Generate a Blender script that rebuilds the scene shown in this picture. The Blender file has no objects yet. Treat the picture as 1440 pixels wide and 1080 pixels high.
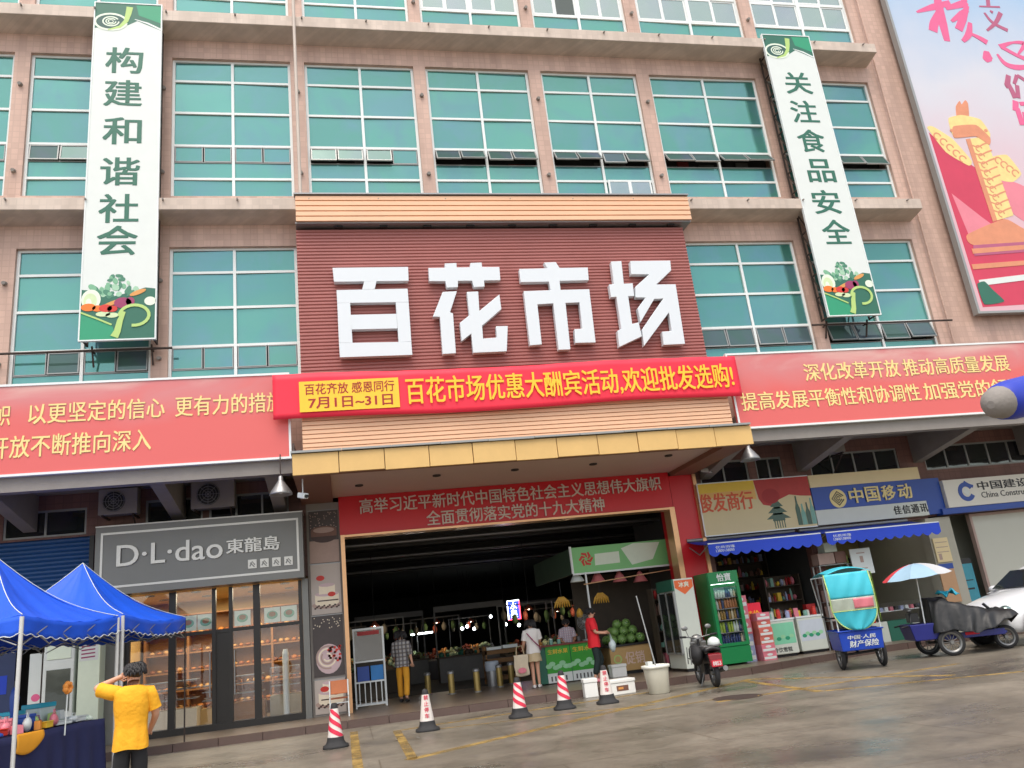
import bpy, bmesh, math, random
from math import radians as rad, sin, cos, pi
from mathutils import Matrix, Vector
random.seed(7)
sc = bpy.context.scene
COL = sc.collection

# ---------------------------------------------------------------- camera
F, RX, ROLL, RZ = 1139.52574, 1.8652, -0.1144, -0.22359
CAM = Vector((3.8395, -19.1384, 1.6))
CM = Matrix.Rotation(RZ, 4, 'Z') @ Matrix.Rotation(RX, 4, 'X') @ Matrix.Rotation(ROLL, 4, 'Z')
cd = bpy.data.cameras.new('camera')
cd.sensor_width = 36.0
cd.lens = F * 36.0 / 1440.0
cd.clip_start = 0.05
cd.clip_end = 2000
cam = bpy.data.objects.new('camera', cd)
COL.objects.link(cam)
cam.matrix_world = Matrix.Translation(CAM) @ CM
sc.camera = cam

# ---------------------------------------------------------------- sky, sun, exposure
w = bpy.data.worlds.new("World")
sc.world = w
w.use_nodes = True
nt = w.node_tree
bg = nt.nodes['Background']
sky = nt.nodes.new('ShaderNodeTexSky')
sky.sky_type = 'NISHITA'
sky.sun_disc = False
SUN_EL, SUN_AZ = 64, 200      # degrees; azimuth measured clockwise from +Y
sky.sun_elevation = rad(SUN_EL)
sky.sun_rotation = rad(SUN_AZ)
sky.air_density = 1.0
sky.dust_density = 4.0
sky.ozone_density = 0.6
# broken cloud cover: pale patches over the clear sky
wtc = nt.nodes.new('ShaderNodeTexCoord'); wno = nt.nodes.new('ShaderNodeTexNoise')
wno.inputs['Scale'].default_value = 3.2; wno.inputs['Detail'].default_value = 7; wno.inputs['Roughness'].default_value = 0.6; wno.inputs['Distortion'].default_value = 0.5
nt.links.new(wtc.outputs['Generated'], wno.inputs['Vector'])
wmr = nt.nodes.new('ShaderNodeMapRange'); wmr.inputs[1].default_value = 0.4; wmr.inputs[2].default_value = 0.62; wmr.inputs[3].default_value = 0.1; wmr.inputs[4].default_value = 0.85
nt.links.new(wno.outputs['Fac'], wmr.inputs[0])
wmx = nt.nodes.new('ShaderNodeMix'); wmx.data_type = 'RGBA'; wmx.inputs['B'].default_value = (6.6, 6.55, 6.35, 1)
nt.links.new(wmr.outputs[0], wmx.inputs['Factor']); nt.links.new(sky.outputs[0], wmx.inputs['A'])
nt.links.new(wmx.outputs['Result'], bg.inputs['Color'])
bg.inputs['Strength'].default_value = 0.15
sd = bpy.data.lights.new('sun', 'SUN')
sd.energy = 1.1
sd.angle = rad(40)
sd.color = (1.0, 0.95, 0.88)
sun = bpy.data.objects.new('sun', sd)
COL.objects.link(sun)
_d = Vector((sin(rad(SUN_AZ)) * cos(rad(SUN_EL)), cos(rad(SUN_AZ)) * cos(rad(SUN_EL)), sin(rad(SUN_EL))))
sun.rotation_euler = (-_d).to_track_quat('-Z', 'Y').to_euler()
sun.location = (0, -30, 40)
sc.view_settings.view_transform = 'Standard'
sc.view_settings.look = 'None'
sc.view_settings.gamma = 1
sc.view_settings.exposure = 0.8
sc.cycles.use_denoising = True
sc.cycles.max_bounces = 8
sc.cycles.transparent_max_bounces = 12
sc.cycles.caustics_reflective = False
sc.cycles.caustics_refractive = False

# ---------------------------------------------------------------- helpers
def at(px, py, Y):
    """a point of the place seen at photo pixel (px, py), on the plane y = Y -> (x, z)"""
    d = CM.to_3x3() @ Vector(((px - 720) / F, (540 - py) / F, -1))
    t = (Y - CAM.y) / d.y
    return CAM.x + d.x * t, CAM.z + d.z * t

def lin(r, g, b):
    f = lambda c: (c / 255 / 12.92) if c <= 10 else ((c / 255 + 0.055) / 1.055) ** 2.4
    return (f(r), f(g), f(b), 1)

def mat(name, col, rough=0.6, var=0.12, scale=3.0, metal=0.0, bump=0.0, bscale=40.0, spec=0.5, coat=0.0, emit=None, estr=0.0):
    m = bpy.data.materials.new(name)
    m.use_nodes = True
    N, L = m.node_tree.nodes, m.node_tree.links
    p = N['Principled BSDF']
    p.inputs['Roughness'].default_value = rough
    p.inputs['Metallic'].default_value = metal
    p.inputs['Specular IOR Level'].default_value = spec
    p.inputs['Coat Weight'].default_value = coat
    c = tuple(col) if len(col) == 4 else (*col, 1)
    tc = N.new('ShaderNodeTexCoord')
    if var > 0:
        no = N.new('ShaderNodeTexNoise')
        no.inputs['Scale'].default_value = scale
        no.inputs['Detail'].default_value = 6
        no.inputs['Roughness'].default_value = 0.65
        L.new(tc.outputs['Object'], no.inputs['Vector'])
        mx = N.new('ShaderNodeMix'); mx.data_type = 'RGBA'
        mx.inputs['A'].default_value = (*[x * (1 - var) for x in c[:3]], 1)
        mx.inputs['B'].default_value = (*[min(1, x * (1 + var)) for x in c[:3]], 1)
        L.new(no.outputs['Fac'], mx.inputs['Factor'])
        L.new(mx.outputs['Result'], p.inputs['Base Color'])
    else:
        p.inputs['Base Color'].default_value = c
    if bump > 0:
        nb = N.new('ShaderNodeTexNoise'); nb.inputs['Scale'].default_value = bscale
        L.new(tc.outputs['Object'], nb.inputs['Vector'])
        b = N.new('ShaderNodeBump'); b.inputs['Strength'].default_value = bump; b.inputs['Distance'].default_value = 0.02
        L.new(nb.outputs['Fac'], b.inputs['Height']); L.new(b.outputs['Normal'], p.inputs['Normal'])
    if emit:
        p.inputs['Emission Color'].default_value = emit if len(emit) == 4 else (*emit, 1)
        p.inputs['Emission Strength'].default_value = estr
    return m

class MB:
    """collects shapes and links them as one mesh object"""
    def __init__(s):
        s.v, s.f, s.mi, s.sm = [], [], [], []
        s.frame()
    def frame(s, o=(0, 0, 0), U=(1, 0, 0), V=(0, 0, 1), W=(0, -1, 0)):
        s.o, s.U, s.V, s.W = Vector(o), Vector(U), Vector(V), Vector(W)
        return s
    def P(s, u, v, w=0):
        return s.o + s.U * u + s.V * v + s.W * w
    def add(s, vs, fs, mi=0, smooth=False):
        n = len(s.v)
        s.v += [tuple(v) for v in vs]
        for f in fs:
            s.f.append(tuple(i + n for i in f)); s.mi.append(mi); s.sm.append(smooth)
    def box(s, x0, x1, y0, y1, z0, z1, mi=0):
        x0, x1 = min(x0, x1), max(x0, x1); y0, y1 = min(y0, y1), max(y0, y1); z0, z1 = min(z0, z1), max(z0, z1)
        s.add([(x0, y0, z0), (x1, y0, z0), (x1, y1, z0), (x0, y1, z0), (x0, y0, z1), (x1, y0, z1), (x1, y1, z1), (x0, y1, z1)],
              [(0, 3, 2, 1), (4, 5, 6, 7), (0, 1, 5, 4), (1, 2, 6, 5), (2, 3, 7, 6), (3, 0, 4, 7)], mi)
        return s
    def hexa(s, b, t, mi=0):
        s.add(list(b) + list(t), [(0, 3, 2, 1), (4, 5, 6, 7), (0, 1, 5, 4), (1, 2, 6, 5), (2, 3, 7, 6), (3, 0, 4, 7)], mi)
        return s
    def obox(s, c, size, M=None, mi=0):
        """box of the given size centred on c, turned by the 3x3 matrix M"""
        a, b, d = size[0] / 2, size[1] / 2, size[2] / 2
        M = M or Matrix.Identity(3)
        vs = [Vector(c) + M @ Vector(q) for q in [(-a, -b, -d), (a, -b, -d), (a, b, -d), (-a, b, -d), (-a, -b, d), (a, -b, d), (a, b, d), (-a, b, d)]]
        s.hexa(vs[:4], vs[4:], mi)
        return s
    def bar(s, a, b, wd, ht=None, mi=0):
        a, b = Vector(a), Vector(b)
        d = b - a
        q = d.to_track_quat('X', 'Z').to_matrix()
        return s.obox((a + b) / 2, (d.length, wd, ht or wd), q, mi)
    def prism(s, pts, w0, w1, mi=0):
        """outline (u, v) in the frame, from w0 to w1 along the frame's normal"""
        n = len(pts)
        ar = sum(pts[i][0] * pts[(i + 1) % n][1] - pts[(i + 1) % n][0] * pts[i][1] for i in range(n))
        if ar < 0: pts = pts[::-1]
        vs = [s.P(u, v, w0) for u, v in pts] + [s.P(u, v, w1) for u, v in pts]
        fs = [tuple(range(n - 1, -1, -1)), tuple(range(n, 2 * n))] + [(i, (i + 1) % n, n + (i + 1) % n, n + i) for i in range(n)]
        s.add(vs, fs, mi)
        return s
    def rect(s, u0, u1, v0, v1, w0, w1, mi=0):
        return s.prism([(u0, v0), (u1, v0), (u1, v1), (u0, v1)], w0, w1, mi)
    def disc(s, u, v, ru, rv, w0, w1, mi=0, n=20, a0=0, a1=2 * pi, rot=0):
        full = abs(a1 - a0 - 2 * pi) < 1e-6
        k = n if full else n + 1
        pts = []
        for i in range(k):
            a = a0 + (a1 - a0) * i / n
            x, y = ru * cos(a), rv * sin(a)
            pts.append((u + x * cos(rot) - y * sin(rot), v + x * sin(rot) + y * cos(rot)))
        return s.prism(pts, w0, w1, mi)
    def stroke(s, pts, wd, w0, w1, mi=0):
        """a flat ribbon along a path in the frame"""
        n = len(pts)
        wl = wd if isinstance(wd, (list, tuple)) else [wd] * n
        l, r = [], []
        for i, (u, v) in enumerate(pts):
            a, b = pts[max(0, i - 1)], pts[min(n - 1, i + 1)]
            dx, dy = b[0] - a[0], b[1] - a[1]
            k = math.hypot(dx, dy) or 1
            l.append((u - dy / k * wl[i] / 2, v + dx / k * wl[i] / 2)); r.append((u + dy / k * wl[i] / 2, v - dx / k * wl[i] / 2))
        vs, fs = [], []
        for a, b in zip(l, r):
            vs += [s.P(*a, w1), s.P(*b, w1), s.P(*b, w0), s.P(*a, w0)]
        for i in range(n - 1):
            q = 4 * i
            for a, b in ((0, 1), (1, 2), (2, 3), (3, 0)):
                fs.append((q + b, q + a, q + 4 + a, q + 4 + b))
        fs += [(0, 1, 2, 3), (4 * n - 1, 4 * n - 2, 4 * n - 3, 4 * n - 4)]
        s.add(vs, fs, mi)
        return s
    def arc(s, u, v, r, a0, a1, wd, w0, w1, mi=0, n=18, rv=None):
        return s.stroke([(u + r * cos(a0 + (a1 - a0) * i / n), v + (rv or r) * sin(a0 + (a1 - a0) * i / n)) for i in range(n + 1)], wd, w0, w1, mi)
    def tube(s, pts, r, n=8, mi=0, smooth=True):
        pts = [Vector(p) for p in pts]
        rl = r if isinstance(r, (list, tuple)) else [r] * len(pts)
        vs, fs, up = [], [], Vector((0, 0, 1))
        t0 = None
        for i, p in enumerate(pts):
            t = (pts[min(i + 1, len(pts) - 1)] - pts[max(i - 1, 0)]).normalized()
            if t0 is None:
                a = t.orthogonal().normalized()
            else:
                a = (a - t * a.dot(t))
                a = a.normalized() if a.length > 1e-6 else t.orthogonal().normalized()
            t0 = t
            b = t.cross(a)
            for k in range(n):
                th = 2 * pi * k / n
                vs.append(p + (a * cos(th) + b * sin(th)) * rl[i])
        m = len(pts)
        for i in range(m - 1):
            for k in range(n):
                fs.append((i * n + k, i * n + (k + 1) % n, (i + 1) * n + (k + 1) % n, (i + 1) * n + k))
        s.add(vs, fs, mi, smooth)
        s.add(vs[:n], [tuple(range(n - 1, -1, -1))], mi); s.add(vs[-n:], [tuple(range(n))], mi)
        return s
    def lathe(s, prof, c=(0, 0, 0), n=20, mi=0, M=None, smooth=True, sq=0, cap=True):
        """profile (r, z) turned about z; sq>0 squares the section"""
        vs, fs = [], []
        M = M or Matrix.Identity(3)
        for r, z in prof:
            for k in range(n):
                th = 2 * pi * k / n
                cx, sy = cos(th), sin(th)
                if sq:
                    q = (abs(cx) ** sq + abs(sy) ** sq) ** (-1 / sq); cx, sy = cx * q, sy * q
                vs.append(Vector(c) + M @ Vector((r * cx, r * sy, z)))
        for i in range(len(prof) - 1):
            for k in range(n):
                fs.append((i * n + k, i * n + (k + 1) % n, (i + 1) * n + (k + 1) % n, (i + 1) * n + k))
        s.add(vs, fs, mi, smooth)
        if cap and prof[0][0] > 1e-4: s.add(vs[:n], [tuple(range(n - 1, -1, -1))], mi)
        if cap and prof[-1][0] > 1e-4: s.add(vs[-n:], [tuple(range(n))], mi)
        return s
    def ball(s, c, r, n=12, m=8, mi=0, M=None, jit=0):
        r = r if isinstance(r, (list, tuple)) else (r, r, r)
        M = M or Matrix.Identity(3)
        vs, fs = [], []
        for i in range(m + 1):
            ph = pi * i / m
            for k in range(n):
                th = 2 * pi * k / n
                j = 1 + random.uniform(-jit, jit)
                vs.append(Vector(c) + M @ Vector((r[0] * sin(ph) * cos(th) * j, r[1] * sin(ph) * sin(th) * j, -r[2] * cos(ph) * j)))
        for i in range(m):
            for k in range(n):
                fs.append((i * n + k, i * n + (k + 1) % n, (i + 1) * n + (k + 1) % n, (i + 1) * n + k))
        s.add(vs, fs, mi, True)
        return s
    def sheet(s, fn, nu, nv, th=0.01, mi=0, smooth=True, n=Vector((0, -1, 0))):
        """a thick sheet over fn(i/nu, j/nv) -> point"""
        A = [[Vector(fn(i / nu, j / nv)) for j in range(nv + 1)] for i in range(nu + 1)]
        vs = [p for r in A for p in r]; off = len(vs)
        vs += [p - n * th for p in vs]
        k = nv + 1
        fs = []
        for i in range(nu):
            for j in range(nv):
                q = (i * k + j, (i + 1) * k + j, (i + 1) * k + j + 1, i * k + j + 1)
                fs.append(q); fs.append(tuple(x + off for x in q[::-1]))
        for i in range(nu):
            for j in (0, nv):
                a, b = i * k + j, (i + 1) * k + j
                fs.append((a, a + off, b + off, b) if j == 0 else (b, b + off, a + off, a))
        for j in range(nv):
            for i in (0, nu):
                a, b = i * k + j, i * k + j + 1
                fs.append((b, b + off, a + off, a) if i == 0 else (a, a + off, b + off, b))
        s.add(vs, fs, mi, smooth)
        return s
    def text(s, body, u0, u1, v0, v1, w0, w1, mi=0, bold=0.0, res=2, shear=0):
        """lettering that fills the rectangle (u0..u1, v0..v1) of the frame"""
        vs, fs = glyphs(body, 0.0, res)
        xs = [p[0] for p in vs]; ys = [p[1] for p in vs]
        ax, bx, ay, by = min(xs), max(xs), min(ys), max(ys)
        sx, sy = (u1 - u0) / (bx - ax), (v1 - v0) / (by - ay)
        k = bold * 0.75      # heavier strokes: copies a hair apart
        offs = [(0, 0)] if k <= 0 else [(-k, -k * .5), (k, -k * .5), (-k, k * .5), (k, k * .5)]
        for q, (ox, oy) in enumerate(offs):
            out = []
            for x, y, z in vs:
                v = v0 + (y - ay + oy) * sy
                out.append(s.P(u0 + (x - ax + ox) * sx + shear * (v - v0), v, w1 + q * 0.0007 if z > 0 else w0 - q * .0003))
            s.add(out, fs, mi)
        return s
    def build(s, name, mats, parent=None, world=True, bevel=0, kind=None):
        me = bpy.data.meshes.new(name)
        off = Vector((0, 0, 0))
        if parent is not None and world:
            q = parent
            while q is not None:
                off += q.location; q = q.parent
        me.from_pydata([tuple(Vector(v) - off) for v in s.v], [], s.f)
        for m in (mats if isinstance(mats, (list, tuple)) else [mats]):
            me.materials.append(m)
        me.polygons.foreach_set('material_index', s.mi)
        me.polygons.foreach_set('use_smooth', s.sm)
        me.update()
        bm = bmesh.new(); bm.from_mesh(me)
        if not getattr(s, 'keep', False):
            bmesh.ops.recalc_face_normals(bm, faces=bm.faces)
        bm.to_mesh(me); bm.free()
        o = bpy.data.objects.new(name, me)
        COL.objects.link(o)
        if parent is not None: o.parent = parent
        if kind: o['kind'] = kind
        if bevel:
            b = o.modifiers.new('bevel', 'BEVEL'); b.width = bevel; b.segments = 2; b.limit_method = 'ANGLE'; b.angle_limit = rad(40)
        return o

_gc = {}
def glyphs(body, bold=0.0, res=2):
    k = (body, bold, res)
    if k not in _gc:
        c = bpy.data.curves.new('lettering', 'FONT')
        c.body = body; c.resolution_u = res; c.extrude = 0.5; c.offset = bold
        o = bpy.data.objects.new('lettering', c)
        COL.objects.link(o)
        dg = bpy.context.evaluated_depsgraph_get()
        me = bpy.data.meshes.new_from_object(o.evaluated_get(dg))
        _gc[k] = ([tuple(v.co) for v in me.vertices], [tuple(p.vertices) for p in me.polygons])
        bpy.data.meshes.remove(me); bpy.data.objects.remove(o); bpy.data.curves.remove(c)
    return _gc[k]

def tag(o, label=None, cat=None, group=None, kind=None):
    if label: o['label'] = label
    if cat: o['category'] = cat
    if group: o['group'] = group
    if kind: o['kind'] = kind
    return o

def thing(name, label, cat, loc=(0, 0, 0), rotz=0.0, group=None):
    o = bpy.data.objects.new(name, None)
    o.empty_display_size = 0.2
    COL.objects.link(o)
    o.location = loc; o.rotation_euler = (0, 0, rotz)
    return tag(o, label, cat, group)

def copy_tree(o, parent=None):
    c = o.copy(); COL.objects.link(c)
    if parent is not None: c.parent = parent
    for ch in [x for x in o.children]:
        copy_tree(ch, c)
    return c

def RZM(a): return Matrix.Rotation(a, 3, 'Z')

# ---------------------------------------------------------------- materials
def tile_mat(name, col, sx=0.16, dark=0.9, streak=0.25):
    """small glazed facing tiles with rain streaks"""
    m = mat(name, col, rough=0.55, var=0)
    N, L = m.node_tree.nodes, m.node_tree.links
    p = N['Principled BSDF']
    tc = N.new('ShaderNodeTexCoord'); sp = N.new('ShaderNodeSeparateXYZ'); cb = N.new('ShaderNodeCombineXYZ')
    L.new(tc.outputs['Object'], sp.inputs[0])
    ad = N.new('ShaderNodeMath'); ad.operation = 'ADD'
    L.new(sp.outputs['X'], ad.inputs[0]); L.new(sp.outputs['Y'], ad.inputs[1])
    L.new(ad.outputs[0], cb.inputs['X']); L.new(sp.outputs['Z'], cb.inputs['Y'])
    br = N.new('ShaderNodeTexBrick')
    br.inputs['Scale'].default_value = 1.0
    br.inputs['Brick Width'].default_value = sx; br.inputs['Row Height'].default_value = sx
    br.inputs['Mortar Size'].default_value = 0.012; br.offset = 0.0
    c = col[:3]
    br.inputs['Color1'].default_value = (*[x * 1.06 for x in c], 1)
    br.inputs['Color2'].default_value = (*[x * 0.92 for x in c], 1)
    br.inputs['Mortar'].default_value = (*[x * dark for x in c], 1)
    L.new(cb.outputs[0], br.inputs['Vector'])
    no = N.new('ShaderNodeTexNoise'); no.inputs['Scale'].default_value = 1.0; no.inputs['Detail'].default_value = 8
    mp = N.new('ShaderNodeMapping'); mp.inputs['Scale'].default_value = (2.2, 2.2, 0.22)
    L.new(tc.outputs['Object'], mp.inputs[0]); L.new(mp.outputs[0], no.inputs['Vector'])
    rp = N.new('ShaderNodeValToRGB')
    rp.color_ramp.elements[0].position = 0.38; rp.color_ramp.elements[0].color = (1 - streak, 1 - streak * 1.05, 1 - streak * 1.1, 1)
    rp.color_ramp.elements[1].position = 0.62; rp.color_ramp.elements[1].color = (1, 1, 1, 1)
    L.new(no.outputs['Fac'], rp.inputs['Fac'])
    mx = N.new('ShaderNodeMix'); mx.data_type = 'RGBA'; mx.blend_type = 'MULTIPLY'; mx.inputs['Factor'].default_value = 1
    L.new(br.outputs['Color'], mx.inputs['A']); L.new(rp.outputs['Color'], mx.inputs['B'])
    L.new(mx.outputs['Result'], p.inputs['Base Color'])
    return m

def tinted_glass(name, base, tint, refl=0.45):
    """reflective coated glass, each pane a little different"""
    m = bpy.data.materials.new(name); m.use_nodes = True
    N, L = m.node_tree.nodes, m.node_tree.links
    N.remove(N['Principled BSDF'])
    out = N['Material Output']
    g = N.new('ShaderNodeNewGeometry'); tc = N.new('ShaderNodeTexCoord')
    rp = N.new('ShaderNodeMix'); rp.data_type = 'RGBA'
    rp.inputs['A'].default_value = (*[x * 0.82 for x in base], 1); rp.inputs['B'].default_value = (*[x * 1.22 for x in base], 1)
    L.new(g.outputs['Random Per Island'], rp.inputs['Factor'])
    no = N.new('ShaderNodeTexNoise'); no.inputs['Scale'].default_value = 0.8; no.inputs['Detail'].default_value = 4; no.inputs['Distortion'].default_value = .6
    L.new(tc.outputs['Object'], no.inputs['Vector'])
    r2 = N.new('ShaderNodeMix'); r2.data_type = 'RGBA'
    r2.inputs['B'].default_value = (base[0] * 1.35, base[1] * 0.82, base[2] * 1.35, 1)  # bluish patches of mirrored sky put into the pane colour
    mr = N.new('ShaderNodeMapRange'); mr.inputs[1].default_value = 0.42; mr.inputs[2].default_value = 0.7; mr.inputs[4].default_value = 0.95
    L.new(no.outputs['Fac'], mr.inputs[0]); L.new(mr.outputs[0], r2.inputs['Factor']); L.new(rp.outputs['Result'], r2.inputs['A'])
    d = N.new('ShaderNodeBsdfDiffuse'); L.new(r2.outputs['Result'], d.inputs['Color'])
    gl = N.new('ShaderNodeBsdfGlossy'); gl.inputs['Roughness'].default_value = 0.03; gl.inputs['Color'].default_value = (*tint, 1)
    n2 = N.new('ShaderNodeTexNoise'); n2.inputs['Scale'].default_value = 1.3
    L.new(tc.outputs['Object'], n2.inputs['Vector'])
    b = N.new('ShaderNodeBump'); b.inputs['Strength'].default_value = 0.05; b.inputs['Distance'].default_value = 0.1
    L.new(n2.outputs['Fac'], b.inputs['Height']); L.new(b.outputs['Normal'], gl.inputs['Normal'])
    mx = N.new('ShaderNodeMixShader'); mx.inputs[0].default_value = refl
    L.new(d.outputs[0], mx.inputs[1]); L.new(gl.outputs[0], mx.inputs[2]); L.new(mx.outputs[0], out.inputs['Surface'])
    return m

def clear_glass(name, tint=(1, 1, 1), refl=0.06):
    m = bpy.data.materials.new(name); m.use_nodes = True
    N, L = m.node_tree.nodes, m.node_tree.links
    N.remove(N['Principled BSDF'])
    t = N.new('ShaderNodeBsdfTransparent'); t.inputs[0].default_value = (*tint, 1)
    g = N.new('ShaderNodeBsdfGlossy'); g.inputs['Roughness'].default_value = 0.02
    lw = N.new('ShaderNodeLayerWeight'); lw.inputs[0].default_value = 0.15
    mr = N.new('ShaderNodeMapRange'); mr.inputs[3].default_value = refl; mr.inputs[4].default_value = 0.7
    L.new(lw.outputs['Fresnel'], mr.inputs[0])
    mx = N.new('ShaderNodeMixShader')
    L.new(mr.outputs[0], mx.inputs[0]); L.new(t.outputs[0], mx.inputs[1]); L.new(g.outputs[0], mx.inputs[2])
    L.new(mx.outputs[0], N['Material Output'].inputs['Surface'])
    return m

M = {}
M['pink'] = tile_mat('pink_tiles', lin(200, 168, 152), streak=0.18)
M['ledge'] = tile_mat('beige_ledge_tiles', lin(204, 188, 174), 0.16, 0.95, 0.16)
M['lower'] = tile_mat('brown_red_tiles', lin(128, 92, 84), 0.2, 0.8, 0.2)
M['teal'] = tinted_glass('teal_coated_glass', (0.072, 0.235, 0.19), (0.32, 0.64, 0.59), 0.27)
M['tealopen'] = tinted_glass('teal_glass_toned_down', (0.07, 0.13, 0.115), (0.3, 0.42, 0.40), 0.13)  # darker copy of the teal glass, glare toned down in the colour
M['greyglass'] = tinted_glass('grey_slider_glass', (0.10, 0.17, 0.15), (0.6, 0.7, 0.66), 0.45)
M['alu'] = mat('white_aluminium', lin(225, 230, 228), 0.4, 0.05, metal=0.0)
M['greyalu'] = mat('grey_aluminium', lin(150, 152, 150), 0.4, 0.08, metal=0.3)
M['dark'] = mat('room_shade_dark', (0.035, 0.035, 0.033), 0.9, 0.3)
M['darkglass'] = tinted_glass('dark_window_glass', (0.02, 0.025, 0.024), (0.5, 0.55, 0.52), 0.2)
M['glass'] = clear_glass('shop_glass')
M['white'] = mat('white_paint', lin(216, 222, 218), 0.5, 0.05)
M['letter'] = mat('white_letter_acrylic', lin(216, 222, 226), 0.35, 0.02)
M['silver'] = mat('brushed_silver', lin(205, 203, 196), 0.35, 0.1, 30, metal=0.55)
M['maroon'] = mat('maroon_ribs', lin(164, 100, 94), 0.5, 0.15, 0.8)
M['cream'] = mat('cream_slats', lin(232, 186, 150), 0.5, 0.1, 1.2)
M['gold'] = mat('gold_fascia', lin(216, 178, 112), 0.5, 0.14, 1.6)
M['steel'] = mat('dull_steel', lin(150, 150, 150), 0.4, 0.15, 12, metal=0.6)
M['red'] = mat('banner_red', lin(236, 40, 66), 0.6, 0.08, 1.0)
M['yellow'] = mat('banner_yellow', lin(250, 196, 52), 0.6, 0.06)
M['orange'] = mat('orange_print', lin(236, 120, 40), 0.6, 0.1)
M['deepred'] = mat('deep_red_print', lin(160, 30, 30), 0.5, 0.1)
M['portalred'] = mat('portal_red_panel', lin(212, 30, 40), 0.35, 0.08, 1.0)
M['goldtrim'] = mat('rose_gold_trim', lin(226, 176, 130), 0.3, 0.1, 8, metal=0.5)
M['soffit'] = mat('soffit_board', lin(206, 180, 164), 0.6, 0.06, 1.0)
M['soffitdark'] = mat('soffit_brown', lin(134, 92, 72), 0.6, 0.1, 1.0)
M['concrete'] = mat('grey_render', lin(140, 134, 128), 0.8, 0.2, 2.0, bump=0.2)
M['green'] = mat('sign_green_print', lin(40, 150, 110), 0.5, 0.1)
M['dgreen'] = mat('dark_green_print', lin(40, 104, 84), 0.5, 0.12)
M['lgreen'] = mat('leaf_green_print', lin(120, 176, 140), 0.5, 0.25, 9)
M['pale'] = mat('pale_print', lin(222, 234, 214), 0.5, 0.08, 6)
M['lime'] = mat('lime_print', lin(176, 206, 120), 0.5, 0.1)
M['purple'] = mat('purple_print', lin(150, 50, 96), 0.5, 0.2, 9)
M['black'] = mat('black_paint', (0.012, 0.012, 0.013), 0.4, 0.2)
M['rubber'] = mat('black_rubber', (0.02, 0.02, 0.021), 0.75, 0.2, 10)
M['iron'] = mat('dark_rusty_iron', lin(60, 48, 42), 0.7, 0.3, 6)
M['blue'] = mat('awning_blue_cloth', lin(30, 66, 190), 0.65, 0.12, 2.0)
M['pinktext'] = mat('pink_brush_print', lin(222, 96, 142), 0.5, 0.15, 3)
M['mauve'] = mat('mauve_brush_print', lin(176, 88, 120), 0.5, 0.15, 3)

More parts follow.
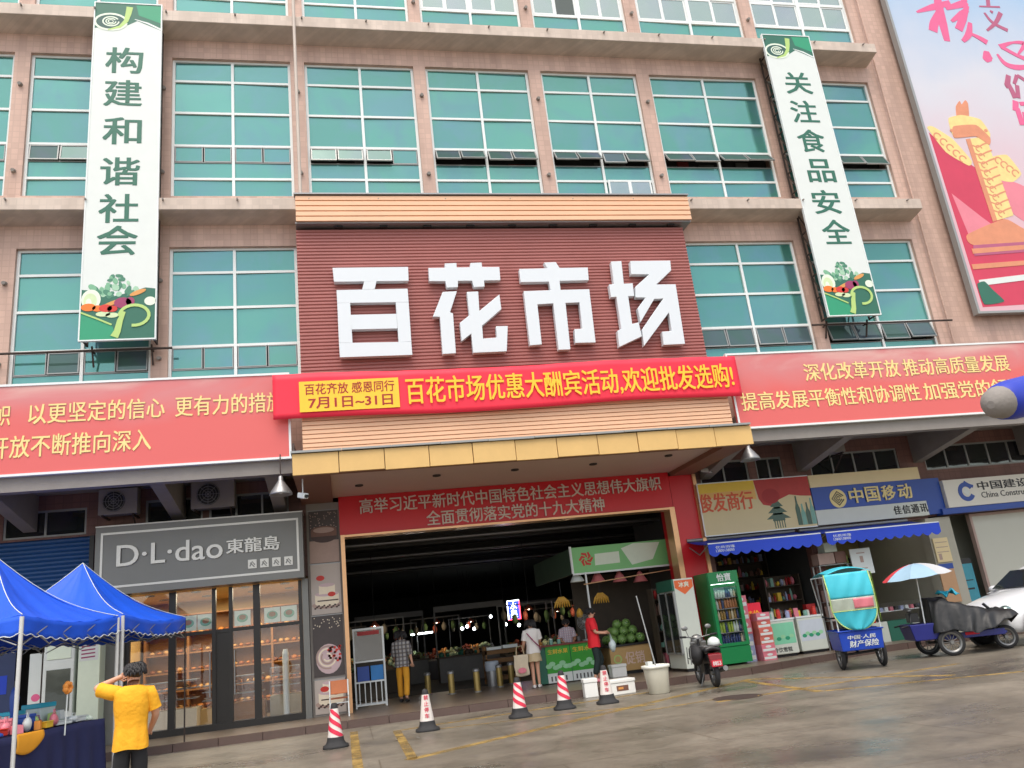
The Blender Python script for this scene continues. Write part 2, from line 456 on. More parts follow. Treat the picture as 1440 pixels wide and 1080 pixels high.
# ---------------------------------------------------------------- ground
def road_mat():
    m = mat('wet_concrete_road', lin(118, 108, 94), 0.5, 0)
    N, L = m.node_tree.nodes, m.node_tree.links
    p = N['Principled BSDF']
    tc = N.new('ShaderNodeTexCoord')
    a = N.new('ShaderNodeTexNoise'); a.inputs['Scale'].default_value = 0.35; a.inputs['Detail'].default_value = 8; a.inputs['Roughness'].default_value = 0.6
    b = N.new('ShaderNodeTexNoise'); b.inputs['Scale'].default_value = 9; b.inputs['Detail'].default_value = 14; b.inputs['Roughness'].default_value = .8
    mp = N.new('ShaderNodeMapping'); mp.inputs['Scale'].default_value = (0.8, 1.3, 1)
    L.new(tc.outputs['Object'], mp.inputs[0])
    L.new(mp.outputs[0], a.inputs['Vector']); L.new(tc.outputs['Object'], b.inputs['Vector'])
    r = N.new('ShaderNodeValToRGB')
    e = r.color_ramp.elements
    e[0].position = 0.32; e[0].color = (0.125, 0.105, 0.082, 1)
    e[1].position = 0.68; e[1].color = (0.24, 0.21, 0.165, 1)
    x = e.new(0.48); x.color = (0.18, 0.155, 0.12, 1)
    L.new(a.outputs['Fac'], r.inputs['Fac'])
    mx = N.new('ShaderNodeMix'); mx.data_type = 'RGBA'; mx.blend_type = 'OVERLAY'; mx.inputs['Factor'].default_value = 0.7
    L.new(r.outputs['Color'], mx.inputs['A']); L.new(b.outputs['Fac'], mx.inputs['B'])
    hs = N.new('ShaderNodeHueSaturation'); hs.inputs['Saturation'].default_value = 0.95
    L.new(mx.outputs['Result'], hs.inputs['Color'])
    # slab joints and cracks
    bk = N.new('ShaderNodeTexBrick'); bk.offset = 0.5; bk.inputs['Scale'].default_value = 1; bk.inputs['Brick Width'].default_value = 4.2; bk.inputs['Row Height'].default_value = 2.9; bk.inputs['Mortar Size'].default_value = 0.012
    bk.inputs['Color1'].default_value = (1, 1, 1, 1); bk.inputs['Color2'].default_value = (.9, .9, .88, 1); bk.inputs['Mortar'].default_value = (.6, .57, .52, 1)
    L.new(tc.outputs['Object'], bk.inputs['Vector'])
    vo = N.new('ShaderNodeTexVoronoi'); vo.feature = 'DISTANCE_TO_EDGE'; vo.inputs['Scale'].default_value = .33
    dn = N.new('ShaderNodeTexNoise'); dn.inputs['Scale'].default_value = 1.6; dn.inputs['Detail'].default_value = 8
    L.new(tc.outputs['Object'], dn.inputs['Vector'])
    va = N.new('ShaderNodeVectorMath'); va.operation = 'ADD'; L.new(tc.outputs['Object'], va.inputs[0]); L.new(dn.outputs['Color'], va.inputs[1]); L.new(va.outputs[0], vo.inputs['Vector'])
    cr = N.new('ShaderNodeMapRange'); cr.inputs[1].default_value = 0.0; cr.inputs[2].default_value = 0.008; cr.inputs[3].default_value = .8; cr.inputs[4].default_value = 1
    L.new(vo.outputs['Distance'], cr.inputs[0])
    st = N.new('ShaderNodeTexNoise'); st.inputs['Scale'].default_value = 1.9; st.inputs['Detail'].default_value = 10; st.inputs['Roughness'].default_value = .72; L.new(tc.outputs['Object'], st.inputs['Vector'])
    sr = N.new('ShaderNodeMapRange'); sr.inputs[1].default_value = .36; sr.inputs[2].default_value = .56; sr.inputs[3].default_value = .8; sr.inputs[4].default_value = 1.08
    L.new(st.outputs['Fac'], sr.inputs[0])
    m1 = N.new('ShaderNodeMix'); m1.data_type = 'RGBA'; m1.blend_type = 'MULTIPLY'; m1.inputs['Factor'].default_value = 1
    L.new(hs.outputs[0], m1.inputs['A']); L.new(bk.outputs['Color'], m1.inputs['B'])
    ml = N.new('ShaderNodeMath'); ml.operation = 'MULTIPLY'; L.new(cr.outputs[0], ml.inputs[0]); L.new(sr.outputs[0], ml.inputs[1])
    m2 = N.new('ShaderNodeMix'); m2.data_type = 'RGBA'; m2.blend_type = 'MULTIPLY'; m2.inputs['Factor'].default_value = 1
    L.new(m1.outputs['Result'], m2.inputs['A']); L.new(ml.outputs[0], m2.inputs['B'])
    L.new(m2.outputs['Result'], p.inputs['Base Color'])
    rr = N.new('ShaderNodeMapRange'); rr.inputs[1].default_value = 0.36; rr.inputs[2].default_value = 0.6; rr.inputs[3].default_value = 0.2; rr.inputs[4].default_value = 0.5
    L.new(a.outputs['Fac'], rr.inputs[0]); L.new(rr.outputs[0], p.inputs['Roughness'])
    bp = N.new('ShaderNodeBump'); bp.inputs['Strength'].default_value = 0.15; bp.inputs['Distance'].default_value = 0.01
    L.new(b.outputs['Fac'], bp.inputs['Height']); L.new(bp.outputs[0], p.inputs['Normal'])
    return m

M['road'] = road_mat()
MB().box(-60, 90, -90, 60, -0.5, 0).build('road', M['road'], kind='structure')
M['pave'] = mat('wet_paving', lin(122, 108, 94), 0.38, 0.3, 1.1, bump=0.1)
KERB = [(-14, 0.15), (2.0, 0.1), (9.0, 0.0), (13.2, 0.05), (15.2, 0.8), (17.5, 1.3), (40, 1.5), (40, 40), (-14, 40)]
sw = MB().frame(U=(1, 0, 0), V=(0, 1, 0), W=(0, 0, 1))
sw.prism(KERB, -0.2, 0.15)
sw.build('sidewalk', M['pave'], kind='structure', bevel=0.015)
kb = MB()
for (xa, ya), (xb, yb) in zip(KERB[:6], KERB[1:7]):
    n = max(1, round((xb - xa) / 0.9))
    for i in range(n):
        a0, a1 = i / n, (i + 1) / n - 0.012 / (xb - xa)
        p, q = (xa + (xb - xa) * a0, ya + (yb - ya) * a0), (xa + (xb - xa) * a1, ya + (yb - ya) * a1)
        j = random.uniform(-.006, .006)
        kb.hexa([(p[0], p[1] - .16 + j, -.1), (q[0], q[1] - .16 + j, -.1), (q[0], q[1] + .02, -.1), (p[0], p[1] + .02, -.1)], [(p[0], p[1] - .13 + j, .158), (q[0], q[1] - .13 + j, .158), (q[0], q[1] + .02, .158), (p[0], p[1] + .02, .158)])
kb.build('kerb', mat('brown_kerb_stone', lin(84, 66, 58), .6, .3, 2.5, bump=.2), kind='structure')
# yellow paint, worn
def paint_mat():
    m = mat('worn_yellow_paint', lin(176, 146, 84), 0.55, 0.2, 3)
    N, L = m.node_tree.nodes, m.node_tree.links
    tr = N.new('ShaderNodeBsdfTransparent'); mx = N.new('ShaderNodeMixShader')
    no = N.new('ShaderNodeTexNoise'); no.inputs['Scale'].default_value = 2.2; no.inputs['Detail'].default_value = 9; no.inputs['Roughness'].default_value = 0.75
    tc = N.new('ShaderNodeTexCoord'); L.new(tc.outputs['Object'], no.inputs['Vector'])
    mr = N.new('ShaderNodeMapRange'); mr.inputs[1].default_value = 0.44; mr.inputs[2].default_value = 0.58
    mr.inputs[3].default_value = 0.3; mr.inputs[4].default_value = 0.9
    L.new(no.outputs['Fac'], mr.inputs[0]); L.new(mr.outputs[0], mx.inputs[0])
    L.new(tr.outputs[0], mx.inputs[1]); L.new(N['Principled BSDF'].outputs[0], mx.inputs[2])
    L.new(mx.outputs[0], N['Material Output'].inputs['Surface'])
    return m
M['paint'] = paint_mat()
marks = MB().frame(U=(1, 0, 0), V=(0, 1, 0), W=(0, 0, 1))
for a, b, wd in [((3.86, -0.9), (3.9, -8.5), 0.15), ((4.68, -1.85), (4.67, -6.3), 0.15), ((4.6, -6.3), (12.6, -1.2), 0.2),
                 ((4.75, -1.9), (10.6, -1.0), 0.16), ((8.9, -4.4), (10.4, -4.15), 0.1), ((12.3, -1.5), (11.9, -5.2), 0.16), ((12.6, -1.3), (14.3, -5.6), 0.16), ((10.2, -4.6), (15.8, -3.9), 0.14), ((5.4, -2.6), (9.4, -3.6), 0.08), ((12.0, -5.2), (15.5, -6.6), 0.12)]:
    marks.stroke([a, b], wd, 0.0, 0.004)
marks.build('road_marking', M['paint'], kind='structure')
mh = thing('manhole_cover', 'dark iron manhole cover set in the wet road before the motorbike', 'manhole cover', (10.75, -4.3, 0))
MB().lathe([(0.001, 0.006), (0.36, 0.006), (0.38, 0.003), (0.42, 0.005), (0.46, 0.002)], n=28).build('cover_plate', M['iron'], mh, world=False)
# far side of the square, behind the camera: a low terrace that the glass can mirror
# ---------------------------------------------------------------- the market building
bd = thing('market_building', 'long market hall with pink tiled facade, beige ledges and rows of teal windows', 'building', (4, 0, 0))
WX = {0: (-6.8, -3.77), 1: (-3.4, -0.37), 2: (0.0, 3.03), 3: (3.4, 6.39), 4: (6.73, 9.73), 5: (10.1, 13.07), 6: (13.47, 17.0), 7: (17.4, 20.94)}
ROWZ = {1: (18.62, 22.6), 2: (12.92, 17.09), 3: (7.35, 11.50)}
XL, XR, ZB, ZT = -14.0, 34.0, 5.9, 24.0
wl = MB(); wl.keep = True
xs = sorted({XL, XR, *[v for p in WX.values() for v in p]}); zs = sorted({ZB, ZT, *[v for p in ROWZ.values() for v in p]})
opening = lambda x, z: any(a < x < b for a, b in WX.values()) and any(a < z < b for a, b in ROWZ.values())
for i in range(len(xs) - 1):
    for j in range(len(zs) - 1):
        if not opening((xs[i] + xs[i + 1]) / 2, (zs[j] + zs[j + 1]) / 2):
            wl.add([(xs[i], 0, zs[j]), (xs[i + 1], 0, zs[j]), (xs[i + 1], 0, zs[j + 1]), (xs[i], 0, zs[j + 1])], [(0, 1, 2, 3)])
for x0, x1 in WX.values():
    for z0, z1 in ROWZ.values():
        c = [(x0, z0), (x1, z0), (x1, z1), (x0, z1)]
        for k in range(4):
            a, b = c[k], c[(k + 1) % 4]
            wl.add([(a[0], 0, a[1]), (b[0], 0, b[1]), (b[0], 0.5, b[1]), (a[0], 0.5, a[1])], [(0, 1, 2, 3)])
wl.add([(XL, 0, 0), (XL, 45, 0), (XL, 45, ZT), (XL, 0, ZT), (XR, 0, 0), (XR, 45, 0), (XR, 45, ZT), (XR, 0, ZT)],
       [(0, 1, 2, 3), (4, 5, 6, 7), (3, 2, 6, 7), (1, 2, 6, 5)])
wl.build('facade_wall', M['pink'], bd)
for z0, z1, xe in ((17.74, 18.08, 21.05), (12.18, 12.52, 21.08)):
    l = MB().frame(o=(0, 0, 0), U=(0, -1, 0), V=(0, 0, 1), W=(1, 0, 0))
    l.prism([(-0.05, z0 - 0.1), (0.52, z0), (0.6, z0 + 0.02), (0.6, z1), (0, z1 + 0.03), (-0.05, z1 + 0.03)], XL, xe)
    l.build('ledge', M['ledge'], bd, bevel=0.012)
    for k in range(16):
        x = -5.2 + k * 1.72
        if x < xe: MB().tube([(x, -0.58, z1 - 0.06), (x + 0.01, -0.68, z1 - 0.07)], 0.025, 6).build('drain_nipple', M['concrete'], bd)
for z, ks in ((16.1, (0, 1, 2, 3, 4, 5)), (13.6, (0, 1, 2, 3, 4, 5)), (19.3, (2, 3, 4, 5, 6)), (10.6, (0, 1)), (8.6, (0, 1))):
    for k in ks:
        x = (WX[k][1] + WX[k + 1][0]) / 2
        MB().tube([(x, -0.0, z), (x, -0.1, z - 0.02)], [0.06, 0.045], 8).build('drain_spout', M['concrete'], bd)

def window(k, row, sash=(0, 0, 0, 0), slider=None, lines=True):
    """aluminium window filling bay k of a row; sash = opening angle of its four awning lights"""
    x0, x1 = WX[k]; z0, z1 = ROWZ[row]
    yf, fw = 0.1, 0.032
    fr = MB(); pn = MB()
    fr.box(x0, x0 + 0.07, yf, yf + 0.08, z0, z1); fr.box(x1 - 0.07, x1, yf, yf + 0.08, z0, z1)
    fr.box(x0 + 0.07, x1 - 0.07, yf, yf + 0.08, z1 - 0.06, z1); fr.box(x0 + 0.07, x1 - 0.07, yf, yf + 0.08, z0, z0 + 0.06)
    xm = (x0 + x1) / 2
    fr.box(xm - 0.035, xm + 0.035, yf - 0.004, yf + 0.08, z0 + 0.06, z1 - 0.06)
    H = z1 - z0
    if row == 1:
        bars = [0.14, 0.38, 0.62, 0.84]
    else:
        bars = [0.135, 0.365, 0.63, 0.842] if row == 2 else [0.12, 0.27, 0.62, 0.83]
        bars = [(13.48 - 12.92) / 4.17, (14.46 - 12.92) / 4.17, (15.45 - 12.92) / 4.17, (16.43 - 12.92) / 4.17] if row == 2 else [(7.75 - 7.35) / 4.15, (8.91 - 7.35) / 4.15, (9.90 - 7.35) / 4.15, (10.84 - 7.35) / 4.15]
    zz = [z0] + [z0 + b * H for b in bars] + [z1]
    halves = [(x0 + 0.07, xm - 0.035), (xm + 0.035, x1 - 0.07)]
    for z in zz[1:-1]:
        for a, b in halves: fr.box(a, b, yf + 0.003, yf + 0.07, z - fw, z + fw)
    sashes = []
    room = False
    for i in range(5):
        for h, (a, b) in enumerate(halves):
            za, zb = zz[i] + fw, zz[i + 1] - fw
            if slider and i in slider:
                continue
            if row > 1 and i == 1:
                zs_ = za + (zb - za) * 0.5
                zsplit = zs_
                pn.obox(((a + b) / 2, yf + 0.05, (za + zs_) / 2), (b - a, 0.012, zs_ - za), Matrix.Rotation(random.uniform(-.008, .008), 3, 'Z') @ Matrix.Rotation(random.uniform(-.008, .008), 3, 'X'))
                fr.box(a, b, yf + 0.02, yf + 0.06, zs_ - 0.012, zs_ + 0.012, 1)
                c = (a + b) / 2
                for q, (sa, sb) in enumerate(((a, c), (c, b))):
                    ang = sash[h * 2 + q]
                    sashes.append((sa + 0.015, sb - 0.015, zs_ + 0.015, zb, ang))
                    if ang: room = True
                continue
            pn.obox(((a + b) / 2, yf + 0.05, (za + zb) / 2), (b - a, 0.012, zb - za), Matrix.Rotation(random.uniform(-.022, .022), 3, 'Z') @ Matrix.Rotation(random.uniform(-.02, .02), 3, 'X'))
    wo = fr.build('window', [M['alu'], M['greyalu']], bd)
    pn.build('pane', M['teal'], wo)
    for sa, sb, za, zb, ang in sashes:
        s = MB()
        Mx = Matrix.Rotation(-rad(ang), 3, 'X')
        h = zb - za; wd = sb - sa
        o = Vector((0, yf + 0.03, zb))
        T = lambda x, y, z: (x, *(o + Mx @ Vector((0, y, z - zb)))[1:])
        def sb_box(xa, xb, ya, yb, zc, zd, mi):
            s.hexa([T(xa, ya, zc), T(xb, ya, zc), T(xb, yb, zc), T(xa, yb, zc)], [T(xa, ya, zd), T(xb, ya, zd), T(xb, yb, zd), T(xa, yb, zd)], mi)
        t = 0.022 if not ang else 0.03
        sb_box(sa, sa + t, -0.02, 0.02, za, zb, 0); sb_box(sb - t, sb, -0.02, 0.02, za, zb, 0)
        sb_box(sa + t, sb - t, -0.02, 0.02, za, za + t, 0); sb_box(sa + t, sb - t, -0.02, 0.02, zb - t, zb, 0)
        sb_box(sa + t, sb - t, -0.005, 0.005, za + t, zb - t, 1)
        s.build('sash', [M['greyalu'], M['teal'] if ang < 3 else M['tealopen']], wo)
    if room:
        r = MB(); r.box(x0 + 0.02, x1 - 0.02, 0.46, 0.48, zz[1], zz[2])  # dark sheet standing in for the shade of the room
        for q in range(3):
            xa = x0 + random.uniform(0.2, x1 - x0 - 0.8)
            r.box(xa, xa + random.uniform(0.2, 0.5), 0.40, 0.44, zz[1] + 0.3, zz[1] + random.uniform(0.6, 0.9), random.choice((1, 2, 2)))
        r.build('dark_backing', [M['dark'], mat('curtain_red', lin(120, 40, 36), 0.8), mat('curtain_grey', lin(90, 90, 84), 0.8)], wo)
    if slider:
        for i in slider:
            for h, (a, b) in enumerate(halves):
                s = MB()
                za, zb = zz[i] + fw, (zz[i + 1] - fw)
                c = (a + b) / 2
                dark = (k == 5 and h == 0)
                for q, (sa, sb) in enumerate(((a, c - 0.003), (c + 0.003, b))):
                    yy = yf + 0.0 + 0.03 * q
                    t = 0.055
                    s.box(sa, sa + t, yy, yy + 0.03, za, zb); s.box(sb - t, sb, yy, yy + 0.03, za, zb)
                    s.box(sa + t, sb - t, yy, yy + 0.03, za, za + t); s.box(sa + t, sb - t, yy, yy + 0.03, zb - t, zb)
                    s.box(sa + t, sb - t, yy + 0.012, yy + 0.018, za + t, zb - t, 2 if dark and q else 1)
                s.build('sliding_light', [M['alu'], M['greyglass'], M['darkglass']], wo)
    return wo

window(0, 2); window(1, 2, (6, 8, 0, 0)); window(2, 2)
window(3, 2, (16, 18, 17, 0)); window(4, 2, (29, 33, 27, 31)); window(5, 2, (32, 36, 20, 28)); window(6, 2, (33, 30, 36, 38)); window(7, 2, (0, 0, 29, 27))
window(0, 3); window(1, 3, (0, 3, 0, 4)); window(2, 3); window(6, 3, (7, 5, 8, 6)); window(7, 3, (16, 14, 12, 18))
for k in range(4): window(k, 1)
for k in range(4, 8): window(k, 1, slider=(1, 2))
s = MB()   # small white slider let into the lower light of one window
for a, b in ((11.66, 12.3), (12.3, 12.95)):
    s.box(a, a + .05, .06, .1, 12.98, 13.5); s.box(b - .05, b, .06, .1, 12.98, 13.5); s.box(a + .05, b - .05, .06, .1, 12.98, 13.04); s.box(a + .05, b - .05, .06, .1, 13.44, 13.5); s.box(a + .05, b - .05, .07, .08, 13.04, 13.44, 1)
s.build('sliding_light', [M['alu'], M['greyglass']], bd)
dp = MB(); dp.tube([(3.2, -0.68, 12.6), (3.2, -0.68, 24)], 0.042, 10)
dp.build('drainpipe', mat('dull_pipe', lin(196, 184, 172), .5, .15, 2), bd)
dp = MB().tube([(21.3, -0.1, 8.0), (21.32, -0.1, 24)], 0.03, 8).build('drainpipe', M['pink'], bd)

# ground floor: recessed wall, canopy slabs, cantilever beams
YW = 2.45
def lower_run(x0, x1, zbot, ztop, holes, extra=None):
    """wall pieces at YW between x0 and x1 leaving the given (x0, x1, z0, z1) holes of one common band"""
    lw = MB()
    if extra: lw.box(*extra)
    za, zb = holes[0][2], holes[0][3]
    lw.box(x0, x1, YW, YW + 0.25, zbot, za); lw.box(x0, x1, YW, YW + 0.25, zb, ztop)
    c = x0
    for h in holes:
        if h[0] > c + 0.01: lw.box(c, h[0], YW, YW + 0.25, za, zb)
        c = h[1]
    if x1 > c + 0.01: lw.box(c, x1, YW, YW + 0.25, za, zb)
    lw.build('ground_floor_wall', M['lower'], bd)
MEZL = [(-6.5, -4.3, 5.0, 5.66), (-4.15, -2.3, 5.0, 5.66)]
MEZC = [(-0.95, 0.4, 5.12, 5.72), (0.55, 2.5, 5.12, 5.72)]
MEZR = [(13.95, 15.5, 4.9, 5.66), (15.75, 16.6, 4.9, 5.66), (17.5, 20.5, 4.9, 5.66)]
MEZE = [(21.4, 25.3, 4.9, 5.66)]
lower_run(XL, -2.1, 4.95, 7.0, MEZL, (XL, -5.6, YW, YW + 0.25, 0.15, 4.95))
lower_run(-2.1, 2.95, 3.5, 7.0, MEZC)
lower_run(13.75, 21.0, 3.45, 7.0, MEZR)
lower_run(21.0, XR, 3.5, 7.0, MEZE)
for hs in (MEZL, MEZC, MEZR, MEZE):
    for x0, x1, z0, z1 in hs:
        f = MB(); n = max(2, round((x1 - x0) / 0.75))
        f.box(x0, x1, YW + .03, YW + .1, z0, z0 + .05); f.box(x0, x1, YW + .03, YW + .1, z1 - .05, z1)
        for i in range(n + 1):
            xx = x0 + (x1 - x0 - .05) * i / n
            f.box(xx, xx + .05, YW + .028, YW + .1, z0 + .05, z1 - .05)
        wo = f.build('mezzanine_window', M['greyalu'], bd)
        g = MB()
        for i in range(n):
            xx = x0 + (x1 - x0 - .05) * i / n + .05
            g.box(xx, xx + (x1 - x0 - .05) / n - .05, YW + .06, YW + .07, z0 + .05, z1 - .05)
        g.build('pane', M['darkglass'], wo)
for x0, x1 in ((XL, 2.85), (13.75, XR)):
    s = MB(); s.box(x0, x1, -0.62, YW, 6.02, 6.2); s.build('canopy_slab', M['concrete'], bd)
    s = MB(); s.box(x0, x1, -0.7, -0.45, 5.5, 6.02); s.build('edge_beam', M['concrete'], bd)
for x in (-8.6, -3.55, -0.15, 2.3, 14.1, 17.2, 21.15, 25.0):
    s = MB().frame(o=(0, 0, 0), U=(0, 1, 0), V=(0, 0, 1), W=(1, 0, 0))
    s.prism([(-0.45, 5.62), (YW, 5.15), (YW, 6.02), (-0.45, 6.02)], x - 0.15, x + 0.15)
    s.build('cantilever_beam', M['concrete'], bd)

# ---------------------------------------------------------------- entrance sign with the four big characters
CX0, CX1 = 3.05, 13.42
es = thing('entrance_sign', 'maroon ribbed signboard with four big white characters above the market entrance', 'sign', (8.2, -0.5, 5.9))
rb = MB().frame(o=(0, -0.38, 0), U=(0, -1, 0), V=(0, 0, 1), W=(1, 0, 0))
n = 58; z0, z1 = 6.55, 11.74
pts = [(-0.3, z0)]
for i in range(n):
    za = z0 + (z1 - z0) * i / n; zb = z0 + (z1 - z0) * (i + 1) / n; d = zb - za
    pts += [(0.0, za + d * .02), (0.026, za + d * .3), (0.026, za + d * .8), (0.0, za + d * .98)]
pts += [(-0.3, z1)]
rb.prism(pts, CX0, CX1)
rb.build('ribbed_panel', M['maroon'], es)
def slats(name, x0, x1, y, z0, z1, n, th):
    s = MB().frame(o=(0, y, 0), U=(0, -1, 0), V=(0, 0, 1), W=(1, 0, 0))
    pts = [(-th, z0)]
    for i in range(n):
        za = z0 + (z1 - z0) * i / n; d = (z1 - z0) / n
        pts += [(0.0, za), (0.0, za + d * .78), (-0.05, za + d * .84), (-0.05, za + d * .97)]
    pts += [(-th, z1)]
    s.prism(pts, x0, x1)
    return s.build(name, M['cream'], es)
slats('slat_cap', CX0 + 0.02, CX1 + .18, -0.68, 11.83, 12.56, 5, 0.62)
slats('slat_skirt', CX0, CX1 + .12, -0.86, 5.72, 6.95, 12, 0.55)
s = MB(); s.box(CX0 - .02, CX1 + .2, -0.72, -0.05, 12.563, 12.60); s.box(CX0, CX1 + .18, -0.62, -0.06, 11.79, 11.827); s.build('metal_coping', M['steel'], es)
s = MB()
for k in range(9): s.box(4.0 + k * 1.12, 4.2 + k * 1.12, -0.5, -0.42, 11.745, 11.785)
s.build('bracket', M['black'], es)
G = {
 '百': [[(22,48),(328,44),(330,100),(28,104)], [(150,103),(200,102),(192,134),(142,135)], [(38,138),(326,132),(330,186),(41,190)],
       [(41,191),(93,189.5),(103,351),(48,351.5)], [(278,187.5),(330,187),(341,346),(290,348)], [(96,238),(281,234),(285,293),(99,297)], [(48,352.5),(341,347),(345,400),(52,410)]],
 '花': [[(476,30),(524,28),(525,46),(580,45),(580,28),(626,26),(628,44),(698,44),(702,98),(636,99),(638,124),(594,126),(587,100),(530,101),(530,126),(484,128),(479,102),(414,102),(410,48),(478,47)],
       [(468,145),(526,142),(498,228),(510,232),(522,394),(468,397),(457,246),(428,246)],
       [(566,145),(612,143),(617,222),(698,155),(706,215),(628,282),(632,334),(688,330),(684,284),(732,283),(728,386),(592,392),(584,314),(545,345),(538,270),(576,240)]],
 '市': [[(878,26),(926,24),(942,48),(1056,46),(1060,98),(942,101),(946,137),(1062,134),(1088,350),(1006,352),(1002,296),(1034,294),(1022,188),(966,190),(986,378),(938,380),(916,192),(852,196),(870,358),(822,362),(796,142),(906,138),(898,104),(784,106),(778,52),(892,49)]],
 '场': [[(1150,22),(1192,20),(1202,112),(1238,110),(1244,162),(1220,163),(1236,275),(1262,268),(1275,325),(1184,368),(1176,302),(1192,296),(1172,165),(1150,167),(1142,115),(1162,114)],
       [(1228,20),(1390,18),(1394,58),(1334,115),(1412,114),(1450,356),(1364,360),(1357,306),(1396,303),(1385,228),(1284,364),(1276,298),(1362,172),(1325,174),(1270,268),(1258,212),(1290,168),(1250,168),(1248,125),(1305,74),(1232,74)]],
}
for ch, polys in G.items():
    s = MB().frame(o=(0, -0.46, 0))
    for p in polys:
        s.prism([at(460 + x / 2.88, 360 + y / 2.88, -0.62) for x, y in p], 0.0, 0.16)
    s.build('sign_letter', M['letter'], es, bevel=0 if ch == '百' else 0.008)

# ---------------------------------------------------------------- entrance canopy
cn = thing('entrance_canopy', 'projecting entrance canopy with dull gold fascia panels and brown soffit', 'canopy', (8.2, -1.5, 5.3))
gx0, gx1 = 2.84, 13.66
k = 11
for i in range(k):
    a, b = gx0 + (gx1 - gx0) * i / k, gx0 + (gx1 - gx0) * (i + 1) / k
    j = random.uniform(-.012, .012)
    MB().box(a + .008, b - .008, -1.5 + j, -1.42 + j, 5.28 + random.uniform(-.012, .012), 5.74).build('fascia_panel', M['gold'], cn, bevel=0.004)
for i in range(10):
    a, b = gx0 + (gx1 - gx0) * i / 10, gx0 + (gx1 - gx0) * (i + 1) / 10
    MB().box(a - .02, b - .03, -1.56, -0.9, 5.755 + random.uniform(-.006, .006), 5.80).build('coping_strip', M['greyalu'], cn)
s = MB(); s.box(gx0, 3.62, -1.42, 2.44, 5.3, 5.72); s.box(13.0, gx1, -1.42, 2.44, 5.3, 5.72); s.box(3.62, 13.0, -1.42, -1.2, 5.3, 5.72)
s.build('soffit_border', M['soffitdark'], cn)
MB().box(3.62, 13.0, -1.2, 2.44, 5.42, 5.7).build('soffit', M['soffit'], cn)
for px, py in ((505, 682), (614, 668), (724, 660), (834, 652), (940, 640)):
    d = CM.to_3x3() @ Vector(((px - 720) / F, (540 - py) / F, -1)); t = (5.42 - CAM.z) / d.z
    p = CAM + d * t
    if 3.7 < p.x < 12.9: MB().lathe([(0.1, 0.0), (0.1, -0.03), (0.07, -0.035), (0.06, 0.0)], (p.x, p.y, 5.42), 14).build('downlight', M['iron'], cn)

# ---------------------------------------------------------------- entrance portal
PX0, PX1, PT = 3.77, 12.9, 4.36
po = thing('entrance_portal', 'market entrance portal with red panels and rose gold edges', 'entrance', (8.3, 2.4, 0.15))
s = MB(); s.box(3.76, 12.92, 2.3, 2.6, PT + 0.06, 5.415); s.build('header_panel', M['portalred'], po)
s = MB(); s.box(PX0 - .0, PX0 + .1, 2.24, 2.7, 0.15, PT + .06); s.build('gold_jamb', M['goldtrim'], po)
s = MB(); s.box(PX1 - .12, PX1 + .03, 2.24, 2.7, 0.15, PT + .06); s.build('gold_jamb', M['goldtrim'], po)
s = MB(); s.box(PX0 + .1, PX1 - .12, 2.24, 2.7, PT, PT + .055); s.build('gold_lintel', M['goldtrim'], po)
s = MB(); s.box(PX1 + .03, 13.62, 2.3, 3.3, 0.15, 5.3); s.build('red_pillar', M['portalred'], po)
s = MB(); s.box(13.62, 13.72, 2.24, 3.3, 0.15, 5.3); s.build('gold_edge', M['goldtrim'], po)
s = MB(); s.box(2.93, PX0, 2.35, 3.3, 0.15, 5.3); s.build('pillar', M['concrete'], po)
t = MB().frame(o=(0, 2.3, 0))
M['letterdull'] = mat('silver_letter', lin(224, 208, 194), 0.4, 0.06)
def span(txt, xa, xb, y0, y1, Y, mb, d0, d1, mi=0, bold=0.012, ya=None):
    """lettering spread between two photo columns on plane Y; y0, y1 = (top, bottom) at the left and right end"""
    xl, zt = at(xa, y0[0], Y); _, zb = at(xa, y0[1], Y)
    xr, zt2 = at(xb, y1[0], Y); _, zb2 = at(xb, y1[1], Y)
    mb.text(txt, xl, xr, (zb + zb2) / 2, (zt + zt2) / 2, d0, d1, mi, bold)
span('高举习近平新时代中国特色社会主义思想伟大旗帜', 505, 927, (701, 721), (671, 691), 2.3, t, 0.0, 0.03)
span('全面贯彻落实党的十九大精神', 599, 848, (718, 738), (700, 720), 2.3, t, 0.0, 0.03)
t.build('lettering', M['letterdull'], po)

# ---------------------------------------------------------------- long promotion banner (cloth)
YB = -1.02
pb = thing('promotion_banner', 'long bright red cloth banner with yellow sale lettering across the entrance sign', 'banner', (8.2, YB, 6.65))
bx0, bz1 = 2.44, 7.70; bx1, bz0 = 13.86, 6.64
def bfn(u, v):
    x = bx0 + (bx1 - bx0) * u
    z = bz0 + (bz1 - bz0) * v + 0.025 * sin(u * 9 + 1) * (1 if v > .5 else 1.4)
    y = YB + 0.012 * sin(u * 23 + v * 2) + 0.01 * sin(u * 61) * v
    return (x, y, z)
MB().sheet(bfn, 90, 8, 0.006).build('banner_cloth', M['red'], pb)
t = MB().frame(o=(0, YB - 0.028, 0))
xa, za = at(420, 529, YB); xb, zb = at(563, 579, YB)
t.rect(xa, xb, 6.80, 7.52, 0, 0.004, 0)
t.build('yellow_patch', M['yellow'], pb)
t = MB().frame(o=(0, YB - 0.033, 0))
t.text('百花齐放 感恩同行', xa + .12, xb - .1, 7.2, 7.46, 0, 0.004, 0, 0.012)
t.text('7月1日~31日', xa + .2, xb - .16, 6.87, 7.13, 0, 0.004, 0, 0.025)
t.build('patch_lettering', M['deepred'], pb)
t = MB().frame(o=(0, YB - 0.03, 0))
xl, _ = at(571, 550, YB); xr, _ = at(1030, 530, YB)
t.text('百花市场优惠大酬宾活动,欢迎批发选购!', xl, xr, 6.84, 7.5, 0, 0.004, 0, 0.02)
t.build('lettering', M['yellow'], pb)

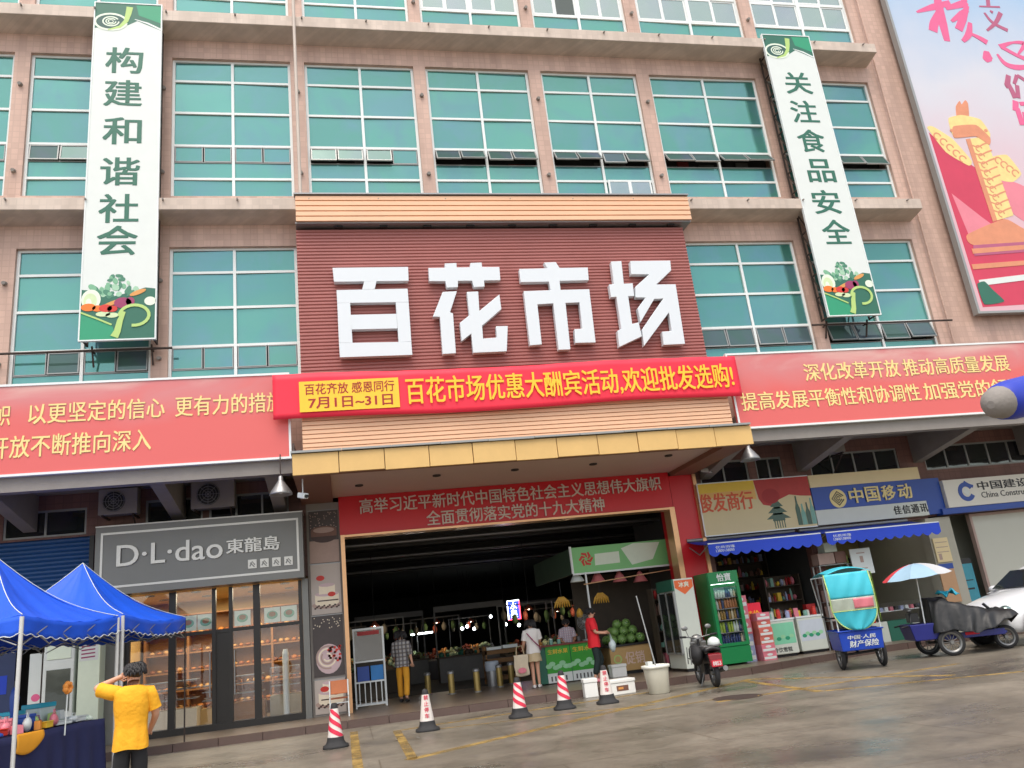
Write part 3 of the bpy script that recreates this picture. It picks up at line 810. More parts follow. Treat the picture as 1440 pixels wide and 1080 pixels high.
# ---------------------------------------------------------------- slogan fascias
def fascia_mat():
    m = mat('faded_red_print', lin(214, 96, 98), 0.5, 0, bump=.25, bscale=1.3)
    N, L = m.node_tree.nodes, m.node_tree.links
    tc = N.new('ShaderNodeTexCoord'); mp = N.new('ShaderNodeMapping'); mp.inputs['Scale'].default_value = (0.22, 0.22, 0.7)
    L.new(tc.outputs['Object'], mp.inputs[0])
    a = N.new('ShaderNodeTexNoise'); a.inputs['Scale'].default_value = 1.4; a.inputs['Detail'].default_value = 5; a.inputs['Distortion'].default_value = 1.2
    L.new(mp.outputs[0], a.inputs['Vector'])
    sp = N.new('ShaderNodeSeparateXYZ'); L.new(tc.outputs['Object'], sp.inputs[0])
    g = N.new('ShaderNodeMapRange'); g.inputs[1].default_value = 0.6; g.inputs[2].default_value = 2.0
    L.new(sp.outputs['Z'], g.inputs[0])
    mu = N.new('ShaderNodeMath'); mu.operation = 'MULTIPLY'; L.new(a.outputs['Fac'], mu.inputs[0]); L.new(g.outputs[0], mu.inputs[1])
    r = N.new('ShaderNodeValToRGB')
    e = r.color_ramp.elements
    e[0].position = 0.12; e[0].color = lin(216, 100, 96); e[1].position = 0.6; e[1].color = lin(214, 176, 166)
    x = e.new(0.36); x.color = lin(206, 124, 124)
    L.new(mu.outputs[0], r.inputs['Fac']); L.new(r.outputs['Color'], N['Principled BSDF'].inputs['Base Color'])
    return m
M['fascia'] = fascia_mat()
M['gilt'] = mat('gilt_print', lin(240, 214, 140), 0.45, 0.1, 5)
YF = -0.8
def fascia(label, x0, x1, lines):
    t = thing('slogan_banner', label, 'banner', ((x0 + x1) / 2, YF, 5.84))
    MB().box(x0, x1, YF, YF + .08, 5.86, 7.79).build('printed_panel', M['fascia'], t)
    s = MB(); s.box(x0, x1, YF - .02, YF + .1, 7.79, 7.84); s.box(x0, x1, YF - .02, YF + .1, 5.81, 5.86)
    s.box(x1 - .05, x1, YF - .018, YF - .003, 5.86, 7.79) if x1 < 4 else s.box(x0, x0 + .05, YF - .018, YF - .003, 5.86, 7.79)
    s.build('rim', M['alu'], t)
    l = MB().frame(o=(0, YF, 0))
    for txt, xa, xb, z0, z1 in lines:
        l.text(txt, at(xa, 560, YF)[0], at(xb, 540, YF)[0], z0, z1, 0.0, 0.012, 0, 0.014)
    l.build('lettering', M['gilt'], t)
fascia('faded red slogan banner over the grey bakery sign, left of the entrance', -14, 2.8,
       [('旗帜', -30, 18, 6.92, 7.38), ('以更坚定的信心', 42, 232, 6.92, 7.38), ('更有力的措施', 247, 398, 6.92, 7.38), ('改革开放不断推向深入', -68, 214, 6.2, 6.68)])
fascia('faded red slogan banner over the shops right of the entrance', 13.72, 34,
       [('深化改革开放', 1139, 1270, 6.98, 7.46), ('推动高质量发展', 1281, 1427, 6.98, 7.46), ('提高发展平衡性和协调性', 1041, 1290, 6.28, 6.76), ('加强党的领导', 1301, 1438, 6.28, 6.76)])

# ---------------------------------------------------------------- tall vertical signs
def vsign(label, x0, x1, chars, xy, sup):
    Y = -0.62; zb, zt = 8.88, 18.2; W = x1 - x0; H = zt - zb
    t = thing('vertical_sign', label, 'sign', ((x0 + x1) / 2, Y, zb))
    MB().box(x0, x1, Y, Y + .06, zb, zt).build('panel', M['white'], t)
    s = MB()
    for x in (x0 + .02, x1 - .06):
        s.box(x, x + .04, Y + .065, Y + .11, zb, zt); s.box(x, x + .04, Y + .42, Y + .46, zb, zt)
    for i in range(15):
        z = zb + H * i / 14 - (.04 if i == 14 else 0)
        for x in (x0 + .02, x1 - .06):
            s.box(x + .003, x + .037, Y + .11, Y + .42, z, z + .035)
            if i < 14: s.bar((x + .02, Y + .11, z + .04), (x + .02, Y + .42, z + H / 14), .03)
        s.box(x0 + .06, x1 - .06, Y + .07, Y + .105, z, z + .035)
    s.build('back_frame', M['iron'], t)
    f = MB(); 
    f.box(x0 - .03, x0, Y - .012, Y + .07, zb, zt); f.box(x1, x1 + .03, Y - .012, Y + .07, zb, zt)
    f.box(x0 - .03, x1 + .03, Y - .012, Y + .07, zb - .03, zb); f.box(x0 - .03, x1 + .03, Y - .012, Y + .07, zt, zt + .03)
    f.build('rim', M['alu'], t)
    s = MB(); s.tube([(sup[0], -0.25, zb - .12), (sup[1], -0.25, zb - .12)], .03, 8)
    for x in (x0 + .15, x1 - .15): s.bar((x, Y + .4, zb), (x, -0.02, zb - .45), .035); s.bar((x, -0.25, zb - .1), (x, 0.0, zb - .1), .03)
    s.build('support_pole', M['iron'], t)
    l = MB().frame(o=(0, Y, 0))
    for c, p in zip(chars, xy):
        u, v = at(p[0], p[1], Y)
        if len(c) > 1: pass
        l.text(c, u - .43, u + .43, v - .38, v + .38, 0, .006, 0, 0.022)
    l.build('lettering', M['dgreen'], t)
    a = MB().frame(o=(x0, Y, zt), U=(W, 0, 0), V=(0, 0, -W), W=(0, -1, 0))   # u 0..1 across, v in widths from the top
    a.prism([(0, 0), (1, 0), (1, .5), (.64, .33), (.5, .42), (0, .5)], 0, .003, 0)
    a.prism([(.62, .02), (1, .02), (1, .36), (.66, .22)], .003, .004, 2)
    a.stroke([(.6, .30), (.8, .37), (1, .48)], [.01, .03, .03], .003, .005, 5)
    a.disc(.23, .36, .22, .14, .003, .005, 1)
    a.arc(.24, .37, .24, 0.1, pi * 1.9, .035, .005, .007, 3, rv=.16)
    for r, wd in ((.12, .022), (.075, .018), (.04, .016)): a.arc(.24, .36, r, 0, 2 * pi * .92, wd, .005, .007, 3, rv=r * .75)
    a.stroke([(.52, .06), (.5, .2), (.47, .34), (.38, .46), (.2, .53)], [.1, .09, .07, .05, .02], .005, .008, 4)
    a.build('emblem', [M['dgreen'], M['black_green'], M['green'], M['pale'], M['lime'], M['alu']], t)
    a = MB().frame(o=(x0, Y, zb), U=(W, 0, 0), V=(0, 0, W), W=(0, -1, 0))
    a.prism([(0, 0), (1, 0), (1, .78), (.86, .8), (.7, .74), (.4, .66), (.2, .76), (0, .78)], 0, .003, 0)
    a.prism([(0, 0), (.5, 0), (.42, .22), (.2, .34), (0, .42)], .003, .004, 2)
    random.seed(3)
    for i in range(46):   # leafy greens
        th = random.uniform(.2, pi - .2); r = random.uniform(.05, .36)
        a.disc(.42 + r * cos(th), .66 + r * sin(th) * 1.0, random.uniform(.03, .075), random.uniform(.02, .045), .003, .004 + i * .00008, random.choice((1, 3, 3, 7)), 9, rot=random.uniform(0, 3))
    a.disc(.13, .62, .13, .16, .008, .010, 4); a.disc(.12, .6, .09, .12, .010, .011, 8); a.disc(.1, .57, .04, .07, .011, .012, 4)
    for u, v, ru, rv, c in ((.1, .5, .1, .06, 9), (.22, .48, .07, .05, 9), (.42, .56, .16, .03, 10), (.76, .72, .12, .035, 10), (.33, .48, .09, .06, 11), (.42, .47, .07, .05, 11), (.56, .56, .12, .085, 12), (.66, .58, .06, .07, 12), (.3, .39, .1, .04, 8), (.42, .37, .09, .04, 8), (.93, .58, .08, .07, 4)):
        a.disc(u, v, ru, rv, .012, .013 + (c - 8) * .0006, c, 16, rot=.4 if c == 10 else 0)
    a.stroke([(0, .42), (.2, .33), (.42, .22)], .025, .014, .018, 5)
    a.arc(.72, .36, .2, -pi * .55, pi * 1.02, .045, .014, .019, 5, rv=.16)
    a.stroke([(.58, .42), (.53, .28), (.5, .12), (.46, .03)], [.05, .08, .09, .11], .014, .02, 6)
    a.build('vegetable_print', [M['dgreen'], M['lgreen'], M['green'], M['leaf2'], M['pale'], M['lime'], M['lime'], M['leaf3'], M['pale2'], M['orange'], M['carrot'], M['tomato'], M['purple']], t)
M['black_green'] = mat('emblem_dark_green', lin(40, 84, 76), 0.5, 0.1)
M['leaf2'] = mat('leaf_print_dark', lin(70, 130, 104), 0.5, 0.2, 9); M['leaf3'] = mat('leaf_print_light', lin(160, 200, 170), 0.5, 0.2, 9)
M['pale2'] = mat('cabbage_print', lin(204, 222, 176), 0.5, 0.15, 9); M['carrot'] = mat('carrot_print', lin(214, 150, 80), 0.5, 0.15, 6); M['tomato'] = mat('tomato_print', lin(204, 52, 40), 0.5, 0.15, 6)
vsign('tall white sign with green writing and a leafy vegetable picture, over the bakery windows', -1.74, -0.16, '构建和谐社会', [(175, 85), (173, 131), (172, 184), (169, 241), (167, 293), (165, 338)], (-3.6, 0.15))
vsign('tall white sign with green writing next to the big patriotic billboard', 17.14, 18.72, '关注食品安全', [(1122, 117), (1131, 157), (1141, 198), (1154, 240), (1162, 284), (1176, 326)], (16.8, 21.3))

# ---------------------------------------------------------------- billboard
bb = thing('billboard', 'huge printed billboard with pink brush lettering, golden column and red ribbons', 'billboard', (26, -0.3, 8.95))
def bill_mat():
    m = mat('billboard_sky_print', (1, 1, 1), 0.45, 0)
    N, L = m.node_tree.nodes, m.node_tree.links
    tc = N.new('ShaderNodeTexCoord'); sp = N.new('ShaderNodeSeparateXYZ'); L.new(tc.outputs['Object'], sp.inputs[0])
    no = N.new('ShaderNodeTexNoise'); no.inputs['Scale'].default_value = 0.5; no.inputs['Detail'].default_value = 5; L.new(tc.outputs['Object'], no.inputs['Vector'])
    a = N.new('ShaderNodeMath'); a.operation = 'MULTIPLY_ADD'; a.inputs[1].default_value = 3.0; L.new(no.outputs['Fac'], a.inputs[0]); L.new(sp.outputs['Z'], a.inputs[2])
    g = N.new('ShaderNodeMapRange'); g.inputs[1].default_value = 4.0; g.inputs[2].default_value = 15.0; L.new(a.outputs[0], g.inputs[0])
    r = N.new('ShaderNodeValToRGB'); e = r.color_ramp.elements
    e[0].position = 0; e[0].color = lin(214, 172, 180); e[1].position = 1; e[1].color = lin(132, 178, 216)
    x = e.new(.5); x.color = lin(204, 204, 212)
    L.new(g.outputs[0], r.inputs[0]); L.new(r.outputs[0], N['Principled BSDF'].inputs['Base Color'])
    return m
M['billsky'] = bill_mat()
YL = -0.3
MB().box(22.25, 31.5, YL, YL + .12, 8.97, 23.5).build('printed_panel', M['billsky'], bb)
s = MB(); s.box(22.17, 22.25, YL - .04, YL + .16, 8.9, 23.5); s.box(22.25, 31.5, YL - .04, YL + .16, 8.9, 8.97); s.build('rim', M['greyalu'], bb)
l = MB().frame(o=(0, YL, 0))
def ch(c, x0, y0, x1, y1, mi, b=.03):
    a = at(x0, y1, YL); d = at(x1, y0, YL); e_ = at(x0, y0, YL)
    l.text(c, e_[0], e_[0] + (d[0] - e_[0]), a[1], e_[1], 0, .006, mi, b)
def brush(strokes, mi, w0):
    for k, pts in enumerate(strokes):
        q = [at(x, y, YL) for x, y, _ in pts]; ws = [p[2] * (.036 if mi == 0 else .03) for p in pts]
        sm, sw = [], []
        for i in range(len(q) - 1):      # smoothed brush stroke
            p0, p1, p2, p3 = q[max(0, i - 1)], q[i], q[i + 1], q[min(len(q) - 1, i + 2)]
            for j in range(6):
                t_ = j / 6; h = lambda a, b, c, d: .5 * (2 * b + (c - a) * t_ + (2 * a - 5 * b + 4 * c - d) * t_ ** 2 + (3 * b - a - 3 * c + d) * t_ ** 3)
                sm.append((h(p0[0], p1[0], p2[0], p3[0]), h(p0[1], p1[1], p2[1], p3[1]))); sw.append(ws[i] + (ws[i + 1] - ws[i]) * t_)
        sm.append(q[-1]); sw.append(ws[-1])
        l.stroke(sm, sw, 0, .006 + .0008 * k + w0, mi)
brush([[(1289, 17, 2), (1312, 10, 7), (1336, 4, 6)], [(1316, -14, 6), (1320, 8, 9), (1326, 34, 9), (1332, 58, 6)], [(1322, 16, 7), (1314, 32, 9), (1312, 44, 9)],
       [(1330, 12, 4), (1352, 6, 8), (1360, 4, 5)], [(1350, -12, 4), (1356, 2, 7)], [(1338, 30, 3), (1352, 20, 7), (1360, 14, 5)], [(1360, 8, 4), (1354, 26, 8), (1348, 42, 8)], [(1364, 32, 4), (1362, 48, 7), (1354, 58, 4)], [(1366, 48, 3), (1378, 54, 5), (1388, 60, 6)]], 0, 0)
brush([[(1377, 9, 2), (1406, 10, 2.5)], [(1388, -8, 5), (1390, 9, 5)], [(1384, 18, 2.5), (1396, 32, 4), (1417, 43, 5)], [(1407, 18, 6), (1400, 32, 5), (1388, 43, 3)], [(1392, 15, 2), (1396, 18, 4)]], 1, .001)
brush([[(1387, 72, 5), (1389, 82, 11), (1392, 87, 5)], [(1402, 76, 2), (1414, 90, 5), (1432, 95, 6), (1455, 92, 3)], [(1406, 66, 6), (1424, 60, 2.5), (1440, 62, 5), (1432, 76, 2)], [(1408, 66, 4), (1430, 78, 4), (1450, 86, 6)]], 0, .002)
brush([[(1418, 106, 6), (1416, 120, 7), (1414, 122, 3)], [(1418, 118, 5), (1428, 138, 7)], [(1430, 106, 5), (1426, 118, 4)], [(1430, 106, 4), (1446, 116, 5)], [(1430, 120, 5), (1432, 138, 5)], [(1444, 120, 5), (1450, 140, 5)]], 1, .003)
brush([[(1428, 142, 6), (1428, 156, 6)], [(1430, 152, 5), (1438, 176, 6)], [(1434, 146, 4), (1460, 146, 5)], [(1448, 140, 4), (1446, 160, 4)], [(1440, 158, 4), (1446, 186, 4)], [(1442, 158, 4), (1464, 160, 4)], [(1446, 170, 3), (1466, 172, 3)], [(1448, 186, 4), (1474, 186, 5)]], 0, .004)
l.build('lettering', [M['pinktext'], M['mauve']], bb)
M['ribbon'] = mat('ribbon_red_print', lin(200, 56, 84), .5, .2, .8); M['ribbon2'] = mat('ribbon_pink_print', lin(222, 128, 142), .5, .2, .8); M['colyel'] = mat('column_yellow_print', lin(232, 208, 136), .5, .25, 4); M['colshade'] = mat('column_orange_print', lin(214, 140, 104), .5, .2, 3)
a = MB().frame(o=(0, YL, 0))
def P(pts, w, mi, smooth=True):
    q = [at(x, y, YL) for x, y in pts]
    if smooth and len(q) > 4:      # rounded outline
        n_ = len(q); r = []
        for i in range(n_):
            p0, p1, p2, p3 = q[i - 1], q[i], q[(i + 1) % n_], q[(i + 2) % n_]
            for j in range(5):
                t_ = j / 5; h = lambda a, b, c, d: .5 * (2 * b + (c - a) * .8 * t_ + (2 * a * .8 - 5 * b + .4 * b + 4 * c - .2 * c - d * .8 - .0) * 0 + 0) if False else b + (c - b) * (3 * t_ ** 2 - 2 * t_ ** 3) + (c - a) * .25 * (t_ ** 3 - 2 * t_ ** 2 + t_) + (d - b) * .25 * (t_ ** 3 - t_ ** 2)
                r.append((h(p0[0], p1[0], p2[0], p3[0]), h(p0[1], p1[1], p2[1], p3[1])))
        q = r
    a.prism(q, 0, w, mi)
P([(1306, 186), (1330, 208), (1372, 236), (1400, 300), (1440, 330), (1475, 330), (1475, 426), (1382, 432)], .003, 0, False)
P([(1338, 272), (1380, 305), (1398, 318), (1362, 330)], .005, 1)
P([(1400, 250), (1440, 262), (1475, 300), (1475, 330), (1424, 300)], .005, 1)
P([(1304, 180), (1312, 178), (1340, 196), (1366, 226), (1362, 233), (1330, 214)], .007, 2)
P([(1394, 222), (1416, 218), (1436, 244), (1424, 256), (1404, 252)], .007, 2)
P([(1358, 196), (1386, 192), (1425, 303), (1396, 312)], .009, 2)
P([(1358, 196), (1364, 195), (1402, 310), (1396, 312)], .011, 3)
P([(1334, 166), (1352, 162), (1378, 168), (1392, 188), (1390, 202), (1374, 190), (1342, 192), (1336, 180)], .012, 2)
P([(1340, 178), (1372, 176), (1392, 194), (1391, 204), (1372, 192), (1342, 194)], .014, 3)
P([(1344, 150), (1349, 142), (1352, 147), (1357, 141), (1361, 146), (1362, 165), (1346, 166)], .010, 3)
P([(1360, 330), (1412, 308), (1440, 322), (1475, 330), (1475, 345), (1370, 345)], .010, 3)
P([(1368, 345), (1475, 338), (1475, 352), (1370, 360)], .012, 4)
for i in range(9):        # carved cloud bands on the column
    y = 204 + i * 11.5; x = 1361 + (y - 200) * .345
    a.stroke([at(x + 3, y, YL), at(x + 12, y + 3.5, YL), at(x + 20, y - 1, YL), at(x + 28, y - 4, YL)], .05, .009, .0125, 3)
    a.arc(*at(x + 14, y + 5, YL), .11, 0, 4.6, .04, .009, .013, 3, 10)
for i in range(7): a.disc(*at(1338 + i * 8, 184 + (2 if i % 2 else 0), YL), .07, .06, .012, .0155, 3, 8)
for i in range(5): a.arc(*at(1318 + i * 9, 192 + i * 8, YL), .12, 0, 4.4, .05, .007, .0095, 3, 10)
for i in range(4): a.arc(*at(1404 + i * 8, 226 + i * 6, YL), .12, 0, 4.4, .05, .007, .0095, 3, 10)
for y in (350, 372): P([(1366, y), (1475, y - 8), (1475, y - 2), (1368, y + 7)], .014, 3)
P([(1376, 394), (1475, 382), (1475, 390), (1379, 402)], .014, 5)
P([(1374, 400), (1384, 396), (1396, 408), (1412, 424), (1384, 428)], .015, 6)
a.build('printed_picture', [M['ribbon'], M['ribbon2'], M['colyel'], M['colshade'], M['mauve'], M['white'], M['dgreen']], bb)

# ---------------------------------------------------------------- inside the building
M['hall'] = mat('hall_shade_tone', (0.05, 0.052, 0.048), 0.8, 0.3)  # deep shade of the rooms put into the wall and floor colour
M['warmwall'] = mat('bakery_warm_wall', lin(206, 172, 112), 0.6, 0.15, 1.5)
M['warmwood'] = mat('bakery_wood', lin(150, 104, 60), 0.5, 0.3, 4)
M['greywall'] = mat('shop_pale_wall', lin(176, 172, 156), 0.6, 0.1)
M['sagewall'] = mat('lobby_grey_green_wall', lin(150, 150, 136), 0.6, 0.08)
M['lamp'] = mat('lit_lamp', (1, 1, 1), 0.4, 0, emit=(1, 0.92, 0.78), estr=9)
M['coldlamp'] = mat('lit_cold_lamp', (1, 1, 1), 0.4, 0, emit=(0.9, 0.97, 1), estr=14)
def room(name, x0, x1, y0, y1, z1, m, back=None):
    s = MB(); t = .12
    s.box(x0 - t, x0, y0, y1, .15, z1); s.box(x1, x1 + t, y0, y1, .15, z1)
    s.box(x0, x1, y0, y1, z1, z1 + t); s.box(x0 - t, x1 + t, y1, y1 + t, .15, z1 + t)
    return s.build(name, m, bd)
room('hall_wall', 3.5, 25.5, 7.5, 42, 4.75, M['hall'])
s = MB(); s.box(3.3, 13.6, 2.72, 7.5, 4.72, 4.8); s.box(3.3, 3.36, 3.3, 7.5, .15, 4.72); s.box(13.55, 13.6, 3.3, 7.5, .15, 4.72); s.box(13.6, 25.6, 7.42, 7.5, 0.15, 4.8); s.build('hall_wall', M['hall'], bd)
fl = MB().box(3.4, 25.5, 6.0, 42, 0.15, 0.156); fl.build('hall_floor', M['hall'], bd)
room('bakery_wall', -1.9, 2.9, 2.7, 7.0, 3.45, M['warmwall'])
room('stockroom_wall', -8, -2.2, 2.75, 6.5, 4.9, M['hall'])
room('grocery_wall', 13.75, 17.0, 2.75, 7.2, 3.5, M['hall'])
room('phone_shop_wall', 17.2, 20.9, 2.75, 6.0, 3.6, M['greywall'])
room('bank_lobby_wall', 21.6, 30, 2.75, 3.6, 3.6, M['sagewall'])
MB().box(13.72, 13.95, 2.45, 2.7, .15, 3.4).build('shop_pillar', M['lower'], bd)
MB().box(16.95, 17.25, 2.4, 2.7, .15, 3.4).build('shop_pillar', M['lower'], bd)
MB().box(20.8, 21.65, 2.35, 2.7, .15, 3.45).build('shop_pillar', M['greywall'], bd)

# ---------------------------------------------------------------- bakery
YD = 1.78
t = thing('shop_sign', 'grey metal bakery signboard with silver raised lettering and a pale border', 'sign', (.5, YD, 3.45))
dx0, dx1, dz0, dz1 = -1.9, 2.86, 3.42, 5.02
M['signgrey'] = mat('grey_sign_metal', lin(124, 124, 120), 0.38, 0.12, 1.0, metal=0.35)
MB().box(dx0, dx1, YD, 2.44, dz0, dz1).build('panel', M['signgrey'], t)
s = MB(); a, b, c, d = dx0 + .12, dx1 - .1, dz0 + .16, dz1 - .14
s.box(a, b, YD - .015, YD, c, c + .05); s.box(a, b, YD - .015, YD, d - .05, d); s.box(a, a + .05, YD - .015, YD, c + .05, d - .05); s.box(b - .05, b, YD - .015, YD, c + .05, d - .05)
s.box(dx0 - .01, dx1 + .01, YD - .012, 2.44, dz1 + .001, dz1 + .03)
s.build('border', M['silver'], t)
l = MB().frame(o=(0, YD, 0))
l.text('D·L·dao', at(165, 780, YD)[0], at(313, 765, YD)[0], 4.06, 4.55, 0, .05, 0, .012, 4)
l.text('東龍島', at(319, 780, YD)[0], at(393, 770, YD)[0], 4.14, 4.48, 0, .05, 0, .03)
l.build('lettering', M['silver'], t)
for i in range(4):
    x = at(349 + 17 * i, 795, YD)[0]
    l = MB().frame(o=(0, YD, 0)); l.rect(x, x + .2, 3.74, 3.95, 0, .03); l.stroke([(x + .04, 3.79), (x + .1, 3.9), (x + .16, 3.82)], .03, .03, .034, 1); l.stroke([(x + .05, 3.88), (x + .15, 3.77)], .025, .034, .036, 1)
    l.build('square_badge', [M['silver'], M['signgrey']], t)

t = thing('bakery_front', 'dark framed glass shopfront of the bakery under its grey signboard', 'shopfront', (.7, 2.3, .15))
YG = 2.32
M['bronze'] = mat('dark_bronze_frame', (0.03, 0.028, 0.026), 0.35, 0.15, metal=0.3)
s = MB()
for x, wd in ((-1.3, .1), (-.34, .16), (.64, .09), (1.03, .09), (1.6, .16), (2.68, .08)): s.box(x, x + wd, YG - .05, YG + .08, .3, 3.4)
s.build('mullion', M['bronze'], t)
s = MB(); s.box(-1.2, -.34, YG - .03, YG + .06, 2.34, 2.42); s.box(-.18, .64, YG - .03, YG + .06, 2.34, 2.42); s.box(.73, 1.03, YG - .03, YG + .06, 2.34, 2.42); s.box(1.12, 1.6, YG - .03, YG + .06, 2.34, 2.42); s.box(1.76, 2.68, YG - .03, YG + .06, 2.34, 2.42); s.build('transom', M['bronze'], t)
MB().box(-1.3, 2.76, YG - .06, YG + .3, .15, .3).build('plinth', M['bronze'], t)
for a, b in ((-1.2, -.34), (-.18, .64), (1.12, 1.6), (1.76, 2.68)):
    g = MB(); g.box(a, b, YG, YG + .012, .3, 2.34); g.box(a, b, YG, YG + .012, 2.42, 3.4); g.build('pane', M['glass'], t)
s = MB(); s.box(.73, 1.03, YG, YG + .05, .3, 2.34); s.build('door_leaf', M['bronze'], t)
for x in (.6, 1.16): MB().tube([(x, YG - .08, .9), (x, YG - .08, 1.9)], .018, 8).build('door_handle', M['steel'], t)
MB().box(-1.9, -1.3, 2.2, 2.7, .15, 3.42).build('side_panel', M['signgrey'], t)
MB().box(2.77, 2.92, 2.25, 2.7, .15, 3.42).build('side_panel', M['signgrey'], t)
# decals across the glass: pale menu squares above the doors
for x in (-1.05, -.55, -.1, .3, 1.15, 1.85, 2.25):
    s = MB().frame(o=(0, YG + .03, 0)); w_ = .38
    s.rect(x, x + w_, 2.45, 2.45 + .36, 0, .004); s.disc(x + w_ / 2, 2.63, .13, .1, .004, .008, 1); s.disc(x + w_ / 2, 2.65, .08, .06, .008, .01, 2)
    s.build('picture_decal', [M['pale'], M['lgreen'], M['warmwood']], t)
# bakery furniture
M['bread'] = mat('bread_crust', lin(196, 124, 58), 0.6, 0.35, 14)
M['bread2'] = mat('dark_bread_crust', lin(150, 88, 44), 0.6, 0.35, 14); M['bread3'] = mat('pale_bread_crust', lin(212, 164, 100), 0.6, 0.3, 14)
M['cakecream'] = mat('cake_cream', lin(240, 226, 200), 0.6, 0.1, 10)
def counter(label, x0, x1, y0, y1, h, body, glazed=True):
    t = thing('display_counter', label, 'counter', ((x0 + x1) / 2, y0, .15), group='counters inside the bakery')
    MB().box(x0, x1, y0, y1, .15, .15 + h * .45).build('base', body, t)
    s = MB()
    for z in (.15 + h * .62, .15 + h * .82, .15 + h - .03): s.box(x0 + .03, x1 - .03, y0 + .05, y1 - .02, z, z + .025)
    s.build('shelf', M['steel'], t)
    g = MB(); g.box(x0, x1, y0, y0 + .01, .15 + h * .46, .15 + h); g.build('glass_panel', M['glass'], t)
    s = MB()
    for z in (.15 + h * .46, .15 + h * .645, .15 + h * .845):
        k = int((x1 - x0) / .16)
        for i in range(k):
            s.ball((x0 + .1 + i * .16 + random.uniform(-.02, .02), y0 + .16 + random.uniform(0, .1), z + .045), (random.uniform(.05, .085), random.uniform(.04, .07), random.uniform(.018, .034)), 9, 6, random.choice((0, 2, 3, 2, 0, 1)), jit=.08)
    b = s.build('pastries', [M['bread'], M['cakecream'], M['bread2'], M['bread3']], t); b['kind'] = 'stuff'
counter('glazed pastry counter with a pale base at the left end of the bakery', -1.15, .2, 2.9, 3.6, 1.2, M['cakecream'])
counter('glazed pastry counter with a brown base behind the bakery door', 1.0, 1.75, 3.1, 3.7, 1.15, M['warmwood'])
counter('glazed pastry counter at the right end of the bakery', 1.85, 2.6, 3.4, 4.0, 1.25, M['greywall'])
counter('round fronted pastry counter in the middle of the bakery', .2, .8, 3.4, 3.9, 1.0, M['warmwall'])
t = thing('bread_shelf', 'warm wooden bread shelves along the back wall of the bakery', 'shelf', (.5, 6.5, .15))
s = MB(); s.box(-1.8, 2.8, 6.9, 6.98, .15, 3.1)
for x in (-1.8, -.65, .5, 1.65, 2.74): s.box(x, x + .06, 6.4, 6.9, .15, 3.1)
for z in (.5, 1.0, 1.5, 2.0, 2.5, 3.06): s.box(-1.74, 2.74, 6.42, 6.89, z, z + .04)
s.build('frame', M['warmwood'], t)
s = MB()
for z in (.54, 1.04, 1.54, 2.04, 2.54):
    for i in range(24): s.ball((-1.6 + i * .185, 6.55 + random.uniform(-.04, .1), z + .05), (random.uniform(.06, .1), .1, random.uniform(.03, .07)), 8, 6, random.choice((0, 2, 3, 2)), jit=.1)
b = s.build('loaves', [M['bread'], M['cakecream'], M['bread2'], M['bread3']], t); b['kind'] = 'stuff'
for i, (x, y) in enumerate([(-1.0, 3.3), (.1, 3.3), (1.3, 3.3), (2.3, 3.3), (-1.0, 5.0), (.1, 5.0), (1.3, 5.0), (2.3, 5.0)]):
    t = thing('ceiling_light', 'small round lit ceiling light inside the bakery', 'lamp', (x, y, 3.45), group='ceiling lights in the bakery')
    MB().lathe([(.12, 0), (.12, -.03), (.09, -.035)], n=14).build('housing', M['steel'], t, world=False)
    MB().lathe([(.001, -.032), (.088, -.034)], n=14).build('bulb', M['lamp'], t, world=False)
la = bpy.data.lights.new('bakery_light', 'AREA'); la.energy = 125; la.size = 3.5; la.color = (1, .87, .62)
lo = bpy.data.objects.new('bakery_light', la); COL.objects.link(lo); lo.location = (.6, 4.3, 3.38)
# umbrella bags / roll stand in the window
t = thing('wrapped_roll', 'pale wrapped paper roll standing behind the right bakery window', 'roll', (2.3, 2.75, .15))
MB().lathe([(.07, 0), (.08, .1), (.075, 1.5), (.05, 1.6)], (2.3, 2.75, .2), 12).build('roll', M['white'], t)
MB().lathe([(.12, 0), (.13, .05), (.11, .1)], (2.3, 2.75, .15), 12).build('stand', M['blue'], t)

# cake posters on the pillar
def poster(label, z0, z1, dark, draw):
    x0, x1, Y = 2.99, 3.72, 2.33
    t = thing('cake_poster', label, 'poster', ((x0 + x1) / 2, Y, z0), group=None)
    MB().box(x0, x1, Y, Y + .018, z0, z1).build('sheet', dark, t)
    a = MB().frame(o=(x0, Y, z0), U=(x1 - x0, 0, 0), V=(0, 0, x1 - x0), W=(0, -1, 0))
    draw(a, (z1 - z0) / (x1 - x0))
    a.build('cake_print', [M['choc'], M['choc2'], M['cakecream'], M['tomato'], M['mocha'], M['blush']], t)
    s = MB(); s.box(x0 - .02, x1 + .02, Y - .006, Y + .016, z1, z1 + .02); s.build('rail', M['steel'], t)
M['choc'] = mat('chocolate_print', lin(70, 50, 44), .5, .3, 8); M['choc2'] = mat('cocoa_print', lin(120, 84, 70), .5, .3, 10)
M['mocha'] = mat('mocha_print', lin(176, 150, 138), .5, .15, 6); M['blush'] = mat('blush_cream_print', lin(206, 180, 182), .5, .15, 5)
M['postdark'] = mat('poster_charcoal', lin(74, 66, 64), .5, .25, 8); M['postpale'] = mat('poster_warm_grey', lin(190, 178, 168), .5, .08)
def d1(a, h):
    a.rect(0, 1, 0, h * .42, 0, .002, 4)
    a.disc(.5, h * .5, .44, .22, .002, .004, 0, a0=pi, a1=2 * pi); a.rect(.06, .94, h * .5, h * .62, .002, .004, 1); a.disc(.5, h * .62, .44, .14, .004, .006, 1); a.disc(.5, h * .62, .36, .1, .006, .008, 4)
    random.seed(5)
    for i in range(40): a.disc(random.uniform(.05, .95), random.uniform(h * .66, h * .97), .022, .018, .002, .004, 4, 6)
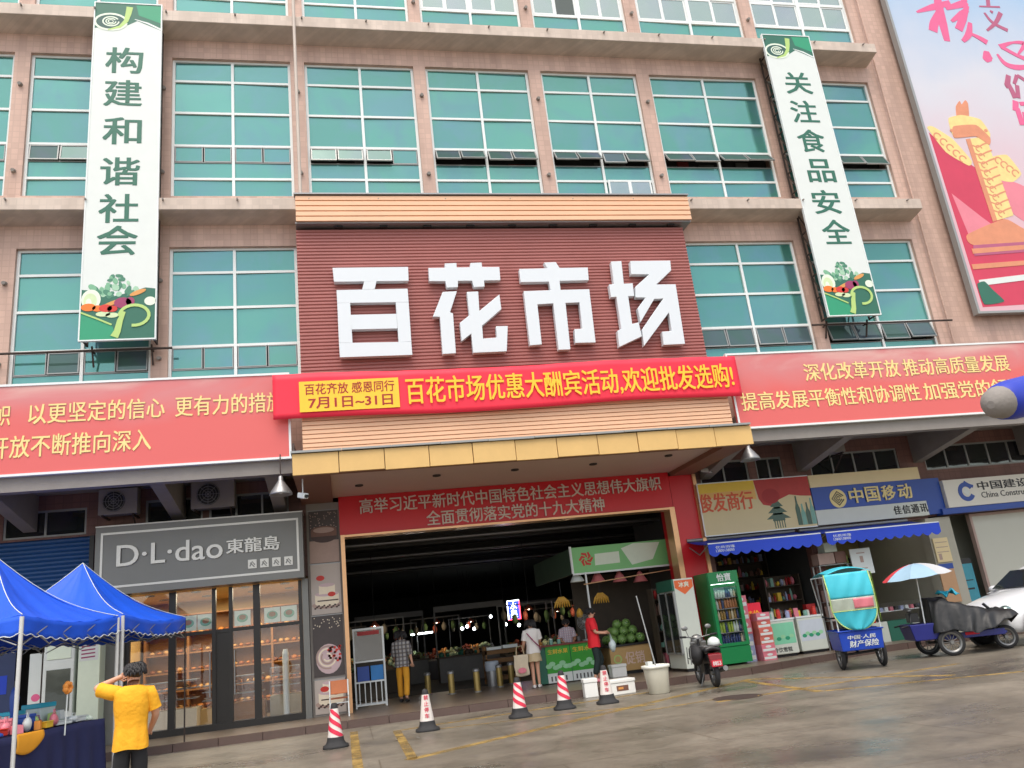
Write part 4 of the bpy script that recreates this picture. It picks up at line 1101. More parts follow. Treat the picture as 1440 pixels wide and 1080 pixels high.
def d2(a, h):
    a.disc(.5, .3, .49, .13, 0, .002, 4); a.disc(.52, .36, .40, .11, .002, .003, 2, a0=pi, a1=2*pi); a.rect(.12, .92, .36, .66, .002, .004, 2); a.disc(.52, .66, .40, .08, .004, .0045, 5); a.rect(.26, .8, .66, .96, .0045, .005, 2); a.disc(.53, .96, .27, .06, .005, .0055, 5)
    a.disc(.32, h * .72, .14, .09, .004, .006, 3); a.disc(.68, .64, .13, .08, .006, .008, 3); a.rect(.2, .9, .42, .46, .004, .006, 0)
    for i in range(14): a.disc(.12 + i * .06, .2 + .04 * (i % 3), .04, .03, .006, .008, 0, 8)
def d3(a, h):
    a.disc(.5, .55, .42, .48, 0, .002, 5)
    for k, r in enumerate((.36, .28, .2, .12)): a.arc(.46, .6, r, .5 + k, pi * 1.6 + k, .05, .002, .004 + k * .001, 2 if k % 2 else 4)
    random.seed(9)
    for i in range(26): a.disc(random.uniform(.5, .9), random.uniform(.45, .95), .045, .04, .006, .009, random.choice((3, 3, 0)), 8)
    for i in range(26): a.disc(random.uniform(.04, .96), random.uniform(h * .78, h * .98), .02, .018, .001, .003, 2, 6)
poster('dark poster of a chocolate cake, topmost on the pillar left of the entrance', 3.78, 5.1, M['postdark'], d1)
poster('pale poster of a white strawberry cake, in the middle of the entrance pillar', 2.52, 3.74, M['postpale'], d2)
poster('dark poster of swirled cream with red berries, lowest on the entrance pillar', 1.05, 2.48, M['postdark'], d3)
poster('small pale cake poster low on the entrance pillar behind the folding chair', .2, .98, M['postpale'], d2)

# ---------------------------------------------------------------- blue shutter and things left of the bakery
t = thing('roller_shutter', 'half lowered blue corrugated roller shutter left of the bakery sign', 'shutter', (-4, 2.5, 2.9))
M['shutter'] = mat('blue_shutter_paint', lin(36, 84, 140), .5, .2, 1.5)
s = MB().frame(U=(0, -1, 0), V=(0, 0, 1), W=(1, 0, 0), o=(0, 2.52, 0)); pts = [(-.02, 2.9)]
for i in range(20):
    z = 2.9 + i * .1025; pts += [(.0, z), (.03, z + .03), (.03, z + .07)]
pts += [(0, 4.95), (-.02, 4.95)]
s.prism(pts, -5.6, -2.2); s.build('slat_curtain', M['shutter'], t)
s = MB(); s.box(-2.2, -2.1, 2.4, 2.6, .15, 4.95); s.build('guide_rail', M['black'], t)
t = thing('display_fridge', 'white upright fridge with a sticker strip behind the blue tents', 'fridge', (-2.5, 2.2, .15))
MB().box(-2.85, -2.22, 1.7, 2.3, .2, 2.6).build('cabinet', M['white'], t, bevel=.02)
s = MB(); s.box(-2.78, -2.29, 1.685, 1.698, 1.0, 1.9); s.build('glass_door', M['darkglass'], t)
s = MB(); s.box(-2.78, -2.29, 1.683, 1.697, 2.12, 2.5); s.build('header_panel', M['pale'], t)
t = thing('notice_pillar', 'white clad pillar with a purple printed notice behind the tents', 'pillar', (-1.95, 1.9, .15))
MB().box(-2.15, -1.7, 1.75, 2.2, .15, 2.85).build('cladding', M['pale'], t)
s = MB().frame(o=(0, 1.75, 0)); s.rect(-2.13, -1.74, 2.02, 2.4, 0, .006); 
for i in range(4): s.stroke([(-2.09, 2.09 + i * .08), (-1.80, 2.1 + i * .08)], .03, .006, .008, 1)
s.build('notice', [M['white'], M['purple']], t)
t = thing('standing_banner', 'narrow white standing banner with a pink emblem behind the goods table', 'banner', (-3.0, 2.0, .15))
MB().box(-3.22, -2.9, 1.95, 1.97, .5, 2.3).build('sheet', M['white'], t)
s = MB().frame(o=(0, 1.95, 0)); s.disc(-3.06, 1.35, .09, .08, 0, .004, 0); s.rect(-3.2, -2.92, .75, .95, 0, .004, 1); s.build('emblem', [M['pinktext'], M['cyan'] if 'cyan' in M else M['blue']], t)
MB().tube([(-3.06, 2.0, .15), (-3.06, 2.0, 2.3)], .02, 6).build('pole', M['steel'], t)
t = thing('shop_poster', 'dark blue poster board with a red top at the left edge behind the tents', 'poster', (-4.2, 2.2, 1.2))
MB().box(-4.6, -3.6, 2.2, 2.24, .9, 2.9).build('board', mat('navy_print', lin(36, 52, 92), .5, .3, 3), t)
s = MB().frame(o=(0, 2.2, 0)); s.rect(-4.5, -3.7, 2.4, 2.75, 0, .004, 0); s.rect(-4.5, -3.75, 1.5, 1.9, 0, .004, 1); s.rect(-4.4, -3.9, 1.2, 1.35, 0, .004, 2); s.build('print', [M['deepred'], M['blue'], M['lime']], t)

# ---------------------------------------------------------------- air conditioners, lamps, cameras
def aircon(label, x0, x1, y, z0, z1):
    t = thing('air_conditioner', label, 'air conditioner', ((x0 + x1) / 2, y, z0), group='air conditioner units under the slogan banners')
    MB().box(x0, x1, y, y + .35, z0, z1).build('casing', M['concrete'], t, bevel=.02)
    cx, cz, r = x0 + (x1 - x0) * .4, (z0 + z1) / 2, (z1 - z0) * .4
    s = MB().frame(o=(cx, y - .012, cz)); s.disc(0, 0, r, r, 0, .01, 0, 24)
    s.build('fan_opening', M['black'], t)
    s = MB()
    for k in range(4): 
        q = r * (k + 1) / 4.2
        s.tube([(cx + q * cos(a), y - .03, cz + q * sin(a)) for a in [i * pi / 10 for i in range(21)]], .006, 5)
    for k in range(4):
        a = k * pi / 4; s.tube([(cx - r * cos(a), y - .035, cz - r * sin(a)), (cx + r * cos(a), y - .035, cz + r * sin(a))], .005, 5)
    s.build('fan_grille', M['steel'], t)
    s = MB(); s.bar((x0 + .1, y, z0 - .02), (x0 + .1, YW, z0 - .02), .04); s.bar((x1 - .1, y, z0 - .02), (x1 - .1, YW, z0 - .02), .04); s.bar((x1 - .1, y + .05, z0 - .04), (x1 - .1, YW, z0 - .5), .03)
    s.build('bracket', M['iron'], t)
aircon('small air conditioner unit above the left end of the bakery sign', -1.88, -1.0, 1.8, 5.32, 5.95)
aircon('larger air conditioner unit above the right half of the bakery sign', .22, 1.25, 1.8, 5.3, 5.98)
aircon('air conditioner unit above the blue phone shop sign', 17.4, 18.35, 1.8, 5.55, 6.0)
def hanglamp(label, x, y, z):
    t = thing('hanging_lamp', label, 'lamp', (x, y, z), group='bell lamps at the ends of the canopy')
    MB().lathe([(.03, .42), (.05, .4), (.055, .32), (.08, .28), (.15, .18), (.24, .04), (.25, 0), (.23, 0), (.13, .16), (.04, .26)], (x, y, z), 20).build('lamp_shade', M['steel'], t)
    MB().ball((x, y, z + .12), (.07, .07, .1)).build('bulb', M['white'], t)
    MB().tube([(x, y, z + .4), (x, y, z + .8), (x, y + .1, z + 1.0)], .014, 6).build('stem', M['iron'], t)
hanglamp('grey bell shaped lamp hanging left of the canopy over the bakery sign', 2.55, -.85, 5.0)
hanglamp('grey bell shaped lamp hanging right of the canopy over the grocery sign', 13.82, -.85, 5.0)
def cctv(label, x, y, z, top):
    t = thing('security_camera', label, 'camera', (x, y, z), group='security cameras by the entrance canopy')
    MB().tube([(x, y, z + .05), (x, y, top)], .014, 6).build('drop_rod', M['alu'], t)
    s = MB(); s.obox((x, y - .05, z), (.12, .32, .12), RZM(.5) @ Matrix.Rotation(.25, 3, 'X')); s.build('camera_body', M['alu'], t, bevel=.02)
    s = MB(); s.tube([Vector((x, y - .05, z)) + RZM(.5) @ Vector((0, -.15, -.04)), Vector((x, y - .05, z)) + RZM(.5) @ Vector((0, -.19, -.05))], .04, 10); s.build('lens', M['black'], t)
cctv('white security camera on a rod between bakery sign and canopy', 3.02, -.95, 4.92, 5.5)
cctv('white security camera above the grocery sign', 13.95, 2.0, 5.33, 5.9)

# ---------------------------------------------------------------- grocery sign, phone shop sign, bank sign
YS = 2.15
t = thing('shop_sign', 'grocery sign with orange characters on yellow, a green pagoda and bottles', 'sign', (15.4, YS, 3.5))
gx0, gx1, gz0, gz1 = 13.68, 17.14, 3.53, 4.97
MB().box(gx0, gx1, YS, 2.42, gz0, gz1).build('panel', mat('beige_sign_print', lin(214, 196, 150), .45, .08, 1.2), t)
M['sunyellow'] = mat('sun_yellow_print', lin(228, 190, 56), .45, .12, 2); M['flagred'] = mat('flag_red_print', lin(176, 44, 38), .45, .25, 2.5); M['pagoda'] = mat('pagoda_green_print', lin(74, 100, 84), .45, .2, 8); M['bottle'] = mat('bottle_teal_print', lin(120, 168, 152), .45, .25, 6)
a = MB().frame(o=(gx0, YS, gz0)); W, H = gx1 - gx0, gz1 - gz0
a.rect(0, W * .5, H * .82, H, 0, .002, 0); a.prism([(0, H * .82), (W * .5, H * .82), (W * .5, H * .62), (W * .25, H * .74), (0, H * .7)], 0, .002, 4)
a.prism([(W * .5, H), (W, H), (W, H * .6), (W * .9, H * .62), (W * .8, H * .66), (W * .68, H * .56), (W * .62, H * .46), (W * .55, H * .5), (W * .52, H * .62)], 0, .003, 1)
a.disc(W * .63, H * .66, .28, .22, .003, .005, 5)
px = W * .665
for z, w_ in ((.47, .2), (.35, .3), (.23, .38)):
    a.prism([(px - w_, H * z - .04), (px + w_, H * z - .04), (px + w_ * .6, H * z + .06), (px + w_ * .35, H * z + .12), (px - w_ * .35, H * z + .12), (px - w_ * .6, H * z + .06)], 0, .004, 2)
    a.rect(px - w_ * .5, px + w_ * .5, H * z - .1, H * z - .04, 0, .004, 2)
a.prism([(px - .03, H * .55), (px + .03, H * .55), (px, H * .66)], 0, .004, 2)
for i in range(5): a.rect(px - .16 + i * .075, px - .13 + i * .075, H * .02, H * .17, 0, .004, 2)
for i in range(7):
    x = W * .83 + (i % 4) * .15; h = H * random.uniform(.42, .62)
    a.prism([(x, H * .04), (x + .14, H * .04), (x + .14, h * .6), (x + .1, h * .75), (x + .09, h), (x + .05, h), (x + .04, h * .75), (x, h * .6)], .004 + i * .0006, .006 + i * .0006, 3 if i % 2 else 2)
a.build('printed_picture', [M['sunyellow'], M['flagred'], M['pagoda'], M['bottle'], mat('amber_print', lin(226, 176, 96), .45, .1), M['deepred']], t)
l = MB().frame(o=(0, YS, 0)); l.text('俊发商行', at(983, 705, YS)[0], at(1059, 705, YS)[0], 4.17, 4.68, 0, .008, 0, .03); l.build('lettering', mat('orange_red_print', lin(214, 84, 42), .45, .15, 3), t)
s = MB(); s.box(gx0 - .02, gx1, YS - .02, YS + .02, gz1, gz1 + .025); s.box(gx0 - .02, gx1, YS - .02, YS + .02, gz0 - .03, gz0); s.box(gx0 - .03, gx0, YS - .02, YS + .02, gz0, gz1); s.build('rim', M['alu'], t)

t = thing('shop_sign', 'blue phone shop sign with cream emblem and characters between pale bands', 'sign', (19, YS, 3.5))
M['signblue'] = mat('phone_sign_blue', lin(36, 74, 158), .4, .1, 1.5); M['cream2'] = mat('cream_sign_panel', lin(226, 206, 158), .4, .06); M['creamlet'] = mat('cream_letter', lin(226, 206, 140), .4, .06)
mx0, mx1 = 17.17, 20.85
s = MB(); s.box(mx0, mx1, YS, 2.42, 4.62, 4.98); s.build('upper_band', M['cream2'], t)
s = MB(); s.box(mx0, mx1 - .02, YS - .01, 2.42, 3.96, 4.615); s.box(mx1 - .02, 21.5, YS + .06, 2.42, 3.55, 4.615); s.build('blue_band', M['signblue'], t)
s = MB(); s.box(mx0, mx1, YS, 2.42, 3.53, 3.955); s.build('lower_band', mat('pale_sign_panel', lin(206, 210, 200), .4, .06), t)
l = MB().frame(o=(0, YS - .01, 0)); ex, ez = at(1178, 701, YS)
l.disc(ex, ez, .27, .27, 0, .012, 0, 28)
for r in (.2, .13, .06):
    l.stroke([(ex + r * .9, ez + r * .3), (ex, ez + r), (ex - r, ez), (ex, ez - r), (ex + r * .9, ez - r * .2)], .035, .012, .016, 1)
l.build('emblem', [M['creamlet'], M['black']], t)
l = MB().frame(o=(0, YS - .01, 0))
for i, c in enumerate('中国移动'): 
    x0 = at(1194 + 23.4 * i, 700, YS)[0]; l.text(c, x0, x0 + .44, 4.07, 4.5, 0, .03, 0, .03)
l.build('lettering', M['creamlet'], t)
l = MB().frame(o=(0, YS, 0))
for i, c in enumerate('佳信通讯'): x0 = at(1257 + 12.6 * i, 718, YS)[0]; l.text(c, x0, x0 + .25, 3.63, 3.88, 0, .01, 0, .03)
l.build('small_lettering', M['black'], t)

t = thing('shop_sign', 'white bank sign with blue ring emblem and dark characters over a blue strip', 'sign', (25, YS, 3.6))
MB().box(21.52, 29, YS - .06, 2.42, 3.68, 4.5).build('panel', mat('bank_sign_white', lin(222, 218, 206), .4, .05), t)
MB().box(21.3, 29, YS - .02, 2.42, 3.50, 3.675).build('blue_strip', M['signblue'], t)
l = MB().frame(o=(0, YS - .06, 0)); ex, ez = at(1357, 692, YS)
l.arc(ex, ez, .22, .5, 2 * pi - .5, .13, 0, .012, 0, 30); l.prism([(ex, ez - .13), (ex + .13, ez), (ex, ez + .13), (ex - .13, ez)], 0, .01, 1); l.stroke([(ex - .02, ez + .3), (ex + .12, ez + .2), (ex + .27, ez + .14)], .09, .012, .014, 0)
l.build('emblem', [M['signblue'], M['white']], t)
l = MB().frame(o=(0, YS - .06, 0)); x0 = at(1373, 686, YS)[0]
l.text('中国建设银行', x0, x0 + 2.75, 4.12, 4.38, 0, .01, 0, .02); l.text('China Construction Bank', x0 + .05, x0 + 2.7, 3.88, 4.06, 0, .01, 0, 0)
l.build('lettering', M['dtext'] if 'dtext' in M else M['black'], t)

# ---------------------------------------------------------------- blue awnings
def awning(label, x0, x1):
    t = thing('awning', label, 'awning', ((x0 + x1) / 2, 1.1, 2.85), group='blue scalloped shop awnings')
    yb, yf, zb, zf = 2.3, 1.0, 3.42, 3.2
    s = MB(); s.sheet(lambda u, v: (x0 + (x1 - x0) * u, yb + (yf - yb) * v, zb + (zf - zb) * v - .03 * sin(pi * v) + .008 * sin(u * 40)), 30, 6, .01, n=Vector((0, 0, 1))); s.build('cover', M['blue'], t)
    s = MB().frame(o=(0, yf, 0)); k = int((x1 - x0) / .28); pts = [(x0, zf)]
    for i in range(k):
        a, b = x0 + (x1 - x0) * i / k, x0 + (x1 - x0) * (i + 1) / k
        for q in range(6): pts.append((a + (b - a) * q / 6, zf - .25 - .08 * sin(pi * q / 6)))
    pts += [(x1, zf - .25), (x1, zf)]
    s.prism(pts, 0, .008); s.build('valance', M['blue'], t)
    s = MB(); s.tube([(x0, yf + .01, zf + .01), (x1, yf + .01, zf + .01)], .022, 8); s.build('front_bar', M['alu'], t)
    s = MB(); s.tube([(x0, yb, zb + .03), (x1, yb, zb + .03)], .05, 8)
    for x in (x0 + .05, x1 - .05): s.tube([(x, yf + .02, zf - .0), (x, 1.7, 3.0), (x, 2.4, 3.3)], .018, 6)
    s.build('folding_arm', M['greyalu'], t)
    l = MB().frame(o=(0, yf - .008, 0)); l.text('优质雨篷', x0 + .2, x0 + .75, zf - .13, zf - .06, 0, .003, 0, 0); l.text('13800138000', x0 + .2, x0 + .72, zf - .22, zf - .15, 0, .003, 0, 0)
    l.build('small_print', M['white'], t)
awning('blue scalloped awning below the grocery sign', 13.15, 16.45)
awning('blue scalloped awning below the blue phone shop sign', 16.6, 20.15)

# ---------------------------------------------------------------- market hall: lamps, neon, bollards, dim stalls
def gz(px, py, z=0.15):
    d = CM.to_3x3() @ Vector(((px - 720) / F, (540 - py) / F, -1)); t = (z - CAM.z) / d.z
    p = CAM + d * t
    return p.x, p.y
for px, py, Y in ((650, 884, 20), (657, 881, 21), (667, 884, 22), (711, 878, 18), (730, 879, 19), (690, 867, 24)):
    x, z = at(px, py, Y)
    t = thing('hall_lamp', 'small glowing bulb hanging deep inside the dark hall', 'lamp', (x, Y, z), group='glowing bulbs deep in the hall')
    MB().ball((0, 0, 0), .07).build('bulb', M['coldlamp'], t, world=False)
    MB().tube([(0, 0, .09), (0, 0, 4.7 - z)], .012, 5).build('cord', M['black'], t, world=False)
for px, py, Y in ((593, 891, 20), (690, 784, 16), (560, 800, 22)):
    x, z = at(px, py, Y)
    t = thing('tube_lamp', {593: 'lit white tube lamp low in the dark hall behind the plaid shirt', 690: 'faint tube lamp high under the dark hall ceiling, right of centre', 560: 'faint tube lamp high under the dark hall ceiling, left of centre'}[px], 'lamp', (x, Y, z))
    MB().tube([(-.5, 0, 0), (.5, 0, .02)], .035, 8).build('tube', M['coldlamp'] if px == 593 else mat('dim_tube', (.5, .5, .5), .5, 0, emit=(.8, .9, 1), estr=.6), t, world=False)
    MB().box(-.55, .55, -.04, .04, .04, .09).build('housing', M['greyalu'], t, world=False)
    MB().tube([(0, 0, .09), (0, 0, 4.7 - z)], .012, 5).build('cord', M['black'], t, world=False)
t = thing('neon_sign', 'lit upright neon sign with white characters and red and blue edges', 'sign', (9.98, 12, 2.0))
nx0, nx1, nz0, nz1 = 9.76, 10.22, 2.02, 2.7
MB().box(nx0, nx1, 12, 12.1, nz0, nz1).build('panel', mat('neon_panel_blue', (0.01, .02, .2), .4, 0, emit=(.05, .12, .9), estr=.8), t)
l = MB().frame(o=(0, 12, 0)); l.text('水', nx0 + .1, nx1 - .1, 2.38, 2.64, 0, .01, 0, .02); l.text('果', nx0 + .1, nx1 - .1, 2.08, 2.34, 0, .01, 0, .02)
l.build('lettering', mat('neon_white', (1, 1, 1), .4, 0, emit=(.85, .95, 1), estr=3), t)
s = MB(); s.tube([(nx0, 11.98, nz0), (nx0, 11.98, nz1), (nx1, 11.98, nz1)], .02, 6); s.build('white_tube', mat('neon_tube_white', (1, 1, 1), .4, 0, emit=(.9, .95, 1), estr=4), t)
s = MB(); s.tube([(nx0, 11.98, nz0), (nx1, 11.98, nz0), (nx1, 11.98, nz1 - .03)], .02, 6); s.build('red_tube', mat('neon_tube_red', (1, 0, 0), .4, 0, emit=(1, .05, .08), estr=4), t)
M['brassy'] = mat('dull_brass', lin(170, 146, 84), .4, .25, 8, metal=.4)
proto = None
for px, py in ((602, 968), (636, 976), (672, 973), (704, 966), (720, 959)):
    x, y = gz(px, py); y = min(y, 5.4); x = at(px, py, y)[0]
    lab = {602: 'dull yellow bollard standing behind the leftmost lettered cone', 636: 'dull yellow bollard second from the left in the hall entrance', 672: 'dull yellow bollard in the middle of the entrance row', 704: 'dull yellow bollard fourth from the left, by the stainless bins', 720: 'dull yellow bollard nearest the woman with the tote bag'}[px]
    if proto is None:
        proto = thing('bollard', lab, 'bollard', (x, y, .15), group='bollards across the hall entrance')
        MB().lathe([(.085, 0), (.085, .5), (.08, .52)], n=16).build('post', M['brassy'], proto, world=False)
        MB().lathe([(.095, .52), (.098, .56), (.07, .6), (.001, .61)], n=16).build('cap', M['steel'], proto, world=False)
        MB().lathe([(.12, 0), (.12, .02), (.09, .03)], n=16).build('base_ring', M['steel'], proto, world=False)
    else:
        c = copy_tree(proto); c.location = (x, y, .15); c['label'] = lab
# dim stalls deep inside
M['dimwood'] = mat('dim_stall_wood', (.06, .045, .03), .7, .3, 4); M['dimgrey'] = mat('dim_stall_metal', (.09, .09, .09), .5, .3, 4)  # wood and metal tones darkened to carry the hall's shade
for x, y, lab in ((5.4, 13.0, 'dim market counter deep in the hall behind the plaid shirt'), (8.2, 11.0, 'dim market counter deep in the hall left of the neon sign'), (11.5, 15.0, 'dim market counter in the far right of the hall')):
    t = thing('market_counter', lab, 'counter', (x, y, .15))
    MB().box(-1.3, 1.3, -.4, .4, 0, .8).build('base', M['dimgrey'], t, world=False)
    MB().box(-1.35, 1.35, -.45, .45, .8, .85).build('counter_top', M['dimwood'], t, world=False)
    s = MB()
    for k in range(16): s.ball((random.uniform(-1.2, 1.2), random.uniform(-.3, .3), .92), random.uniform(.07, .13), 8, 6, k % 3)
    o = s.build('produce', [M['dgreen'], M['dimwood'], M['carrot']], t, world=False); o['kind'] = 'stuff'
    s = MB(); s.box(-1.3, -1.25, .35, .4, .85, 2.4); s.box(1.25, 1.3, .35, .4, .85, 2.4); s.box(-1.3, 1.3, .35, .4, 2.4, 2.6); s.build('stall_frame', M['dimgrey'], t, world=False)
M['dimgreen'] = mat('dim_vegetables', lin(70, 96, 52), .7, .4, 6); M['dimred'] = mat('dim_fruit', lin(130, 60, 40), .7, .4, 6); M['sack'] = mat('dim_sack', lin(96, 90, 76), .8, .2, 6)  # produce and sack colours darkened for the gloom inside the hall
hall = [(4.7, 9.0, 'vegetable stall with pale sacks, nearest the left wall of the hall'), (7.3, 14.5, 'vegetable stall in the middle of the hall, under the glowing bulbs'), (9.9, 9.0, 'fruit stall standing below the neon sign'), (12.0, 10.5, 'fruit stall behind the green fascia, deep at the right'), (6.0, 20.0, 'far vegetable stall at the back left of the hall'), (9.6, 21.0, 'far vegetable stall at the back right of the hall'), (3.6, 16.0, 'far stall with red produce at the left edge of the hall'), (13.4, 19.0, 'far stall with red produce at the right edge of the hall')]
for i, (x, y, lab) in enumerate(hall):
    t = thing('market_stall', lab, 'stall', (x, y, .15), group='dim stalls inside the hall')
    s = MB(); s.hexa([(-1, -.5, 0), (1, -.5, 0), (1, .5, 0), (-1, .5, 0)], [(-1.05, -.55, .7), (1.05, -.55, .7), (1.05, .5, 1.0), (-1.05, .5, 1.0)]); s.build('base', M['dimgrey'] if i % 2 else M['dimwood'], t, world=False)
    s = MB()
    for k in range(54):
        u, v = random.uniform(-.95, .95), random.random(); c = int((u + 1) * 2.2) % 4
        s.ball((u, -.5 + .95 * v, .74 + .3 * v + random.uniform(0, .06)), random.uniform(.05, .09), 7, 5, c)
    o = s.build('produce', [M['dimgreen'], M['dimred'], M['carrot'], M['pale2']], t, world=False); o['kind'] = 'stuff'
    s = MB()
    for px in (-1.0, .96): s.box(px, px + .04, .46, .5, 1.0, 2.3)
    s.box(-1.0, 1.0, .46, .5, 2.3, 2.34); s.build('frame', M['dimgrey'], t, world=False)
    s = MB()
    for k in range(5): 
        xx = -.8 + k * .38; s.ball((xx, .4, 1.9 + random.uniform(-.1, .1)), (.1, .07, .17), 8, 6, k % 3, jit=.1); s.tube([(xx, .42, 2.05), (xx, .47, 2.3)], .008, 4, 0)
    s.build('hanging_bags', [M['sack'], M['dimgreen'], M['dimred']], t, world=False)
    h = thing('hall_lamp', ['warm shaded lamp over the stall nearest the left wall', 'warm shaded lamp over the middle stall', 'warm shaded lamp over the fruit stall below the neon sign', 'warm shaded lamp over the stall behind the green fascia', 'warm shaded lamp over the far left stall', 'warm shaded lamp over the far right stall', 'warm shaded lamp over the stall at the left edge', 'warm shaded lamp over the stall at the right edge'][i], 'lamp', (x, y - .1, 2.25), group='shaded lamps over the hall stalls')
    MB().lathe([(.03, .16), (.05, .14), (.17, 0), (.16, 0), (.04, .12)], n=14, cap=False).build('lamp_shade', M['dimred'], h, world=False)
    MB().ball((0, 0, .03), .04, 8, 6).build('bulb', M['lamp'], h, world=False)
    MB().tube([(0, 0, .15), (0, 0, 2.4)], .01, 4).build('cord', M['black'], h, world=False)
    pl = bpy.data.lights.new('added_stall_light', 'POINT'); pl.energy = 7; pl.color = (1, .8, .55); pl.shadow_soft_size = .08  # extra stall lamps and their lights, added to lift the dark hall
    po_ = bpy.data.objects.new('added_stall_light', pl); COL.objects.link(po_); po_.location = (x, y - .1, 2.2)
for k, (ya, yb) in enumerate(((5.0, 5.0), (9.0, 9.0), (14.0, 14.0))):
    MB().tube([(3.5, ya, 4.45), (25, yb, 4.45)], .05, 8).build('ceiling_pipe', M['steel'], bd)
    MB().box(3.5, 25, ya + .6, ya + .9, 4.4, 4.72).build('ceiling_beam', M['hall'], bd)
t = thing('waste_bin', 'stainless bin with a pale bag hung over its rim in the hall entrance', 'bin', (7.9, 5.6, .15))
MB().lathe([(.17, 0), (.18, .62), (.16, .66)], (0, 0, 0), 16).build('body', M['steel'], t, world=False)
s = MB().lathe([(.195, .42), (.21, .6), (.2, .68), (.15, .69)], (0, 0, 0), 14); s.build('bin_bag', mat('pale_plastic_bag', lin(180, 190, 200), .4, .2, 6), t, world=False)
t = thing('display_crate', 'low wooden crate stand with white trays, beyond the bollards', 'crate', (8.35, 6.6, .15))
s = MB()
for z in (.1, .35, .6, .85): s.box(-.5, .5, -.3, .3, z, z + .12)
for x in (-.5, .45):
    for y in (-.3, .25): s.box(x, x + .05, y, y + .05, 0, 1.1)
s.build('slats', mat('crate_wood', lin(120, 86, 48), .7, .3, 6), t, world=False)
s = MB(); s.box(-.45, .0, -.36, -.05, .98, 1.06); s.box(.05, .5, -.36, -.05, .99, 1.08); s.build('tray', M['white'], t, world=False)
# framed cabinet and chair at the left of the entrance
t = thing('glass_cabinet', 'white framed glass cabinet on legs beside the cake poster pillar', 'cabinet', (4.35, 3.5, .15))
x0, x1 = 3.95, 4.75; s = MB()
for x in (x0, x1 - .04):
    for y in (3.3, 3.7): s.box(x, x + .04, y, y + .04, .15, 2.1)
for z in (.2, .75, 1.25, 2.06):
    s.box(x0 + .04, x1 - .04, 3.3, 3.34, z, z + .04); s.box(x0 + .04, x1 - .04, 3.7, 3.74, z, z + .04)
for k in range(5): s.box(x0 + .1 + k * .14, x0 + .125 + k * .14, 3.3, 3.33, .24, .75)
s.build('frame', M['alu'], t)
s = MB(); s.box(x0 + .04, x1 - .04, 3.315, 3.325, 1.29, 2.06); s.build('glass_panel', M['glass'], t)
s = MB(); s.box(x0 + .04, x1 - .04, 3.65, 3.68, .3, 2.04); s.build('back_panel', mat('cabinet_back', lin(70, 62, 50), .7, .3, 4), t)
s = MB().frame(o=(0, 3.31, 0)); s.rect(x0 + .12, x1 - .12, 1.92, 2.02, 0, .004); s.build('red_strip', M['deepred'], t)
for a, b, c, lab in ((x0 + .08, x0 + .38, M['signblue'], 'dark blue carton on the lower shelf of the glass cabinet'), (x0 + .42, x0 + .74, mat('bright_blue_carton', lin(50, 130, 200), .5, .15), 'bright blue carton on the shelf of the glass cabinet')):
    tag(MB().box(a, b, 3.36, 3.6, .793, 1.15).build('carton', c), lab, 'box')
t = thing('folding_chair', 'white legged folding chair with a wooden orange back in front of the cake posters', 'chair', (3.55, 1.6, .15))
s = MB()
for x in (3.36, 3.78):
    s.tube([(x, 1.3, .15), (x, 1.62, .95)], .017, 7); s.tube([(x, 1.8, .15), (x, 1.45, .62)], .017, 7)
s.tube([(3.36, 1.42, .46), (3.78, 1.42, .46)], .013, 6)
s.build('legs', M['alu'], t)
s = MB(); s.obox((3.57, 1.62, .8), (.42, .02, .32), Matrix.Rotation(-.38, 3, 'X')); s.build('backrest', mat('orange_chair_wood', lin(196, 110, 56), .5, .2, 6), t, bevel=.01)
s = MB(); s.box(3.38, 3.76, 1.35, 1.7, .55, .575); s.build('seat', mat('chair_seat_wood', lin(150, 84, 48), .5, .2, 6), t)

# ---------------------------------------------------------------- fruit stall
M['stallgreen'] = mat('stall_sign_green', lin(128, 196, 124), .45, .1, 2)
t = thing('fruit_stall', 'fruit stall with a light green fascia board and pipe posts inside the entrance', 'stall', (11.5, 3.4, .15))
s = MB(); s.box(10.12, 13.3, 3.4, 3.5, 2.95, 3.66); s.build('fascia_board', M['stallgreen'], t)
s = MB(); s.box(10.12, 10.2, 3.5, 8.4, 2.95, 3.66); s.build('side_board', mat('shaded_stall_green', lin(64, 92, 70), .6, .3, 2), t)  # fascia green repeated darker, the shade indoors put into its colour
s = MB(); s.box(10.08, 13.3, 3.385, 3.40, 2.9, 2.95); s.box(10.06, 10.12, 3.385, 3.45, 2.95, 3.7); s.build('rim', M['alu'], t)
a = MB().frame(o=(0, 3.4, 0)); ex, ez = at(824, 786, 3.4)
for k in range(6):
    th = k * pi / 3; a.stroke([(ex + .05 * cos(th), ez + .05 * sin(th)), (ex + .13 * cos(th + .5), ez + .13 * sin(th + .5)), (ex + .2 * cos(th + 1.2), ez + .2 * sin(th + 1.2))], [.04, .08, .05], 0, .004 + k * .0005, 0)
xx = lambda px, py: at(px, py, 3.4)
a.prism([xx(836, 779), xx(870, 775), xx(872, 791), xx(837, 795)], 0, .005, 1)
a.prism([xx(873, 771), xx(890, 764), xx(927, 762), xx(918, 786), xx(889, 794)], 0, .005, 1)
a.build('printed_picture', [M['tomato'], M['pale']], t)
s = MB(); s.tube([(10.42, 3.3, .15), (10.42, 3.3, 2.95)], .03, 8); s.build('post', M['alu'], t)
s = MB(); s.tube([(10.3, 3.2, 2.62), (12.9, 3.2, 2.78)], .015, 6); s.build('hanging_rail', M['goldtrim'], t)
s = MB(); s.box(10.5, 13.0, 5.2, 5.3, .15, 2.95); s.build('back_board', M['dimwood'], t)
